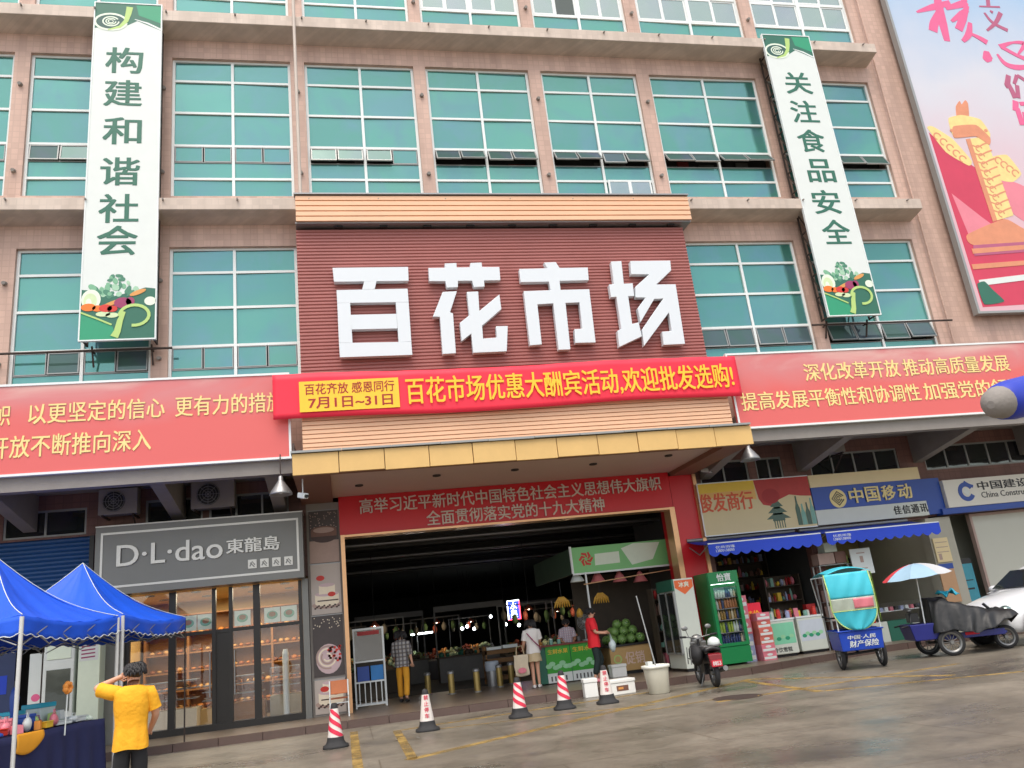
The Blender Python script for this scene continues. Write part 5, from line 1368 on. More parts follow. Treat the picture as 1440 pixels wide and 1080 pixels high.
for px, c, lab in ((812, 'white', 'white conical lampshade under the left end of the stall fascia'), (841, 'pinkshade', 'pink conical lampshade, first of the three below the stall fascia'), (872, 'pinkshade', 'pink conical lampshade, middle one below the stall fascia'), (901, 'pinkshade', 'pink conical lampshade, rightmost below the stall fascia')):
    if c == 'pinkshade' and c not in M: M[c] = mat('pink_lampshade', lin(196, 110, 110), .5, .12)
    x, z = at(px, 818, 3.7)
    h = thing('hanging_lampshade', lab, 'lamp', (x, 3.7, z), group='conical lampshades under the stall fascia')
    MB().lathe([(.04, .3), (.06, .27), (.2, .02), (.21, 0), (.19, .0), (.05, .25)], n=18).build('lamp_shade', M[c], h, world=False)
    MB().tube([(0, 0, .28), (0, 0, .6)], .01, 5).build('cord', M['black'], h, world=False)
    MB().ball((0, 0, .08), (.05, .05, .07)).build('bulb', M['lamp'] if px == 812 else M['white'], h, world=False)
# green printed counter
t = thing('juice_counter', 'stall counter with bright green printed fronts and white feet', 'counter', (9.6, 3.0, .15))
M['brightgreen'] = mat('bright_green_print', lin(52, 156, 44), .45, .25, 2.5); M['mistgreen'] = mat('mist_green_print', lin(150, 206, 160), .45, .25, 5)
MB().box(8.75, 10.45, 3.05, 3.7, .18, 1.1).build('carcass', M['dgreen'], t)
for a_, b_ in ((8.95, 9.62), (9.64, 10.4)):
    s = MB().frame(o=(0, 3.05, 0)); s.rect(a_, b_, .42, 1.1, .0, .02, 0); s.rect(a_, b_, .18, .418, 0, .02, 1)
    s.text('生鲜水果', a_ + .06, b_ - .06, .9, 1.02, .02, .024, 2, .02)
    for k in range(7): s.disc(a_ + .05 + (b_ - a_ - .1) * k / 6, .6 + .06 * sin(k * 2), .09, .06, .02, .023 + k * .0004, 3, 10)
    for k in range(5): s.rect(a_ + .08 + k * .1, a_ + .12 + k * .1, .22, .34, .02, .023, 4)
    s.build('printed_front', [M['brightgreen'], M['white'], M['sunyellow'], M['mistgreen'], M['dimgrey']], t)
MB().box(8.7, 10.5, 2.98, 3.75, 1.1, 1.14).build('counter_top', mat('red_brown_top', lin(120, 54, 42), .5, .2), t)
t = thing('wooden_counter', 'light wood counter with a ring and pale characters under the watermelons', 'counter', (11.35, 3.2, .15))
MB().box(10.78, 11.95, 3.2, 4.2, .24, .88).build('panel_body', mat('light_plywood', lin(196, 160, 104), .55, .12, 2), t)
MB().box(10.84, 11.89, 3.3, 4.1, .15, .24).build('foot', M['black'], t)
l = MB().frame(o=(0, 3.2, 0)); l.arc(10.98, .56, .1, 0, 2 * pi, .035, 0, .006, 0, 20); l.text('促销', 11.2, 11.75, .4, .72, 0, .006, 1, .02); l.build('lettering', [M['lime'], mat('pale_pink_print', lin(224, 196, 180), .5, .1)], t)
MB().box(10.74, 11.99, 3.15, 4.25, .88, .93).build('dark_mat', M['black'], t)
def melon_mat():
    m = mat('watermelon_rind', lin(80, 130, 60), .35, 0)
    N, L = m.node_tree.nodes, m.node_tree.links
    tc = N.new('ShaderNodeTexCoord'); wv = N.new('ShaderNodeTexWave'); wv.inputs['Scale'].default_value = 14; wv.inputs['Distortion'].default_value = 4; wv.bands_direction = 'X'
    L.new(tc.outputs['Object'], wv.inputs['Vector']); r = N.new('ShaderNodeValToRGB'); r.color_ramp.elements[0].color = lin(40, 84, 36); r.color_ramp.elements[1].color = lin(150, 190, 104)
    L.new(wv.outputs['Fac'], r.inputs['Fac']); L.new(r.outputs['Color'], N['Principled BSDF'].inputs['Base Color']); return m
M['melon'] = melon_mat()
pm = None
spots = [(10.95 + i * .27, 3.35 + j * .27, 1.06) for j in range(3) for i in range(4)] + [(11.08 + i * .27, 3.5 + j * .27, 1.27) for j in range(2) for i in range(3)] + [(11.22, 3.62, 1.46), (11.48, 3.6, 1.46)]
for k, (x, y, z) in enumerate(spots):
    if pm is None:
        pm = MB().ball((0, 0, 0), (.145, .135, .13), 16, 10).build('watermelon', M['melon']); o = pm
        tag(o, 'striped green watermelon heaped on the light wood counter', 'watermelon', 'watermelons heaped on the counter')
    else:
        o = pm.copy(); COL.objects.link(o)
    o.location = (x, y, z); o.rotation_euler = (random.uniform(-.6, .6), random.uniform(-.6, .6), random.uniform(0, 6))
M['banana'] = mat('banana_yellow', lin(196, 150, 50), .5, .25, 6)
for px, py, lab in ((790, 848, 'yellow banana bunch hung above the stall keeper'), (845, 842, 'yellowish banana bunch hung right of the stall post')):
    x, z = at(px, py, 3.9); s = MB()
    for k in range(7): s.tube([(x + (k - 3) * .02, 3.9, z + .16), (x + (k - 3) * .06, 3.86, z + .02), (x + (k - 3) * .075, 3.9, z - .12)], [.02, .035, .015], 6)
    s.tube([(x, 3.9, z + .15), (x, 3.9, z + .6)], .008, 5, 1)
    tag(s.build('banana_bunch', [M['banana'], M['black']]), lab, 'bananas')
x, z = at(815, 862, 3.8); tag(MB().lathe([(.001, -.14), (.09, -.1), (.1, .0), (.05, .1), (.001, .14)], (x, 3.8, z), 12).build('pomelo', M['banana']), 'yellow pomelo hanging over the green counter', 'fruit')
x, z = at(824, 883, 3.4)
t = thing('fan', 'round table fan on the stall counter behind the red shirt', 'fan', (10.25, 3.5, 1.14))
MB().lathe([(.12, 0), (.12, .03), (.02, .04), (.02, .3)], n=14).build('stand', M['greyalu'], t, world=False)
s = MB(); R_ = Matrix.Rotation(pi / 2, 3, 'X')
for k in range(5): s.tube([(.2 * (k + 1) / 5 * cos(a), -.03, .48 + .2 * (k + 1) / 5 * sin(a)) for a in [i * pi / 10 for i in range(21)]], .005, 4)
for k in range(8): s.tube([(0, -.03, .48), (.2 * cos(k * pi / 4), -.03, .48 + .2 * sin(k * pi / 4))], .004, 4)
s.ball((0, .02, .48), (.06, .1, .06)); s.build('fan_cage', M['greyalu'], t, world=False)
for k, (x, lab) in enumerate(((9.2, 'clear jar of dark sauce at the left of the stall counter'), (9.42, 'clear jar with a red lid on the stall counter'), (9.98, 'small dark tub beside the stall keeper'))):
    t = thing('jar', lab, 'jar', (x, 3.3, 1.14)); MB().lathe([(.05, 0), (.055, .02), (.055, .11), (.045, .13)], n=12).build('body', [M['bottle'], M['bottle'], M['dimgrey']][k], t, world=False); MB().lathe([(.05, .13), (.05, .15), (.001, .152)], n=12).build('lid', [M['white'], M['tomato'], M['black']][k], t, world=False)

# ---------------------------------------------------------------- coolers by the entrance
t = thing('drinks_cooler', 'tall white drinks cooler turned sideways with an orange sticker', 'fridge', (12.5, 1.1, .15))
wx0, wx1 = at(966, 870, 1.1)[0] - .27, at(966, 870, 1.1)[0] + .33
M['offwhite'] = mat('aged_white_enamel', lin(206, 212, 200), .4, .08, 2)
s = MB(); s.box(wx0 + .06, wx1, 1.1, 2.2, .22, 2.42); s.build('cabinet', M['offwhite'], t, bevel=.015)
s = MB(); s.box(wx0 + .1, wx1 - .04, 1.14, 2.16, .15, .22); s.build('foot', M['black'], t)
s = MB(); s.box(wx0 + .02, wx0 + .055, 1.14, 2.16, .62, 2.1); s.build('glass_door', M['darkglass'], t)
s = MB(); 
for y in (1.1, 1.62, 2.15): s.box(wx0, wx0 + .06, y, y + .05, .6, 2.12)
s.box(wx0, wx0 + .06, 1.15, 2.15, .56, .6); s.build('door_frame', M['greyalu'], t)
MB().box(wx0 + .005, wx0 + .06, 1.1, 2.2, 2.14, 2.42).build('header', M['dgreen'], t)
a = MB().frame(o=(0, 1.1, 0)); c = (wx0 + wx1) / 2 + .03
a.prism([(c - .25, 2.38), (c + .25, 2.38), (c + .25, 2.2), (c, 2.02), (c - .25, 2.2)], 0, .004); a.text('冰爽', c - .14, c + .14, 2.2, 2.34, .004, .007, 1, .02)
a.build('sticker', [mat('orange_sticker', lin(226, 104, 50), .5, .15, 6), M['pale']], t)
t = thing('drinks_cooler', 'tall green drinks cooler with a lit glass door full of bottles', 'fridge', (13.6, 1.3, .15))
q0, q1 = 13.12, 13.98
M['coolgreen'] = mat('cooler_green_enamel', lin(22, 128, 70), .35, .08, 2)
s = MB(); y0, y1 = 1.3, 2.2; zt = 2.5
s.box(q0, q0 + .06, y0 + .06, y1, .2, zt); s.box(q1 - .06, q1, y0 + .06, y1, .2, zt); s.box(q0 + .06, q1 - .06, y1 - .05, y1, .2, zt); s.box(q0 + .06, q1 - .06, y0 + .06, y1 - .05, .2, .62); s.box(q0 + .06, q1 - .06, y0 + .06, y1 - .05, 2.2, zt)
s.build('cabinet', M['coolgreen'], t, bevel=.012)
MB().box(q0 + .01, q1 - .01, y0, y0 + .058, 2.2, zt).build('header', M['coolgreen'], t)
MB().box(q0 + .01, q1 - .01, y0 + .01, y0 + .058, .2, .6).build('kick_panel', M['coolgreen'], t)
s = MB(); s.box(q0 + .01, q0 + .1, y0, y0 + .05, .62, 2.18); s.box(q1 - .1, q1 - .01, y0, y0 + .05, .62, 2.18); s.box(q0 + .1, q1 - .1, y0, y0 + .05, .62, .7); s.box(q0 + .1, q1 - .1, y0, y0 + .05, 2.1, 2.18); s.build('door_frame', M['coolgreen'], t)
MB().box(q0 + .1, q1 - .1, y0 + .02, y0 + .03, .7, 2.1).build('glass_door', M['glass'], t)
s = MB(); s.box(q0 + .07, q1 - .07, y1 - .07, y1 - .055, .62, 2.19); s.build('back_panel', M['white'], t)
l = MB().frame(o=(0, y0, 0)); l.text('怡寶', q0 + .25, q1 - .22, 2.25, 2.45, 0, .008, 0, .03); l.build('lettering', M['white'], t)
s = MB(); b = MB()
cols = [mat('bottle_%s' % n, lin(*c), .35, .15, 8) for n, c in (('clear', (190, 204, 196)), ('amber', (170, 112, 70)), ('tea', (150, 120, 60)), ('lime', (150, 176, 60)), ('navy', (50, 66, 110)), ('pale', (200, 190, 160)))]
for r, z in enumerate((.64, .96, 1.28, 1.56, 1.84)):
    s.box(q0 + .07, q1 - .07, y0 + .1, y1 - .1, z - .02, z)
    for i in range(9):
        for j in range(2):
            x = q0 + .13 + i * .076; yy = y0 + .16 + j * .1; h = (.27 if r < 4 else .2) * random.uniform(.9, 1.02)
            b.lathe([(.03, 0), (.033, .02), (.033, h * .62), (.014, h * .82), (.014, h)], (x, yy, z + .001), 8, [4, 3, 2, 1, 0][r] if random.random() < .72 else random.choice((0, 5, 4)))
s.build('shelf', M['steel'], t); o = b.build('bottles', cols, t); o['kind'] = 'stuff'
lg = MB(); lg.box(q0 + .1, q1 - .1, y0 + .08, y0 + .11, 2.15, 2.19); lg.build('light_strip', mat('cooler_strip', (1, 1, 1), .4, 0, emit=(.9, 1, .95), estr=4), t)

# ---------------------------------------------------------------- grocery
def printed_box(x, y, z, w_, d, h, m1, m2, k):
    s = MB(); s.box(x, x + w_, y, y + d, z, z + h, 0)
    f = s.frame(o=(x, y, z)); f.rect(.02, w_ - .02, h * .15, h * .45, 0, .004, 1); f.disc(w_ * .5, h * .7, w_ * .22, h * .16, 0, .004, 1, 10)
    return s
M['pinkbox'] = mat('pink_carton_print', lin(214, 120, 134), .5, .2, 8); M['orangebox'] = mat('orange_carton_print', lin(206, 106, 92), .5, .25, 10); M['bluebox'] = mat('blue_white_carton', lin(160, 170, 204), .5, .2, 8)
labs = {0: 'pink', 1: 'orange red', 2: 'blue and white'}
def stack(x, y, zs, w_, d, kinds, where):
    z = .15
    for i, (h, kd) in enumerate(zip(zs, kinds)):
        m1 = [M['pinkbox'], M['orangebox'], M['bluebox']][kd]
        o = printed_box(x + random.uniform(-.01, .01), y + random.uniform(-.01, .01), z, w_, d, h, 0, 0, i).build('carton', [m1, M['white']])
        pos = ['lowest', 'second lowest', 'third', 'fourth', 'fifth', 'sixth', 'seventh', 'top'][i] if i < len(zs) - 1 else 'topmost'
        tag(o, f'{labs[kd]} printed carton, {pos} of the stack {where}', 'box', 'printed cartons stacked by the green cooler'); z += h
stack(14.02, 1.75, [.35, .35, .34, .33, .32], .3, .35, [2, 2, 0, 0, 0], 'leaning on the green cooler')
stack(14.38, 1.5, [.2, .2, .2, .2, .2, .2], .38, .35, [0, 0, 1, 1, 1, 0], 'before the chest freezers')
t = thing('promo_display', 'bright red promotional display box with yellow price characters', 'display', (14.35, 1.95, 1.0))
s = MB(); s.box(14.3, 14.72, 1.92, 2.3, .15, 1.15); s.build('pedestal', M['pinkbox'], t)
s = MB(); s.box(14.24, 14.76, 1.88, 2.32, 1.15, 1.62); s.build('red_box', M['red'], t)
l = MB().frame(o=(0, 1.88, 0)); l.text('特价', 14.3, 14.7, 1.22, 1.42, 0, .005, 0, .03); l.build('lettering', M['yellow'], t)
def freezer(label, x0, x1, y0, y1, m, txt):
    t = thing('chest_freezer', label, 'freezer', ((x0 + x1) / 2, y0, .15))
    s = MB(); s.box(x0, x1, y0, y1, .22, 1.08); s.build('cabinet', M['offwhite'], t, bevel=.02)
    s = MB(); s.box(x0 + .05, x1 - .05, y0 + .06, y1 - .05, .15, .22); s.build('foot', M['black'], t)
    s = MB(); s.box(x0 - .01, x1 + .01, y0 - .012, y1 + .01, 1.083, 1.13); s.build('lid', M['alu'], t)
    a = MB().frame(o=(0, y0, 0)); a.rect(x0 + .04, x1 - .04, .48, 1.02, 0, .004, 0)
    for k in range(6): a.disc(x0 + .15 + (x1 - x0 - .3) * k / 5, .62 + .05 * (k % 2), .07, .05, .004, .006 + k * .0004, 1 if k % 2 else 2, 10)
    if txt: a.text(txt, x0 + .2, x1 - .2, .28, .4, 0, .004, 3, .01)
    a.build('printed_front', [m, M['mistgreen'], M['green'], M['black']], t)
    return t
f1 = at(1103, 918, 1.9)[0]
freezer('white chest freezer with a mint green printed front by the red cartons', f1 - .48, f1 + .46, 1.9, 2.4, mat('mint_print', lin(130, 206, 168), .45, .15, 3), '冷饮雪糕')
freezer('white chest freezer with a faint bluish print at the grocery pillar', f1 + .6, f1 + 1.4, 2.0, 2.42, mat('faint_blue_print', lin(198, 206, 214), .45, .15, 3), '')
goods = [(M['pinkbox'], 'pink snack packet'), (M['sunyellow'], 'yellow snack packet'), (M['bottle'], 'pale teal plastic jar'), (M['offwhite'], 'white plastic tub'), (M['tomato'], 'red lidded jar'), (M['dimgrey'], 'dark grey tin'), (M['bluebox'], 'blue and white tub'), (M['orangebox'], 'orange snack packet')]
for i in range(14):
    x = f1 - .42 + i * .135; y = 2.05 + .12 * (i % 2); z = 1.131
    m_, nm = goods[i % 8]
    h = random.uniform(.14, .26)
    pos = 'mint fronted' if i < 7 else 'bluish fronted'
    lab = f'{nm} on the lid of the {pos} freezer'
    if i % 8 in (2, 3, 4, 5, 6):
        o = MB().lathe([(.055, 0), (.06, .02), (.06, h * .8), (.05, h * .88), (.055, h * .9), (.055, h), (.001, h + .002)], (0, 0, 0), 12).build('jar' if i % 8 in (2, 4) else 'tub', m_)
    else:
        s = MB(); s.hexa([(-.06, -.02, 0), (.06, -.02, 0), (.06, .05, 0), (-.06, .05, 0)], [(-.065, -.005, h), (.065, -.005, h), (.065, .015, h), (-.065, .015, h)]); o = s.build('snack_packet', m_)
    o.location = (x, y, z); o.rotation_euler = (0, 0, random.uniform(-.4, .4)); tag(o, lab, 'groceries', 'groceries on the freezer lids')
def goodsshelf(label, x0, x1, y, z1, dark):
    t = thing('goods_shelf', label, 'shelf', ((x0 + x1) / 2, y, .15))
    s = MB(); s.box(x0, x1, y + .35, y + .38, .15, z1)
    for x in (x0, x1 - .04): s.box(x, x + .04, y, y + .35, .15, z1)
    zz = [.3 + k * .42 for k in range(int((z1 - .4) / .42) + 1)]
    for z in zz: s.box(x0 + .04, x1 - .04, y, y + .34, z, z + .025)
    s.build('rack', M['dimwood'], t)
    g = MB()
    for z in zz:
        x = x0 + .06
        while x < x1 - .18:
            w_ = random.uniform(.08, .16); h = random.uniform(.14, .34)
            q_ = random.random(); w_ *= .8
            if q_ < .25: g.box(x, x + w_ * .92, y + random.uniform(.02, .1), y + .3, z + .026, z + .026 + h * .8, random.randrange(8))
            elif q_ < .6:
                g.ball((x + w_ / 2, y + .12 + random.uniform(-.05, .05), z + .026 + h * .4), (w_ * .5, .09, h * .4), 8, 6, random.randrange(8), jit=.12)
            else: g.lathe([(w_ * .42, 0), (w_ * .42, h * .7), (w_ * .2, h * .85), (w_ * .2, h)], (x + w_ / 2, y + .15, z + .026), 8, random.randrange(8))
            x += w_
    o = g.build('goods', [M['pinkbox'], M['sunyellow'], M['bottle'], M['mocha'], M['deepred'], M['dimgrey'], M['bluebox'], M['choc2']], t); o['kind'] = 'stuff'
goodsshelf('narrow dark rack of bottles between watermelons and white cooler', 12.05, 12.4, 2.7, 2.3, 1)
goodsshelf('crowded grocery shelf along the dim back wall of the grocery', 13.9, 16.9, 5.0, 3.2, 1)
goodsshelf('crowded grocery shelf of small bottles on the right side of the grocery', 15.7, 16.85, 3.2, 2.3, 1)
t = thing('bottle_crate', 'red brown carton at the right end of the freezers', 'box', (f1 + 1.5, 2.3, 1.0))
MB().box(f1 + 1.1, f1 + 1.38, 2.22, 2.4, 1.131, 1.42).build('carton', M['deepred'], t)
for x0, x1, z0, z1, m_, lab in ((16.75, 17.25, 2.42, 2.72, M['mocha'], 'brown carton on top of the pillar rack between grocery and phone shop'), (17.0, 17.38, 2.74, 3.0, M['pale'], 'pale carton topmost on the rack between grocery and phone shop'), (17.28, 17.62, 2.42, 2.73, M['choc2'], 'reddish carton beside the white poster of the phone shop')):
    tag(MB().box(x0, x1, 1.85, 2.2, z0, z1).build('carton', m_), lab, 'box')
t = thing('wire_rack', 'tall grey wire rack on the pillar between grocery and phone shop', 'rack', (17.1, 2.0, .15))
s = MB()
for x in (16.72, 17.6):
    for y in (1.85, 2.2): s.box(x, x + .04, y, y + .04, .15, 2.4)
for z in (.4, .9, 1.4, 1.9, 2.385): s.box(16.76, 17.6, 1.86, 2.23, z, z + .02)
s.build('frame', M['greyalu'], t)
g = MB()
for z in (.42, .92, 1.42, 1.92):
    for k in range(5): g.box(16.8 + k * .155, 16.93 + k * .155, 1.9, 2.15, z + .001, z + random.uniform(.15, .4), k % 4)
o = g.build('goods', [M['mocha'], M['dimgrey'], M['lime'], M['pale']], t); o['kind'] = 'stuff'

# ---------------------------------------------------------------- phone shop and bank lobby
t = thing('shop_counter', 'glass topped phone counter with white and green lower panels', 'counter', (19, 2.6, .15))
s = MB(); s.box(17.9, 18.9, 2.55, 3.1, .15, .7, 0); s.box(18.92, 19.7, 2.55, 3.1, .15, .7, 1); s.box(19.72, 20.7, 2.55, 3.1, .15, .7, 0); s.build('base', [M['offwhite'], M['dgreen']], t)
s = MB(); s.box(17.9, 20.7, 2.55, 2.57, .705, 1.2); s.box(17.9, 20.7, 2.58, 3.1, 1.18, 1.2); s.build('glass_panel', M['glass'], t)
s = MB(); s.box(17.9, 20.7, 2.6, 3.08, .95, .97); s.build('shelf', M['alu'], t)
s = MB()
for k in range(16): s.box(17.98 + k * .17, 18.08 + k * .17, 2.65, 2.85, .972, 1.08, k % 4)
o = s.build('phones', [M['black'], M['bluebox'], M['white'], M['pinkbox']], t); o['kind'] = 'stuff'
t = thing('wall_display', 'olive display wall with small shelves at the back of the phone shop', 'display', (19, 5.8, .15))
s = MB(); s.box(17.3, 20.8, 5.85, 5.98, .15, 3.5); s.build('back_panel', mat('olive_wall_panel', lin(140, 126, 84), .6, .2, 2), t)
s = MB()
for z in (1.0, 1.5, 2.0, 2.5): s.box(17.4, 20.7, 5.6, 5.84, z, z + .03)
s.build('shelf', M['greyalu'], t)
g = MB()
for z in (1.03, 1.53, 2.03, 2.53):
    for k in range(20): g.box(17.5 + k * .16, 17.6 + k * .16, 5.65, 5.75, z, z + random.uniform(.1, .3), random.randrange(4))
o = g.build('goods', [M['lime'], M['dimgrey'], M['pale'], M['dgreen']], t); o['kind'] = 'stuff'
MB().box(17.5, 20.6, 3.6, 3.64, 3.55, 3.58).build('light_panel', mat('shop_tube_lit', (1, 1, 1), .5, 0, emit=(1, .97, .88), estr=3), t)
def flat(name, label, cat, x0, x1, z0, z1, y, m, marks=(), m2=None):
    t = thing(name, label, cat, ((x0 + x1) / 2, y, z0))
    MB().box(x0, x1, y, y + .03, z0, z1).build('board', m, t)
    a = MB().frame(o=(0, y, 0))
    for u0, u1, v0, v1 in marks: a.rect(x0 + (x1 - x0) * u0, x0 + (x1 - x0) * u1, z0 + (z1 - z0) * v0, z0 + (z1 - z0) * v1, 0, .004)
    if marks: a.build('print', m2 or M['dimgrey'], t)
flat('poster', 'white poster board with faint pink print behind the turquoise tricycle hood', 'poster', 17.66, 18.3, 2.05, 2.75, 1.7, M['white'], ((.3, .7, .8, .84), (.42, .58, .45, .7), (.3, .7, .2, .24)), M['mocha'])
flat('poster', 'cream poster with brown lines high on the pillar beside the bank lobby', 'poster', 20.85, 21.35, 2.15, 2.85, 2.3, M['cream2'], ((.1, .9, .8, .83), (.1, .9, .6, .63), (.1, .9, .4, .43), (.15, .35, .1, .35)), M['mocha'])
flat('poster', 'brown orange poster with a blue top on the pillar beside the bank lobby', 'poster', 20.8, 21.3, 1.0, 2.1, 2.29, mat('tan_print', lin(190, 148, 110), .5, .15, 3), ((0, 1, .86, 1),), M['signblue'])
flat('cash_machine_board', 'teal lit cash machine board with a dark top in the bank lobby', 'machine', 21.85, 22.3, .9, 2.2, 2.72, mat('teal_atm_print', lin(60, 150, 168), .4, .25, 5), ((0, 1, .88, 1), (.2, .8, .5, .52), (.2, .75, .3, .34)), M['black'])
M['glassdim'] = M['glass']
t = thing('bank_partition', 'pale grey panelled wall of the bank lobby behind the white car', 'wall', (25, 2.6, .15))
MB().box(22.6, 29.5, 2.6, 2.7, .15, 3.45).build('panel', mat('bank_wall_panel', lin(196, 196, 182), .5, .05, 1), t)
s = MB(); s.box(22.52, 22.6, 2.56, 2.72, .15, 3.48); s.box(22.6, 29.5, 2.57, 2.6, 3.4, 3.48); s.build('trim', M['mocha'], t)

# ---------------------------------------------------------------- cones, bucket, foam boxes
M['conered'] = mat('cone_red_band', lin(214, 44, 74), .5, .15, 8); M['conewhite'] = mat('cone_white_band', lin(224, 216, 208), .5, .12, 8)
def cone(label, x, y, lettered):
    t = thing('traffic_cone', label, 'cone', (x, y, 0), random.uniform(-.15, .15), 'traffic cones along the kerb'); t.scale = (.98, .98, .93)
    s = MB()
    s.lathe([(.225, .0), (.23, .015), (.225, .045), (.19, .06), (.165, .09), (.15, .13), (.145, .17), (.14, .19)], n=28, sq=3.6)
    s.build('base', M['rubber'], t, world=False)
    s = MB(); s.lathe([(.135, .19), (.07, .69)], n=24, sq=0)
    if not lettered: s.mi = [0] * len(s.mi)
    o = s.build('sleeve', M['conewhite'], t, world=False)
    if lettered:
        l = MB()
        for i, c in enumerate('禁止停车'):
            z = .59 - i * .115; r = .135 - (z + .04 - .19) * .13
            l.frame(o=(0, -r - .004, z), U=(1, 0, 0), V=(0, .13, .99), W=(0, -1, 0)); l.text(c, -.042, .042, 0, .09, 0, .006, 0, .02)
        l.build('lettering', M['conered'], t, world=False)
    else:
        l = MB(); n = 32
        for k in range(3):
            for i in range(n):
                a0, a1 = -pi / 2 + 2 * pi * i / n - pi, -pi / 2 + 2 * pi * (i + 1) / n - pi
                f = lambda a: .20 + k * .165 + .0 + .08 * (1 - abs(((a + 3 * pi / 2) % (2 * pi)) / pi - 1)) 
                vs = []
                for a, dz in ((a0, 0), (a1, 0), (a1, .085), (a0, .085)):
                    sl = ((a + pi / 2 + 3 * pi) % (2 * pi)) - pi
                    z = .235 + k * .165 - sl * .075 + dz
                    z = min(max(z, .195), .685)
                    r = .135 - (z - .19) * .13 + .0035
                    vs.append((r * cos(a), r * sin(a), z))
                if abs(vs[2][2] - vs[1][2]) + abs(vs[3][2] - vs[0][2]) > .004 and abs(((a0 + pi / 2 + 3 * pi) % (2 * pi)) - ((a1 + pi / 2 + 3 * pi) % (2 * pi))) < 1: l.add(vs, [(0, 1, 2, 3)], 0)
        l.keep = True
        l.build('red_band', M['conered'], t, world=False)
    s = MB(); s.lathe([(.07, .69), (.065, .72), (.05, .78), (.03, .79)], n=18); s.build('tip', M['rubber'], t, world=False)
for px, py, let, lab in ((472, 1053, 0, 'red and white striped traffic cone nearest the bakery'), (603, 1029, 1, 'traffic cone with red characters before the bollards'), (735, 1010, 0, 'red and white striped traffic cone before the tote bag woman'), (798, 998, 0, 'red and white striped traffic cone before the green counter'), (859, 990, 1, 'traffic cone with red characters by the white foam boxes')):
    x, y = gz(px, py, 0); cone(lab, x, y + .2, let)
t = thing('waste_bin', 'tall off white plastic bin standing at the kerb beside the foam boxes', 'bin', (10.25, -1.62, 0)); t.scale = (.88, .88, .88)
s = MB(); s.lathe([(.21, 0), (.235, .02), (.29, .60), (.29, .62)], n=28, sq=3); s.build('body', mat('aged_plastic_bin', lin(206, 202, 184), .5, .12, 3), t, world=False)
s = MB(); s.lathe([(.29, .58), (.325, .59), (.325, .655), (.3, .66), (.27, .64), (.26, .3)], n=28, sq=3); s.build('rim', mat('bin_rim', lin(224, 224, 212), .5, .08), t, world=False)
tag(MB().tube([(10.33, -1.6, .05), (10.17, -1.3, 2.05)], [.018, .014], 8).build('pole', M['greyalu']), 'thin grey pole standing in the off white bin', 'pole')
tag(MB().box(10.06, 10.16, -1.72, -1.54, .58, .66).build('paper_cup', M['white']), 'small white carton left on the rim of the bin', 'box')
M['foam'] = mat('white_foam', lin(232, 232, 226), .7, .05, 20)
def foam(label, x, y, z, w_, d, h, rz, mark):
    t = thing('foam_box', label, 'box', (x, y, z), rz, 'white foam boxes by the kerb')
    MB().box(-w_ / 2, w_ / 2, -d / 2, d / 2, 0, h * .78).build('body', M['foam'], t, world=False, bevel=.015)
    MB().box(-w_ / 2 - .012, w_ / 2 + .012, -d / 2 - .012, d / 2 + .012, h * .785, h).build('lid', M['foam'], t, world=False, bevel=.012)
    if mark:
        a = MB().frame(o=(0, -d / 2, 0)); a.rect(-.14, .14, h * .25, h * .6, 0, .004, 0); a.rect(-.1, .02, h * .35, h * .5, .004, .006, 1); a.build('print', [M['choc2'], M['carrot']], t, world=False)
foam('white foam box with a brown printed mark beside the lettered cone', 9.72, -.55, 0.0, .62, .4, .32, .06, 1)
foam('white foam box half hidden behind the lettered cone', 9.1, -.35, 0.0, .3, .3, .4, -.1, 0)
x, z = at(869, 945, 2.6)
foam('small white foam box on the floor against the light wood counter', x, 2.6, .15, .4, .3, .32, 0, 0)

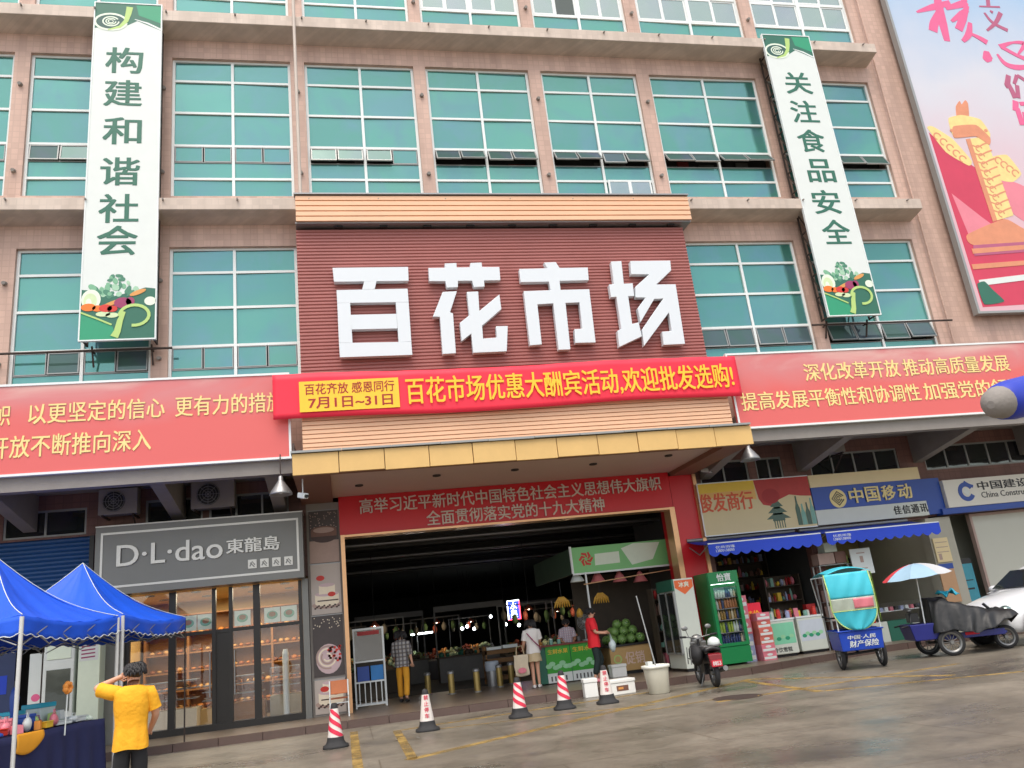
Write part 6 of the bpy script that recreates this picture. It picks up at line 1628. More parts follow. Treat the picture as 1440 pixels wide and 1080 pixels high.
# ---------------------------------------------------------------- blue market tents
M['tent'] = mat('tent_blue_cloth', lin(14, 84, 212), 0.6, 0.15, 1.5, bump=0.5, bscale=3.5)
M['pipe'] = mat('white_tent_pipe', lin(206, 206, 202), .35, .08, 6, metal=.2)
def tent(label, p0, p1, depth, ze, zp, zv, poles):
    """square pop-up tent; p0 -> p1 is its right hand edge, it reaches to the left of it"""
    p0, p1 = Vector((*p0, 0)), Vector((*p1, 0))
    e = (p1 - p0); L_ = e.length; e.normalize(); n = Vector((-e.y, e.x, 0))
    c = [p0, p1, p1 + n * depth, p0 + n * depth]
    t = thing('market_tent', label, 'tent', tuple((c[0] + c[2]) / 2), 0, 'blue market tents on the left')
    top = (c[0] + c[2]) / 2 + Vector((0, 0, zp))
    s = MB()
    for k in range(4):
        a, b = c[k], c[(k + 1) % 4]
        def f(u, v):
            q = a.lerp(b, u) + Vector((0, 0, ze - .10 * sin(pi * u)))
            r = q.lerp(top, v); r.z -= .30 * sin(pi * v) * (1 - .35 * abs(2 * u - 1)) + .02 * sin(u * 13 + k + 3 * v) * (1 - v) * v * 3 + .012 * sin(u * 31 + k * 2 - 7 * v) * (1 - v)
            return r
        s.sheet(f, 44, 16, .006, n=Vector((0, 0, 1)))
    s.build('roof_cloth', M['tent'], t)
    s = MB()
    for k in range(4):
        a, b = c[k], c[(k + 1) % 4]; o_ = ((a + b) / 2 - (c[0] + c[2]) / 2).normalized()
        def g(u, v):
            q = a.lerp(b, u)
            zb = ze - .10 * sin(pi * u)
            return q + o_ * (.012 + .02 * sin(u * 25 + k) * v) + Vector((0, 0, zb - v * (zv + .018 * sin(u * L_ * 26))))
        s.sheet(g, 70, 4, .005, n=o_)
    s.build('valance', M['tent'], t)
    s = MB()
    for k in range(4):
        a, b = c[k], c[(k + 1) % 4]; o_ = ((a + b) / 2 - (c[0] + c[2]) / 2).normalized()
        s.tube([a.lerp(b, i / 60) + o_ * .03 + Vector((0, 0, ze - .10 * sin(pi * i / 60) - zv - .018 * sin(i / 60 * L_ * 26))) for i in range(61)], .008, 5)
        s.tube([a.lerp(top - Vector((0, 0, zp)), i / 10) + Vector((0, 0, ze + .012 + (zp - ze) * i / 10 - .30 * sin(pi * i / 10) * .65)) for i in range(11)], .007, 5)
    s.build('white_piping', M['white'], t)
    s = MB()
    for k in range(4):
        a, b = c[k], c[(k + 1) % 4]; a2, b2 = a.lerp(b, .02), a.lerp(b, .98)
        for i in range(4):
            u0, u1 = i / 4, (i + 1) / 4
            for za, zb in ((ze - .42, ze - .12), (ze - .12, ze - .42)): s.tube([a2.lerp(b2, u0) + Vector((0, 0, za)), a2.lerp(b2, u1) + Vector((0, 0, zb))], .011, 5)
    s.build('truss', M['greyalu'], t)
    for k in range(4):
        m_ = M['iron'] if poles[k] == 'd' else M['pipe']; r = .016 if poles[k] == 'd' else .032
        MB().tube([c[k] + Vector((0, 0, 0)), c[k] + Vector((0, 0, ze - .02))], r, 8).build('pole', m_, t)
    return c
tent('nearer blue market tent, cut by the left edge of the photo', (-.85, -5.55), (-.15, -3.05), 2.9, 2.62, 3.75, .27, 'wwww')
tent('farther blue market tent with its white edged peak before the blue shutter', (-.12, -2.85), (.42, .1), 3.0, 2.66, 3.85, .27, 'wddw')

# ---------------------------------------------------------------- goods table under the tents
M['navycloth'] = mat('navy_table_cloth', lin(30, 36, 78), .8, .2, 3)
e = Vector((.7, 2.5, 0)).normalized(); n_ = Vector((-e.y, e.x, 0))
TO = Vector((-1.25, -6.2, 0)); TL, TW, TH = 3.35, .95, .93
TP = lambda l, w_, z: TO + e * l + n_ * w_ + Vector((0, 0, z))
ang = math.atan2(e.y, e.x)
TM = RZM(ang)
t = thing('goods_table', 'long goods table under a navy cloth below the nearer blue tent', 'table', tuple(TO + e * TL / 2))
s = MB(); s.obox(TP(TL / 2, TW / 2, TH - .02), (TL - .06, TW - .06, .04), TM); s.build('table_top', M['dimwood'], t)
for l_, w_ in ((.1, .1), (TL - .1, .1), (.1, TW - .1), (TL - .1, TW - .1)): MB().tube([TP(l_, w_, 0), TP(l_, w_, TH - .04)], .02, 6).build('leg', M['greyalu'], t)
t = thing('table_cloth', 'navy cloth hanging in folds over the goods table', 'tablecloth', tuple(TO + e * TL / 2))
s = MB()
s.sheet(lambda u, v: TP(TL * u, TW * v, TH + .012 + .004 * sin(u * 30 + v * 9)), 40, 8, .006, n=Vector((0, 0, 1)))
s.sheet(lambda u, v: TP(TL * u, -.015 - .035 * v * (1 + sin(u * 44 + sin(u * 9) * 2)), TH + .012 - v * (TH - .03)), 110, 8, .006, n=-n_)
s.sheet(lambda u, v: TP(TL + .015 + .03 * v * (1 + sin(u * 14)), TW * u, TH + .012 - v * (TH - .03)), 30, 8, .006, n=e)
s.build('cloth', M['navycloth'], t)
t2 = MB(); z0 = TH + .03
t2.sheet(lambda u, v: TP(1.0 + .62 * u, -.06 - .02 * sin(v * 3), TH + .03 - v * (.30 - .20 * (u - .35) ** 2 * 2) - 0), 14, 8, .006, n=-n_)
tag(t2.build('cloth_scarf', mat('orange_yellow_cloth', lin(238, 164, 40), .7, .12, 4)), 'orange yellow cloth hanging over the front of the goods table', 'cloth')
def gbox(name, label, l_, w_, sx, sy, h, m_, rz=0, marks=None):
    t = thing(name, label, 'goods', tuple(TP(l_, w_, z0)), ang + rz)
    MB().box(-sx / 2, sx / 2, -sy / 2, sy / 2, 0, h * .8).build('body', m_, t, world=False, bevel=.01)
    MB().box(-sx / 2 - .008, sx / 2 + .008, -sy / 2 - .008, sy / 2 + .008, h * .803, h).build('lid', marks or m_, t, world=False, bevel=.008)
M['cyan'] = mat('cyan_plastic', lin(40, 160, 186), .4, .12, 4); M['pinkp'] = mat('pink_plastic', lin(224, 128, 140), .4, .15, 6); M['clearish'] = mat('milky_plastic', lin(190, 204, 204), .35, .12, 5); M['orangep'] = mat('orange_plastic', lin(236, 150, 60), .45, .15, 6)
gbox('storage_box', 'milky storage box with a cyan lid behind the blue folded parasol', 1.9, .7, .34, .3, .3, M['clearish'], .1, M['cyan'])
gbox('storage_box', 'larger milky storage box with a cyan lid near the notice pillar', 2.65, .72, .4, .32, .36, M['clearish'], 0, M['cyan'])
gbox('carton', 'pink carton on the near part of the goods table', 1.35, .35, .24, .2, .22, M['pinkp'], .3)
gbox('carton', 'blue carton on the goods table beside the pink one', 1.72, .3, .2, .16, .24, M['signblue'], -.2)
gbox('carton', 'pale carton at the far end of the goods table', 2.95, .3, .4, .3, .08, M['white'], .1)
gbox('carton', 'flat white carton lying on the goods table', 2.45, .25, .36, .24, .06, M['white'], -.15)
gbox('carton', 'yellow carton low on the front of the goods table', 1.95, .12, .2, .12, .1, M['sunyellow'], .1)
gbox('carton', 'white carton at the left end of the goods table', .9, .6, .34, .26, .2, M['white'], .2)
gbox('carton', 'red carton at the left end of the goods table', .95, .2, .22, .16, .1, M['tomato'], -.1)
for k, (l_, w_, c) in enumerate(((1.15, .22, 'pinkp'), (1.25, .55, 'tomato'), (1.52, .14, 'white'), (1.55, .62, 'pinkp'), (1.6, .45, 'cyan'), (2.1, .4, 'lime'), (2.2, .16, 'pinkp'), (2.3, .5, 'purple'), (2.75, .18, 'white'), (2.1, .62, 'black'))):
    nm = {'pinkp': 'pink', 'tomato': 'red', 'white': 'white', 'cyan': 'cyan', 'lime': 'pale green', 'purple': 'purple', 'black': 'black'}[c]
    s = MB(); h = random.uniform(.1, .2)
    s.ball((0, 0, h * .5), (random.uniform(.07, .11), .06, h * .5), 10, 7, jit=.12)
    s.tube([(-.04, 0, h * .9), (-.03, 0, h * 1.35), (.03, 0, h * 1.35), (.04, 0, h * .9)], .008, 5)
    o = s.build('handbag', M[c]); o.location = TP(l_, w_, z0); o.rotation_euler = (0, 0, ang + random.uniform(-.6, .6))
    tag(o, f'small {nm} bag on the goods table, ' + ['left of the orange cloth', 'at the back left', 'above the orange cloth', 'behind the blue carton', 'next to the pink carton', 'under the paper toy', 'right of the yellow carton', 'between the storage boxes', 'before the flat cartons', 'behind the paper toy'][k], 'bag', 'small bags on the goods table')
wh = ['by the left tent pole', 'behind the pink carton', 'before the milky box', 'near the folded parasol', 'on the middle of the table', 'at the foot of the notice pillar', 'at the far front corner', 'under the white piping', 'beside the flat cartons', 'at the near front edge', 'behind the white bag', 'next to the cyan lid']
for k in range(12):
    l_, w_ = [(1.05, .75), (1.45, .8), (1.85, .85), (2.05, .25), (2.25, .75), (3.0, .6), (3.15, .15), (1.2, .08), (2.6, .45), (.8, .1), (1.75, .12), (2.4, .85)][k]
    c, nm = [('clearish', 'milky'), ('cyan', 'cyan'), ('white', 'white'), ('purple', 'purple'), ('black', 'black'), ('white', 'white'), ('pale', 'pale'), ('pinkp', 'pink'), ('lime', 'pale green'), ('signblue', 'blue'), ('orangep', 'orange'), ('clearish', 'milky')][k]
    s = MB(); a_, b_, h = random.uniform(.05, .11), random.uniform(.04, .08), random.uniform(.06, .22)
    if k % 3: s.hexa([(-a_, -b_, 0), (a_, -b_, 0), (a_, b_, 0), (-a_, b_, 0)], [(-a_ * .9, -b_ * .8, h), (a_ * .95, -b_ * .8, h), (a_ * .9, b_, h * 1.05), (-a_, b_, h)])
    else: s.lathe([(b_, 0), (b_ * 1.15, h * .1), (b_, h * .6), (b_ * .5, h * .8), (b_ * .55, h)], n=12)
    o = s.build('toy', M[c]); o.location = TP(l_, w_, z0); o.rotation_euler = (0, 0, ang + random.uniform(-1, 1)); tag(o, f'small {nm} toy or pack on the goods table, {wh[k]}', 'goods', 'small goods on the table')
t = thing('parasol', 'folded dark blue parasol standing on the goods table', 'parasol', tuple(TP(1.78, .55, z0)))
s = MB(); s.lathe([(.01, .05), (.05, .2), (.075, .5), (.05, .62), (.02, .66)], tuple(TP(1.78, .55, z0)), 10); s.build('canopy', M['navyp'] if 'navyp' in M else M['signblue'], t)
s = MB(); s.tube([TP(1.78, .55, z0), TP(1.78, .55, z0 + .75)], .012, 6); s.build('shaft', M['steel'], t)
t = thing('paper_toy', 'paper flower toy on a thin white stick above the goods table', 'toy', tuple(TP(2.18, .3, z0 - .3)))
s = MB(); s.tube([TP(2.12, -.08, z0 - .15), TP(2.18, -.06, z0 + .52)], .012, 6); s.build('stick', M['white'], t)
s = MB()
for k in range(7): s.ball(TP(2.18, -.06, z0 + .56) + TM @ Vector((.07 * cos(k * .9), 0, .06 * sin(k * .9))), (.045, .02, .045), 8, 6)
s.build('petals', M['orangep'], t)

# ---------------------------------------------------------------- wheels and vehicles
M['rim'] = mat('wheel_rim_metal', lin(126, 126, 124), .35, .1, 8, metal=.6)
M['vblue'] = mat('tricycle_blue_paint', lin(24, 66, 172), .35, .12, 4); M['navyp'] = mat('tricycle_dark_blue_paint', lin(34, 40, 120), .35, .12, 4)
def wheel(parent, c, r, wd, ax=Vector((1, 0, 0)), spokes=10, name='wheel'):
    q = ax.to_track_quat('Z', 'Y').to_matrix()
    s = MB(); k = 28
    s.lathe([(r - wd * .8, -wd * .5), (r - wd * .25, -wd * .5), (r, -wd * .2), (r, wd * .2), (r - wd * .25, wd * .5), (r - wd * .8, wd * .5), (r - wd * .8, -wd * .5)], c, k, 0, q, cap=False)
    w_ = s.build(name, M['rubber'], parent, world=False)
    s = MB()
    s.lathe([(r - wd * .78, -wd * .35), (r - wd * 1.3, -wd * .25), (r - wd * 1.3, wd * .25), (r - wd * .78, wd * .35)], c, k, 0, q, cap=False)
    s.lathe([(.04, -wd * .6), (.045, 0), (.04, wd * .6)], c, 12, 0, q)
    for i in range(spokes):
        a = 2 * pi * i / spokes
        s.tube([Vector(c) + q @ Vector((.03 * cos(a), .03 * sin(a), 0)), Vector(c) + q @ Vector(((r - wd) * cos(a), (r - wd) * sin(a), 0))], .008, 5)
    s.build('rim', M['rim'], w_, world=False)
    return w_

# tricycle with the turquoise rain hood, seen from behind
t = thing('tricycle', 'blue cargo tricycle with a turquoise rain hood and white lettering on its box', 'tricycle', (14.78, -2.15, 0), -.34)
X, Y_ = Vector((1, 0, 0)), Vector((0, 1, 0))
wheel(t, (-.40, .0, .3), .3, .08); wheel(t, (.46, .0, .34), .34, .08, spokes=14); wheel(t, (0, 1.55, .3), .3, .08)
s = MB(); b_ = [(-.44, -.5, .40), (.42, -.5, .40), (.42, .45, .40), (-.44, .45, .40)]; tp = [(-.47, -.55, .80), (.45, -.55, .80), (.45, .5, .80), (-.47, .5, .80)]
s.hexa(b_, tp); s.build('cargo_box', M['vblue'], t, world=False, bevel=.02)
s = MB(); s.tube([(-.48, -.56, .81), (.46, -.56, .81), (.46, .5, .81), (-.48, .5, .81), (-.48, -.56, .81)], .018, 6); s.build('box_rim', M['vblue'], t, world=False)
l = MB().frame(o=(0, -.506, .42), U=(1, 0, 0), V=(0, -.124, .992), W=(0, -.992, -.124))
l.text('中国·人民', -.3, .28, .215, .30, 0, .006, 0, .02, shear=.2); l.text('财产保险', -.28, .32, .05, .19, 0, .006, 0, .02, shear=.15); l.build('lettering', M['white'], t, world=False)
s = MB(); s.box(.12, .44, -.2, .5, .806, .84); s.build('blue_lid', M['vblue'], t, world=False)
s = MB(); s.tube([(0, .4, .42), (0, .9, .45), (0, 1.25, .75), (0, 1.3, 1.05)], .04, 8); s.tube([(0, 1.25, .75), (0, 1.55, .3)], .035, 8); s.tube([(-.4, 0, .3), (.46, 0, .34)], .025, 8); s.tube([(0, 0, .32), (0, .5, .42)], .03, 8); s.build('chassis', M['black'], t, world=False)
s = MB(); s.tube([(-.38, 1.15, 1.12), (-.2, 1.25, 1.06), (.2, 1.25, 1.06), (.40, 1.15, 1.12)], .02, 7); s.build('handlebar', M['black'], t, world=False)
s = MB(); s.obox((0, .55, .9), (.36, .5, .12)); s.obox((0, .3, 1.1), (.36, .08, .35)); s.build('seat', M['black'], t, world=False, bevel=.03)
s = MB(); s.ball((.44, .1, .98), (.1, .1, .07)); s.obox((.44, .1, .92), (.14, .16, .05)); s.build('tail_lamp', mat('red_lamp_plastic', lin(214, 30, 40), .25, .1), t, world=False, bevel=.01)
s = MB(); s.tube([(-.1, -.3, .8), (-.1, -.3, 1.0), (.2, -.3, 1.0), (.2, -.3, .8)], .015, 6); s.build('rack', M['steel'], t, world=False)
hood = thing('rain_hood', 'turquoise rain hood with a lime edge and a clear strip, over the blue tricycle', 'rain hood', (14.78, -2.15, 0), -.34)
M['turq'] = mat('turquoise_cloth', lin(64, 188, 206), .5, .12, 3, bump=.3, bscale=5); M['limeedge'] = mat('lime_edge', lin(190, 214, 130), .5, .1); M['mist'] = mat('misty_plastic_strip', lin(176, 186, 172), .3, .2, 8)
hw = lambda v: .47 if v < .55 else .47 * math.sqrt(max(0.02, 1 - ((v - .55) / .46) ** 2.4))
def hp(u, v, o=0): return (-.02 + (2 * u - 1) * hw(v) - .05 * (1 - v), -.62 - .1 * sin(pi * u) - .05 * sin(v * 5) - o + .012 * sin(u * 20 + v * 13), 2.02 - 1.2 * v)
for nm, v0, v1, m_ in (('upper_cloth', 0, .44, M['turq']), ('clear_strip', .443, .66, M['mist']), ('lower_cloth', .663, 1, M['turq'])):
    MB().sheet(lambda u, v: hp(u, v0 + (v1 - v0) * v), 20, 12, .006).build(nm, m_, hood, world=False)
MB().sheet(lambda u, v: hp(.48 + .46 * u, .46 + .17 * v, .012), 8, 6, .004).build('pink_patch', M['pinkp'], hood, world=False)
s = MB(); s.tube([hp(0, i / 40, .0) for i in range(40)] + [hp(1, 1 - i / 40, .0) for i in range(41)], .014, 6); s.tube([hp(i / 20, .66, .006) for i in range(21)], .008, 5); s.build('lime_piping', M['limeedge'], hood, world=False)
s = MB(); s.sheet(lambda u, v: (-.48 + .94 * u + .16 * v * u, -.62 + 1.75 * v, 2.02 + .10 * sin(pi * u) + .08 * sin(pi * v) - .05 * v), 14, 14, .006, n=Vector((0, 0, 1))); s.build('roof_cloth', M['turq'], hood, world=False)
s = MB(); s.sheet(lambda u, v: (.47 + .12 * u, -.6 + 1.2 * u, 2.0 - v * (1.05 - .1 * u)), 8, 10, .005, n=Vector((1, 0, 0))); s.build('side_sheet', mat('lime_floral_sheet', lin(120, 150, 50), .4, .5, 9), hood, world=False)
s = MB()
for x in (-.44, .44): s.tube([(x, -.5, .8), (x, -.55, 1.98), (x * 1.1, 1.0, 2.0), (x * .8, 1.25, 1.05)], .014, 6)
s.build('hoop', M['alu'], hood, world=False)

# tricycle under the black cover
t = thing('tricycle', 'dark blue tricycle parked beside the white car, mostly under a black cover', 'tricycle', (17.05, -1.75, 0), -.36)
wheel(t, (-.05, .46, .28), .28, .09, Y_); wheel(t, (.18, -.46, .29), .29, .09, Y_, 12); wheel(t, (1.5, 0, .26), .26, .085, Y_)
s = MB(); s.hexa([(-.55, -.42, .38), (.0, -.42, .38), (.0, .42, .38), (-.55, .42, .38)], [(-.62, -.46, .74), (.08, -.46, .74), (.08, .46, .74), (-.62, .46, .74)]); s.build('cargo_box', M['navyp'], t, world=False, bevel=.02)
s = MB(); s.box(.1, 1.45, -.3, .3, .36, .42); s.box(.1, 1.4, -.34, -.3, .34, .47); s.build('floor_deck', M['navyp'], t, world=False, bevel=.01)
s = MB(); s.box(.55, .85, -.345, -.341, .40, .46); s.build('red_reflector', M['red'], t, world=False)
s = MB(); s.tube([(-.05, .46, .28), (.18, -.46, .29)], .03, 8); s.tube([(1.3, 0, .45), (1.35, 0, .85), (1.2, 0, 1.02)], .035, 8); s.tube([(1.3, 0, .5), (1.5, 0, .26)], .03, 8); s.build('chassis', M['black'], t, world=False)
s = MB(); s.tube([(-.75, -.3, .70), (-.5, -.35, .72), (-.5, .35, .72), (-.75, .3, .70)], .018, 6); s.tube([(-.55, -.3, .72), (-.5, -.3, 1.0), (-.4, .2, 1.02)], .016, 6); s.obox((-.42, -.1, .88), (.2, .3, .2)); s.build('rear_rack', M['black'], t, world=False)
s = MB(); s.ball((-.5, -.2, 1.05), (.07, .1, .05)); s.ball((-.46, .1, 1.06), (.07, .1, .05)); s.build('mirror', M['rim'], t, world=False)
cv = thing('black_cover', 'creased black cover thrown over the dark blue tricycle', 'cover', (17.05, -1.75, 0), -.36)
M['tarp'] = mat('black_tarp', (0.009, 0.0095, 0.01), .5, .3, 4, bump=.55, bscale=7)
def tarp(u, v):
    x = -.1 + 1.75 * u
    h = 1.28 - .08 * u if u < .25 else 1.26 - .42 * min(1, (u - .25) / .6) ** .8 + .08 * math.exp(-((u - .9) / .1) ** 2)
    hem = .42 + .1 * sin(u * 7 + 1) + .2 * u + .12 * u * (1 - u)
    a = (v - .5) * 2; sg = -1 if a < 0 else 1; a = abs(a)
    wd = .28 + .22 * u * (1 - u) * 2
    if a < .4: y, z = wd * a / .4, h - .05 * (a / .4) ** 2
    else:
        k = (a - .4) / .6; y, z = wd + .22 * k ** .7, (h - .05) + (hem - h + .05) * k
    y += (.05 * sin(u * 23 + sg) + .025 * sin(u * 51 + a * 6)) * max(0, a - .3); x += .04 * sin(u * 11 + a * 5)
    return (x + (.06 if u > .97 else 0) * a, sg * y, z + .018 * sin(u * 31 + a * 9 + sg))
s = MB(); s.sheet(tarp, 46, 36, .008, n=Vector((0, 0, 1)))
def endcap(u0):
    P0 = [Vector(tarp(u0, i / 36)) for i in range(37)]
    c = Vector((P0[0].x, 0, .55)); s.add([*P0, c], [(i, i + 1, 37) for i in range(36)])
endcap(0); endcap(1); s.build('cloth', M['tarp'], cv, world=False)
tag(MB().sheet(lambda u, v: (17.25 + .45 * u, -1.85 - .25 * v, 1.36 + .07 * sin(u * 9) * sin(v * 5) + .03 * sin(u * 23)), 14, 8, .02, n=Vector((0, 0, 1))).build('plastic_bag', M['cyan']), 'cyan plastic bag lying on top of the black cover', 'bag')
um = thing('parasol', 'open pale parasol with red and blue panels above the black covered tricycle', 'parasol', (16.85, -1.9, .7), .1)
s = MB(); s.tube([(-.1, 0, 0), (.0, 0, 1.38)], .016, 7); s.build('shaft', M['alu'], um, world=False)
cols = [mat('parasol_red', lin(214, 70, 76), .6, .1), mat('parasol_pale_blue', lin(146, 176, 196), .6, .1), mat('parasol_white', lin(186, 188, 190), .6, .1), mat('parasol_blue', lin(60, 110, 190), .6, .1)]
s = MB(); n = 8; R0 = .86
for k in range(n):
    a0, a1 = 2 * pi * k / n, 2 * pi * (k + 1) / n
    pts = []
    for i in range(7):
        r = R0 * i / 6
        for j in range(5):
            f = j / 4; x = r * ((1 - f) * cos(a0) + f * cos(a1)); y = r * ((1 - f) * sin(a0) + f * sin(a1))
            pts.append((x, y * .75, 1.38 - .30 * (i / 6) ** 2 - .02 * sin(pi * f) * i / 6 + .06 * x))
    s.add(pts, [(i * 5 + j, i * 5 + j + 1, i * 5 + j + 6, i * 5 + j + 5) for i in range(6) for j in range(4)], [3, 2, 2, 0, 1, 1, 2, 2][k], True)
s.build('canopy', cols, um, world=False)
s = MB()
for k in range(n):
    a = 2 * pi * k / n; s.tube([(0, 0, 1.36), (R0 * .5 * cos(a), R0 * .5 * .75 * sin(a), 1.29 + .03 * cos(a)), (R0 * cos(a), R0 * .75 * sin(a), 1.07 + .057 * cos(a))], .006, 4)
s.build('rib', M['steel'], um, world=False)

# motorbike seen from behind
t = thing('motorbike', 'small black motorbike with a red tail and number plate, parked at the kerb', 'motorbike', (11.42, -1.95, 0), -.16)
wheel(t, (0, 0, .29), .29, .1, X, 8); wheel(t, (0, 1.28, .29), .29, .09, X, 8)
s = MB(); s.tube([(0, .0, .3), (0, .35, .36), (0, .75, .32), (0, 1.02, .6), (0, .96, .98)], [.03, .05, .06, .05, .035], 8); s.tube([(-.07, 1.28, .29), (-.07, 1.08, .78)], .025, 7); s.tube([(.07, 1.28, .29), (.07, 1.08, .78)], .025, 7)
s.obox((0, .5, .38), (.22, .34, .26)); s.build('frame', M['black'], t, world=False)
s = MB(); s.sheet(lambda u, v: ((u - .5) * (.34 - .1 * v), -.18 + .95 * v, .74 + .05 * (1 - (2 * u - 1) ** 2) + .05 * (1 - v) ** 2), 8, 12, .09, n=Vector((0, 0, 1))); s.build('seat', M['black'], t, world=False)
s = MB(); s.hexa([(-.13, -.22, .5), (.13, -.22, .5), (.13, .5, .46), (-.13, .5, .46)], [(-.15, -.28, .68), (.15, -.28, .68), (.14, .6, .66), (-.14, .6, .66)]); s.build('tail_body', M['black'], t, world=False, bevel=.03)
s = MB(); s.hexa([(-.12, -.34, .42), (.12, -.34, .42), (.12, -.2, .44), (-.12, -.2, .44)], [(-.15, -.32, .68), (.15, -.32, .68), (.13, -.2, .7), (-.13, -.2, .7)]); s.build('tail_lamp', mat('dark_red_lamp', lin(120, 20, 30), .25, .15), t, world=False, bevel=.02)
l = MB().frame(o=(0, -.352, .43)); l.rect(-.11, .11, 0, .13, 0, .008, 0); l.text('0853', -.085, .085, .025, .105, .008, .011, 1, .02); l.build('number_plate', [mat('red_plate', lin(196, 40, 56), .4, .1), M['white']], t, world=False)
s = MB(); s.sheet(lambda u, v: ((u - .5) * .16, .02 + .34 * cos(2.6 + 1.5 * v - 1.2), .30 + .36 * sin(2.9 + 1.1 * v - 1.5) + 0), 5, 8, .012); s.build('mudguard', M['black'], t, world=False)
s = MB(); s.tube([(-.36, .84, 1.05), (-.2, .93, 1.03), (0, .97, .99), (.2, .93, 1.03), (.36, .84, 1.05)], .016, 7); s.build('handlebar', M['rim'], t, world=False)
for sx in (-1, 1):
    s = MB(); s.tube([(sx * .42, .81, 1.055), (sx * .28, .89, 1.045)], .024, 8); s.build('grip', M['rubber'], t, world=False)
    s = MB(); s.tube([(sx * .2, .93, 1.04), (sx * .25, .92, 1.2)], .008, 5); s.ball((sx * .27, .91, 1.23), (.075, .02, .05)); s.build('mirror', M['rim'], t, world=False)
s = MB(); s.ball((0, 1.04, .95), (.15, .1, .13)); s.hexa([(-.16, 1.06, .5), (.16, 1.06, .5), (.1, 1.14, .5), (-.1, 1.14, .5)], [(-.2, .96, .92), (.2, .96, .92), (.12, 1.1, .98), (-.12, 1.1, .98)]); s.build('front_shield', M['rim'], t, world=False, bevel=.02)
s = MB(); s.tube([(.14, .5, .3), (.17, .1, .32), (.18, -.3, .38)], [.03, .05, .055], 9); s.build('exhaust', M['rim'], t, world=False)
s = MB(); s.tube([(-.1, .45, .3), (-.22, .4, .02)], .014, 6); s.build('kickstand', M['rim'], t, world=False)
s = MB(); s.tube([(-.2, -.25, .84), (-.2, .2, .84), (.2, .2, .84), (.2, -.25, .84), (-.2, -.25, .84)], .012, 6); s.build('luggage_rack', M['rim'], t, world=False)
bk = thing('pannier', 'dark cluttered pannier bag strapped to the left of the motorbike', 'bag', (11.42, -1.95, 0), -.16)
s = MB(); s.ball((-.28, .2, .68), (.14, .3, .22), 14, 10, jit=.08); s.build('bag_body', M['rubber'], bk, world=False)
s = MB(); s.tube([(-.43, -.0, .6), (-.42, .4, .62)], .012, 5); s.tube([(-.42, .05, .85), (-.44, .05, .5)], .012, 5); s.tube([(-.42, .35, .85), (-.44, .35, .5)], .012, 5); s.build('strap', M['rim'], bk, world=False)
hm = thing('helmet', 'white helmet resting on the motorbike seat', 'helmet', (11.5, -2.0, .8))
s = MB(); s.ball((0, 0, .1), (.13, .15, .12)); s.build('shell', M['white'], hm, world=False)
s = MB(); s.tube([(.135 * cos(a), .155 * sin(a), .06) for a in [i * pi / 8 for i in range(17)]], .012, 5); s.build('rim_strip', M['greyalu'], hm, world=False)

# white car, its nose at the right edge of the photo
t = thing('car', 'white car with black door mirror at the right edge, nose towards the tricycle', 'car', (20.85, -1.45, 0), 0); t.scale = (1.08, 1.08, 1.1)
M['carwhite'] = mat('white_car_paint', lin(226, 228, 230), .3, .02, 2, coat=.8)
NX = -2.15
st = [  # x, half width, z bottom, z shoulder, z centre top
 (NX, .45, .42, .60, .66), (NX + .08, .66, .34, .74, .80), (NX + .3, .80, .28, .86, .95), (NX + .7, .87, .26, .95, 1.05), (NX + 1.1, .89, .26, 1.0, 1.12), (NX + 1.4, .90, .26, 1.03, 1.16), (NX + 2.4, .91, .26, 1.06, 1.16), (NX + 3.4, .90, .26, 1.08, 1.16), (NX + 4.1, .84, .30, 1.06, 1.12), (NX + 4.3, .7, .4, .9, .95)]
s = MB(); ring = []
for x, hw_, zb, zs, zt in st:
    r = []
    for y, z in ((-hw_ * .92, zb), (-hw_, zb + .12), (-hw_ * 1.0, (zb + zs) / 2), (-hw_ * .97, zs - .03), (-hw_ * .90, zs + .02), (-hw_ * .6, zt - .02), (0, zt), (hw_ * .6, zt - .02), (hw_ * .90, zs + .02), (hw_ * .97, zs - .03), (hw_, (zb + zs) / 2), (hw_, zb + .12), (hw_ * .92, zb)): r.append((x, y, z))
    ring.append(r)
vs = [p for r in ring for p in r]; k = 13
s.add(vs, [(i * k + j, i * k + j + 1, (i + 1) * k + j + 1, (i + 1) * k + j) for i in range(len(st) - 1) for j in range(k - 1)] + [(i * k + k - 1, i * k, (i + 1) * k, (i + 1) * k + k - 1) for i in range(len(st) - 1)], 0, True)
s.add(ring[0], [tuple(range(k))]); s.add(ring[-1], [tuple(range(k))])
body = s.build('body', M['carwhite'], t, world=False)
cab = [(NX + 1.15, .80, 1.08, 1.10), (NX + 1.75, .74, 1.06, 1.5), (NX + 2.2, .70, 1.06, 1.68), (NX + 3.2, .68, 1.06, 1.70), (NX + 3.9, .70, 1.06, 1.5), (NX + 4.2, .76, 1.06, 1.1)]
def cabin(sc_, name, m_, z_lo=0):
    s = MB(); R_ = []
    for x, hw_, zb, zt in cab: R_.append([(x, -hw_ - .09 * sc_, zb), (x, -hw_ * .98, (zb + zt) / 2 + .02), (x, -hw_ * .86, zt - .04), (x, -hw_ * .6, zt), (x, hw_ * .6, zt), (x, hw_ * .86, zt - .04), (x, hw_ * .98, (zb + zt) / 2 + .02), (x, hw_ + .09 * sc_, zb)])
    v = [p for r in R_ for p in r]; s.add(v, [(i * 8 + j, i * 8 + j + 1, (i + 1) * 8 + j + 1, (i + 1) * 8 + j) for i in range(5) for j in range(7)], 0, True)
    s.add(R_[0], [tuple(range(8))]); s.add(R_[-1], [tuple(range(8))])
    return s.build(name, m_, t, world=False)
cabin(1, 'roof', M['carwhite'])
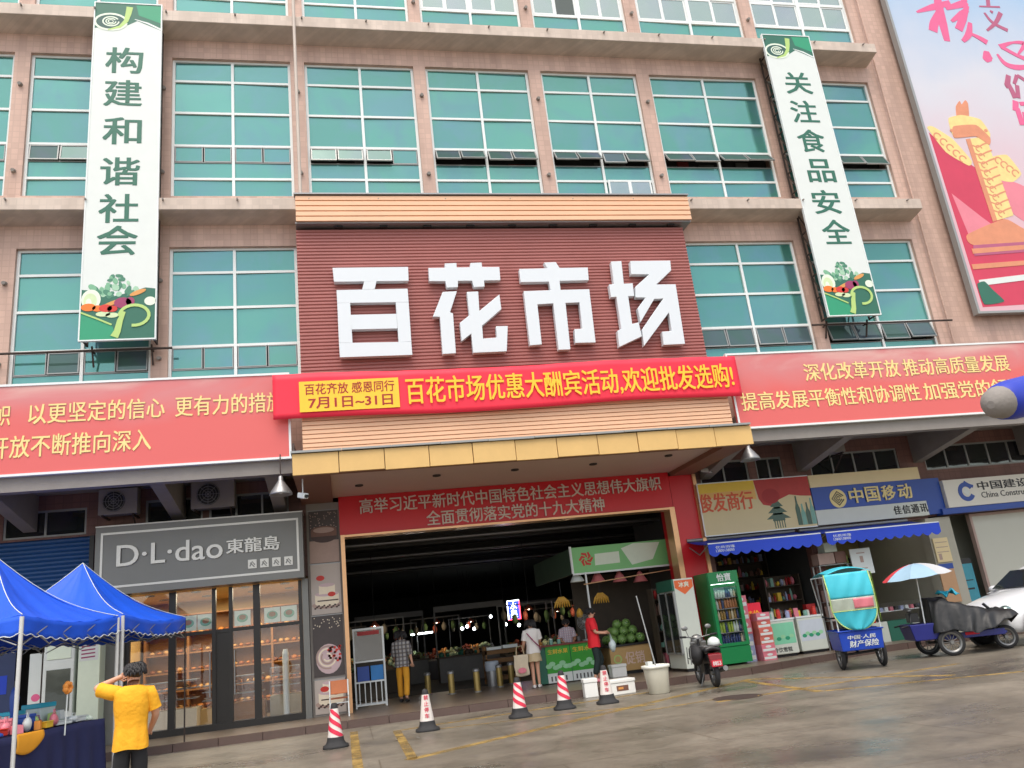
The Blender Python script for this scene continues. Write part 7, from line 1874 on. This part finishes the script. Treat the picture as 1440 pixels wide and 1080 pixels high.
for sy in (-1, 1):
    g = MB()
    q = lambda x, f: None
    g.add([(NX + 1.55, sy * .865, 1.12), (NX + 2.35, sy * .86, 1.12), (NX + 2.4, sy * .74, 1.57), (NX + 2.12, sy * .755, 1.56)], [(0, 1, 2, 3)]); g.add([(NX + 2.5, sy * .855, 1.12), (NX + 3.4, sy * .855, 1.12), (NX + 3.35, sy * .735, 1.57), (NX + 2.5, sy * .735, 1.58)], [(0, 1, 2, 3)])
    g.v = [(x, y + sy * .012, z) for x, y, z in g.v]
    g.build('side_window', M['darkglass'], t, world=False)
    m_ = MB(); m_.ball((NX + 1.5, sy * 1.02, 1.16), (.09, .13, .085)); m_.build('door_mirror', M['carwhite'], t, world=False)
    m_ = MB(); m_.hexa([(NX + 1.44, sy * .86, 1.05), (NX + 1.56, sy * .86, 1.05), (NX + 1.56, sy * 1.1, 1.08), (NX + 1.42, sy * 1.1, 1.08)], [(NX + 1.44, sy * .86, 1.12), (NX + 1.56, sy * .86, 1.12), (NX + 1.58, sy * 1.13, 1.12), (NX + 1.42, sy * 1.13, 1.12)]); m_.build('mirror_foot', M['black'], t, world=False)
    h_ = MB(); h_.ball((NX + .2, sy * .66, .76), (.16, .12, .08), M=RZM(-sy * .7)); h_.build('headlight', M['greyglass'], t, world=False)
    for wx in (NX + .78, NX + 3.45):
        s = MB(); s.lathe([(.42, -.02), (.42, .02), (.001, .022)], (wx, sy * .895, .36), 28, 0, Y_.to_track_quat('Z', 'Y').to_matrix() if sy > 0 else (-Y_).to_track_quat('Z', 'Y').to_matrix()); s.build('wheel_arch', M['black'], t, world=False)
        wheel(t, (wx, sy * .86, .34), .34, .17, Y_, 7)
w_ = MB(); w_.add([(NX + 1.22, -.72, 1.14), (NX + 1.22, .72, 1.14), (NX + 1.76, .62, 1.50), (NX + 1.76, -.62, 1.50)], [(0, 1, 2, 3)]); w_.v = [(x - .03, y, z + .03) for x, y, z in w_.v]; w_.build('windscreen', M['darkglass'], t, world=False)
s = MB(); s.box(NX + .5, NX + 3.8, -.93, -.89, .24, .34); s.box(NX - .02, NX + .1, -.5, .5, .30, .42); s.build('sill_trim', M['black'], t, world=False)

# rolled blue parasol reaching in from the right, close to the camera
t = thing('parasol', 'rolled blue parasol with a grey tip reaching in at the right edge', 'parasol', (10.4, -13.6, 0))
s = MB(); a, b = Vector((8.80, -14.0, 2.86)), Vector((10.6, -13.4, 3.2)); s.tube([a.lerp(b, .0), a.lerp(b, .02), a.lerp(b, .08), a.lerp(b, .3), a.lerp(b, .8), b], [.11, .14, .155, .16, .15, .05], 20); s.build('rolled_cloth', mat('rolled_blue_cloth', lin(30, 52, 170), .5, .15, 3), t)
s = MB(); d = (b - a).normalized(); s.tube([a - d * .13, a - d * .11, a - d * .06, a + d * .005], [.03, .075, .115, .128], 18); s.build('grey_tip', M['concrete'], t)
s = MB(); s.tube([(10.6, -13.4, 0), (10.6, -13.4, 3.2)], .03, 8); s.lathe([(.35, 0), (.35, .08), (.05, .1)], (10.6, -13.4, 0), 20); s.build('stand', M['greyalu'], t)

# ---------------------------------------------------------------- people
def skinned(nodes, edges, root, sub=2, cut=None):
    """one continuous tapering surface grown over a jointed skeleton"""
    keys = list(nodes); ix = {k: i for i, k in enumerate(keys)}
    me = bpy.data.meshes.new('skeleton')
    me.from_pydata([nodes[k][0] for k in keys], [(ix[a], ix[b]) for a, b in edges], [])
    o = bpy.data.objects.new('skeleton', me); COL.objects.link(o)
    o.modifiers.new('skin', 'SKIN'); m = o.modifiers.new('sub', 'SUBSURF'); m.levels = m.render_levels = sub
    if not me.skin_vertices: me.attributes.new('skin', 'FLOAT2', 'POINT')
    sv = me.skin_vertices[0].data
    for k in keys:
        r = nodes[k][1]; sv[ix[k]].radius = r if isinstance(r, tuple) else (r, r)
        sv[ix[k]].use_root = (k == root)
    dg = bpy.context.evaluated_depsgraph_get(); dg.update()
    e = bpy.data.meshes.new_from_object(o.evaluated_get(dg))
    if cut is not None:
        bm = bmesh.new(); bm.from_mesh(e)
        bmesh.ops.bisect_plane(bm, geom=bm.verts[:] + bm.edges[:] + bm.faces[:], plane_co=(0, 0, cut), plane_no=(0, 0, -1), clear_outer=True)
        bm.to_mesh(e); bm.free()
    out = ([tuple(v.co) for v in e.vertices], [tuple(p.vertices) for p in e.polygons])
    bpy.data.objects.remove(o); bpy.data.meshes.remove(me); bpy.data.meshes.remove(e)
    return out
SK = mat('skin', lin(206, 156, 128), .5, .06, 6); SKT = mat('tanned_skin', lin(186, 136, 106), .5, .06, 6)
HAIR = mat('black_hair', (.012, .01, .01), .5, .3, 30)
BASE = dict(pelvis=(0, .01, .93), waist=(0, .0, 1.08), chest=(0, .01, 1.25), upper=(0, .02, 1.38), neck=(0, .015, 1.47), jaw=(0, -.015, 1.53), head=(0, -.005, 1.60), crown=(0, .01, 1.665),
            Ls=(.165, .02, 1.40), Le=(.22, .04, 1.13), Lw=(.235, -.04, .90), Lh=(.238, -.06, .84), Rs=(-.165, .02, 1.40), Re=(-.22, .04, 1.13), Rw=(-.235, -.04, .90), Rh=(-.238, -.06, .84),
            Lp=(.085, .01, .88), Lk=(.095, -.01, .49), La=(.10, .03, .085), Lt=(.115, -.13, .03), Rp=(-.085, .01, .88), Rk=(-.095, -.01, .49), Ra=(-.10, .03, .085), Rt=(-.115, -.13, .03))
RAD = dict(pelvis=(.15, .105), waist=(.128, .095), chest=(.145, .11), upper=(.13, .09), neck=.052, jaw=(.062, .07), head=(.076, .09), crown=(.055, .065),
           Ls=.062, Le=.042, Lw=.028, Lh=.03, Rs=.062, Re=.042, Rw=.028, Rh=.03, Lp=.09, Lk=.058, La=.038, Lt=.03, Rp=.09, Rk=.058, Ra=.038, Rt=.03)
EDG = [('pelvis', 'waist'), ('waist', 'chest'), ('chest', 'upper'), ('upper', 'neck'), ('neck', 'jaw'), ('jaw', 'head'), ('head', 'crown'), ('upper', 'Ls'), ('Ls', 'Le'), ('Le', 'Lw'), ('Lw', 'Lh'),
       ('upper', 'Rs'), ('Rs', 'Re'), ('Re', 'Rw'), ('Rw', 'Rh'), ('pelvis', 'Lp'), ('Lp', 'Lk'), ('Lk', 'La'), ('La', 'Lt'), ('pelvis', 'Rp'), ('Rp', 'Rk'), ('Rk', 'Ra'), ('Ra', 'Rt')]
def lerp3(a, b, t): return tuple(a[i] + (b[i] - a[i]) * t for i in range(3))
def person(label, loc, rotz, H, pose, skin, shirt, lower, sleeve=.55, hem=.86, short=None, hair='short', shoes=None, girth=1.0, skirt=False):
    k = H / 1.72
    J = {**BASE, **pose}
    t = thing('person', label, 'person', loc, rotz)
    sc3 = lambda p: (p[0] * k, p[1] * k, p[2] * k)
    R_ = lambda n, g=1.0, add=0: tuple(q * k * g + add for q in (RAD[n] if isinstance(RAD[n], tuple) else (RAD[n],) * 2))
    nodes = {n: (sc3(p), R_(n, girth if n in ('pelvis', 'waist', 'chest') else 1)) for n, p in J.items()}
    v, f = skinned(nodes, EDG, 'pelvis')
    b = MB(); b.add(v, f, 0, True)
    for sd in 'LR':     # fingers rooted in the palm
        w_, h_, e_ = Vector(J[sd + 'w']), Vector(J[sd + 'h']), Vector(J[sd + 'e'])
        d = (h_ - w_).normalized(); 
        side = d.cross(Vector((0, 1, 0.2))).normalized(); nrm = side.cross(d)
        for q, (o_, ln) in enumerate(((-.027, .062), (-.009, .075), (.009, .07), (.026, .055))):
            p0 = h_ + side * o_ - d * .01; p1 = p0 + d * ln * .55 + side * o_ * .15; p2 = p1 + (d * .8 - nrm * .6).normalized() * ln * .5
            b.tube([sc3(p0), sc3(p1), sc3(p2)], [.0095 * k, .0085 * k, .006 * k], 6)
        p0 = w_.lerp(h_, .5) + side * .026; p1 = p0 + (d * .6 + side * .8).normalized() * .035; b.tube([sc3(p0), sc3(p1), sc3(p1 + d * .03)], [.011 * k, .01 * k, .007 * k], 6)
    hd = Vector(J['head']); up = (Vector(J['crown']) - Vector(J['jaw'])).normalized(); fw = pose.get('face', (0, -1, 0)) if False else FACE.get(label, Vector((0, -1, 0)))
    fw = Vector(fw).normalized(); rt = fw.cross(up).normalized()
    hp_ = lambda a, c, d_: sc3(hd + rt * a + up * c + fw * d_)
    b.tube([hp_(0, .02, .075), hp_(0, -.012, .102), hp_(0, -.02, .08)], [.008 * k, .015 * k, .010 * k], 7)
    for s_ in (-1, 1): b.ball(hp_(s_ * .078, -.012, -.005), (.014 * k, .022 * k, .032 * k), 8, 6)
    body = b.build('body', skin, t, world=False)
    for s_ in (-1, 1):
        e_ = MB(); e_.ball(hp_(s_ * .03, .012, .078), .011 * k, 8, 6); e_.build('eye', M['black'], t, world=False)
    m_ = MB(); m_.ball(hp_(0, -.055, .083), (.022 * k, .01 * k, .007 * k), 8, 5, M=Matrix((rt, fw, up)).transposed()); m_.build('mouth', M['deepred'], t, world=False)
    # hair
    s = MB()
    s.ball(hp_(0, .028, -.012), (.088 * k, .100 * k, .088 * k), 16, 10, M=Matrix((rt, fw, up)).transposed())
    ln = dict(short=.055, bob=.17)[hair]
    for i in range(260):
        th = random.uniform(0, 2 * pi); ph = math.acos(random.uniform(-.15 if hair == 'short' else -.1, 1))
        x, y, z = sin(ph) * cos(th), sin(ph) * sin(th), cos(ph)
        if y > .35 and z < .45: continue                        # face stays clear
        p0 = (x * .088, .028 + z * .088, y * .100 - .012)
        l_ = ln * random.uniform(.7, 1.2)
        out = Vector((x, y * .9)).normalized() if abs(x) + abs(y) > .05 else Vector((random.uniform(-1, 1), -1)).normalized()
        f1 = .5 + .5 * z
        p1 = (p0[0] + out.x * .012 + out.x * l_ * .4 * f1, p0[1] + .008 - l_ * .4 * (1 - f1 * .7), p0[2] + out.y * .012 + out.y * l_ * .4 * f1)
        p2 = (p1[0] * 1.03 + out.x * l_ * .1, p1[1] - l_ * .55, p1[2] * 1.03 + out.y * l_ * .1)
        s.tube([hp_(*p0), hp_(*p1), hp_(*p2)], [.013 * k, .014 * k, .003 * k], 5)
    s.build('hair', HAIR, t, world=False)
    # shirt: a loose wrinkled shell round the trunk, sleeves rooted in it
    pe, wa, ch_, up_ = (Vector(J[n_]) for n_ in ('pelvis', 'waist', 'chest', 'upper')); nk = Vector(J['neck'])
    prof = [(Vector((pe.x, pe.y, hem)), .182, .142), (Vector((pe.x, pe.y, hem + .07)), .178, .14), (pe.lerp(wa, .6), .166, .132), (wa, .162, .128), (wa.lerp(ch_, .5), .168, .132), (ch_, .178, .138), (ch_.lerp(up_, .5), .184, .136), (up_, .182, .124), (up_.lerp(nk, .3) + Vector((0, 0, .022)), .196, .116), (up_.lerp(nk, .55) + Vector((0, 0, .034)), .17, .104), (up_.lerp(nk, .78) + Vector((0, 0, .032)), .115, .09), (up_.lerp(nk, .92) + Vector((0, 0, .03)), .074, .072)]
    s = MB(); n = 40; rows = []
    sd_ = random.uniform(0, 9)
    for i, (cc, rx, ry) in enumerate(prof):
        g = girth if i < 8 else 1
        for q in range(n):
            a = 2 * pi * q / n
            fold = 1 + (.022 * sin(5 * a + i * 1.3 + sd_) * sin(i * .9 + sd_ + 2 * a) + .016 * sin(9 * a - i * .8) + .05 * (i < 3) * sin(7 * a + sd_) * .4) * (1 if i < 9 else .2)
            ca, sa = cos(a), sin(a); e = (abs(ca) ** 2.5 + abs(sa) ** 2.5) ** (-1 / 2.5)
            rows.append(sc3((cc.x + rx * g * ca * e * fold, cc.y + ry * g * sa * e * fold, cc.z + (.008 * sin(4 * a + sd_) if i < 2 else 0) - (.02 * abs(ca) ** 2 if 7 < i < 10 else 0))))
    m_ = len(prof)
    s.add(rows, [(i * n + q, i * n + (q + 1) % n, (i + 1) * n + (q + 1) % n, (i + 1) * n + q) for i in range(m_ - 1) for q in range(n)], 0, True)
    for sd in 'LR':
        S, E_, W_ = (Vector(J[sd + x]) for x in 'sew')
        pts = [S.lerp(Vector((up_.x, S.y, S.z - .01)), .35), S.lerp(E_, .05), S.lerp(E_, .25), S.lerp(E_, .5)]; rs = [.07, .082, .08, .076]
        if sleeve <= 1: pts.append(S.lerp(E_, sleeve)); rs.append(.078)
        else: pts += [S.lerp(E_, .8), E_, E_.lerp(W_, (sleeve - 1) * .5), E_.lerp(W_, sleeve - 1)]; rs += [.066, .062, .058, .052]
        s.tube([sc3(p) for p in pts], [r * k for r in rs], 14)
    s.build('shirt', shirt, t, world=False)
    # trousers / shorts
    if skirt:
        s = MB(); z1, z0 = J['pelvis'][2] + .05, short
        s.sheet(lambda u, v_: sc3((J['pelvis'][0] + (.155 + .05 * v_) * girth * cos(2 * pi * u), J['pelvis'][1] + (.118 + .045 * v_) * sin(2 * pi * u), z1 + (z0 - z1) * v_ + .008 * sin(u * 40) * v_)), 30, 8, .008, n=Vector((0, 0, 1)))
        s.build('skirt', lower, t, world=False)
    else:
        end = .96 if short is None else short
        c = dict(top=(J['pelvis'][0], J['pelvis'][1], J['pelvis'][2] + .06), pelvis=J['pelvis'], Lp=J['Lp'], Rp=J['Rp'], Lk=J['Lk'], Rk=J['Rk'])
        rr = dict(top=(.14, .11), pelvis=(.155, .12), Lp=.105, Rp=.105, Lk=.08, Rk=.08, Le_=.075, Re_=.075)
        ed = [('top', 'pelvis'), ('pelvis', 'Lp'), ('pelvis', 'Rp'), ('Lp', 'Lk'), ('Rp', 'Rk'), ('Lk', 'Le_'), ('Rk', 'Re_')]
        for sd in 'LR': c[sd + 'e_'] = lerp3(J[sd + 'k'], J[sd + 'a'], end)
        v, f = skinned({n_: (sc3(p), tuple(q * k * (girth if n_ in ('top', 'pelvis') else 1) for q in (rr[n_] if isinstance(rr[n_], tuple) else (rr[n_],) * 2))) for n_, p in c.items()}, ed, 'pelvis')
        s = MB(); s.add(v, f, 0, True); s.build('trousers', lower, t, world=False)
    for sd in 'LR':
        s = MB(); a_, b_ = Vector(J[sd + 'a']), Vector(J[sd + 't']); d = (b_ - a_); d.z = 0; d.normalize()
        z_ = max(0.0, min(a_.z - .085, b_.z - .03))
        base = Vector((a_.x, a_.y, z_)); pf = [base - d * .07, base - d * .03, base + d * .06, base + d * .13, base + d * .175]
        s.tube([sc3(p + Vector((0, 0, h_))) for p, h_ in zip(pf, (.04, .045, .042, .034, .028))], [.03 * k, .045 * k, .047 * k, .045 * k, .026 * k], 10)
        s.v = [(x, y, max(z, z_ * k + .004)) for x, y, z in s.v]
        s.build('shoe', shoes or M['black'], t, world=False)
    return t
FACE = {}
def plaid(name, c1, c2, c3, sc_=9):
    m = mat(name, c1, .8, 0); N, L = m.node_tree.nodes, m.node_tree.links
    tc = N.new('ShaderNodeTexCoord')
    def wave(d, col, prev):
        wv = N.new('ShaderNodeTexWave'); wv.bands_direction = d; wv.inputs['Scale'].default_value = sc_; L.new(tc.outputs['Object'], wv.inputs['Vector'])
        r = N.new('ShaderNodeMapRange'); r.inputs[1].default_value = .55; r.inputs[2].default_value = .75; r.inputs[4].default_value = .75; L.new(wv.outputs['Fac'], r.inputs[0])
        x = N.new('ShaderNodeMix'); x.data_type = 'RGBA'; L.new(r.outputs[0], x.inputs['Factor']); x.inputs['B'].default_value = col
        if prev is None: x.inputs['A'].default_value = c1
        else: L.new(prev, x.inputs['A'])
        return x.outputs['Result']
    o = wave('Z', c3, wave('X', c2, None)); L.new(o, N['Principled BSDF'].inputs['Base Color']); return m
M['yshirt'] = mat('yellow_tee', lin(240, 172, 30), .8, .08, 5, bump=.6, bscale=14); M['blackcloth'] = mat('black_trousers', (.012, .012, .014), .8, .2, 6)
M['wtee'] = mat('white_tee', lin(226, 222, 216), .8, .05, 6, bump=.3, bscale=9); M['beige'] = mat('beige_cloth', lin(196, 176, 140), .8, .08, 6)
M['rtee'] = mat('red_tee', lin(222, 34, 46), .8, .08, 5, bump=.3, bscale=9); M['darkteal'] = mat('dark_teal_trousers', lin(26, 40, 40), .8, .2, 5); M['ypants'] = mat('mustard_trousers', lin(226, 160, 44), .8, .1, 6)
PL1 = plaid('grey_plaid', lin(168, 166, 162), lin(60, 64, 78), lin(96, 84, 80), 3.2); PL2 = plaid('pale_pink_plaid', lin(206, 196, 200), lin(150, 140, 160), lin(190, 160, 170), 5)

L1 = 'person from behind in a yellow tee and black trousers, raising a phone'
FACE[L1] = (.55, -.8, 0)
person(L1, (1.48, -8.95, 0), pi + .25, 1.72, dict(Rs=(-.17, .02, 1.41), Re=(-.25, -.02, 1.16), Rw=(-.20, -.2, 1.0), Rh=(-.19, -.25, .97),
       Ls=(.175, .0, 1.43), Le=(.37, -.12, 1.50), Lw=(.15, -.17, 1.58), Lh=(.09, -.165, 1.60), jaw=(-.01, -.02, 1.54), head=(-.015, -.01, 1.61), crown=(-.02, 0, 1.675)), SK, M['yshirt'], M['blackcloth'], .75, .84, girth=1.0)
ph = thing('phone', 'dark phone held up by the person in the yellow tee', 'phone', (1.48, -8.95, 0), pi + .25)
s = MB(); s.obox((.02, -.2, 1.63), (.13, .02, .075), Matrix.Rotation(.3, 3, 'Z')); s.build('case', M['black'], ph, world=False, bevel=.006)
s = MB(); s.obox((.02, -.2115, 1.63), (.115, .002, .06), Matrix.Rotation(.3, 3, 'Z')); s.build('screen', M['darkglass'], ph, world=False)

L2 = 'person with black hair in a grey plaid shirt and mustard trousers, walking into the hall'
FACE[L2] = (-.5, -.85, 0)
person(L2, (5.2, 3.6, .15), pi - .25, 1.80, dict(Lk=(.10, -.08, .50), La=(.10, -.10, .09), Lt=(.11, -.26, .03), Ra=(-.09, .16, .12), Rt=(-.1, .02, .04), Rk=(-.09, .02, .5), Rw=(-.26, .06, .92), Rh=(-.265, .05, .86), Le=(.22, -.02, 1.13), Lw=(.2, -.16, .96), Lh=(.19, -.21, .93)), SK, PL1, M['ypants'], 1.1, .84, hair='bob', shoes=M['black'])

L3 = 'woman from behind in a white tee and short beige skirt, at the green fruit counter'
FACE[L3] = (-.45, -.88, 0)
person(L3, (8.52, 2.55, .15), pi - .1, 1.70, dict(Re=(-.21, -.02, 1.15), Rw=(-.15, -.22, 1.08), Rh=(-.13, -.27, 1.07), Le=(.23, .02, 1.14), Lw=(.25, -.10, .98), Lh=(.25, -.14, .94), La=(.07, .05, .085), Lt=(.08, -.1, .03), Lk=(.07, .0, .49), Ra=(-.07, .02, .085), Rk=(-.07, -.01, .49)), SK, M['wtee'], M['beige'], .8, .86, short=.66, skirt=True, hair='bob', shoes=M['wtee'])
tb = thing('tote_bag', 'cream tote bag with pink print hanging at the left arm of the white tee woman', 'bag', (8.2, 2.45, .6))
s = MB(); s.sheet(lambda u, v: (7.96 + .36 * u + .01 * sin(v * 9), 2.36 + .06 * sin(pi * u), 1.0 - .5 * v - .03 * sin(pi * u) * v), 10, 10, .09, n=Vector((0, -1, 0))); s.build('bag_body', mat('cream_canvas', lin(206, 192, 166), .8, .15, 6), tb)
s = MB(); s.tube([(8.03, 2.40, .99), (8.06, 2.42, 1.2), (8.2, 2.42, 1.22), (8.24, 2.40, .99)], .012, 6); s.build('handle', M['beige'], tb)
s = MB().frame(o=(0, 2.345, 0)); s.disc(8.14, .62, .11, .07, 0, .006, 0, 12); s.build('print', M['pinkbox'], tb)
sb = thing('shoulder_strap', 'thin dark red bag strap across the back of the white tee', 'strap', (8.52, 2.55, 1.3))
s = MB(); s.tube([(8.36, 2.5, 1.54), (8.40, 2.40, 1.46), (8.52, 2.375, 1.3), (8.66, 2.39, 1.15), (8.72, 2.48, 1.06)], .014, 6); s.build('strap', M['purple'], sb)

L4 = 'stall keeper in a pale plaid shirt behind the green fruit counter'
FACE[L4] = (-.15, -1, -.25)
x4 = at(797, 885, 4.1)[0]
person(L4, (x4, 4.15, .15), -.15, 1.62, dict(Le=(.22, -.06, 1.12), Lw=(.12, -.26, 1.02), Lh=(.09, -.31, 1.01), Re=(-.22, -.06, 1.12), Rw=(-.1, -.26, 1.02), Rh=(-.07, -.31, 1.01), jaw=(0, -.05, 1.52), head=(0, -.05, 1.585), crown=(0, -.035, 1.65)), SKT, PL2, M['darkteal'], .8, .86)

L5 = 'person in a red top and dark trousers walking to the right past the fruit stall'
FACE[L5] = (.05, -1, -.05)
person(L5, (9.95, 1.75, .15), pi / 2 - .2, 1.80, dict(Le=(.21, -.04, 1.14), Lw=(.17, -.27, 1.12), Lh=(.16, -.33, 1.13), Re=(-.21, -.04, 1.14), Rw=(-.17, -.27, 1.10), Rh=(-.16, -.33, 1.1), Lk=(.09, -.13, .52), La=(.09, .0, .1), Lt=(.1, -.15, .05), Rk=(-.09, -.02, .49), Ra=(-.09, .1, .085), Rt=(-.1, -.06, .03)), SK, M['rtee'], M['darkteal'], .75, .80, short=.8, shoes=M['pinkp'], hair='short', girth=1.05)
pbg = thing('plastic_bag', 'pale plastic bag carried by the person in the red top', 'bag', (10.35, 1.6, 1.0))
s = MB(); s.ball((10.36, 1.55, .98), (.09, .09, .15), 12, 9, jit=.12); s.tube([(10.33, 1.55, 1.1), (10.34, 1.58, 1.28), (10.38, 1.55, 1.1)], .012, 5); s.build('bag_body', M['clearish'], pbg)
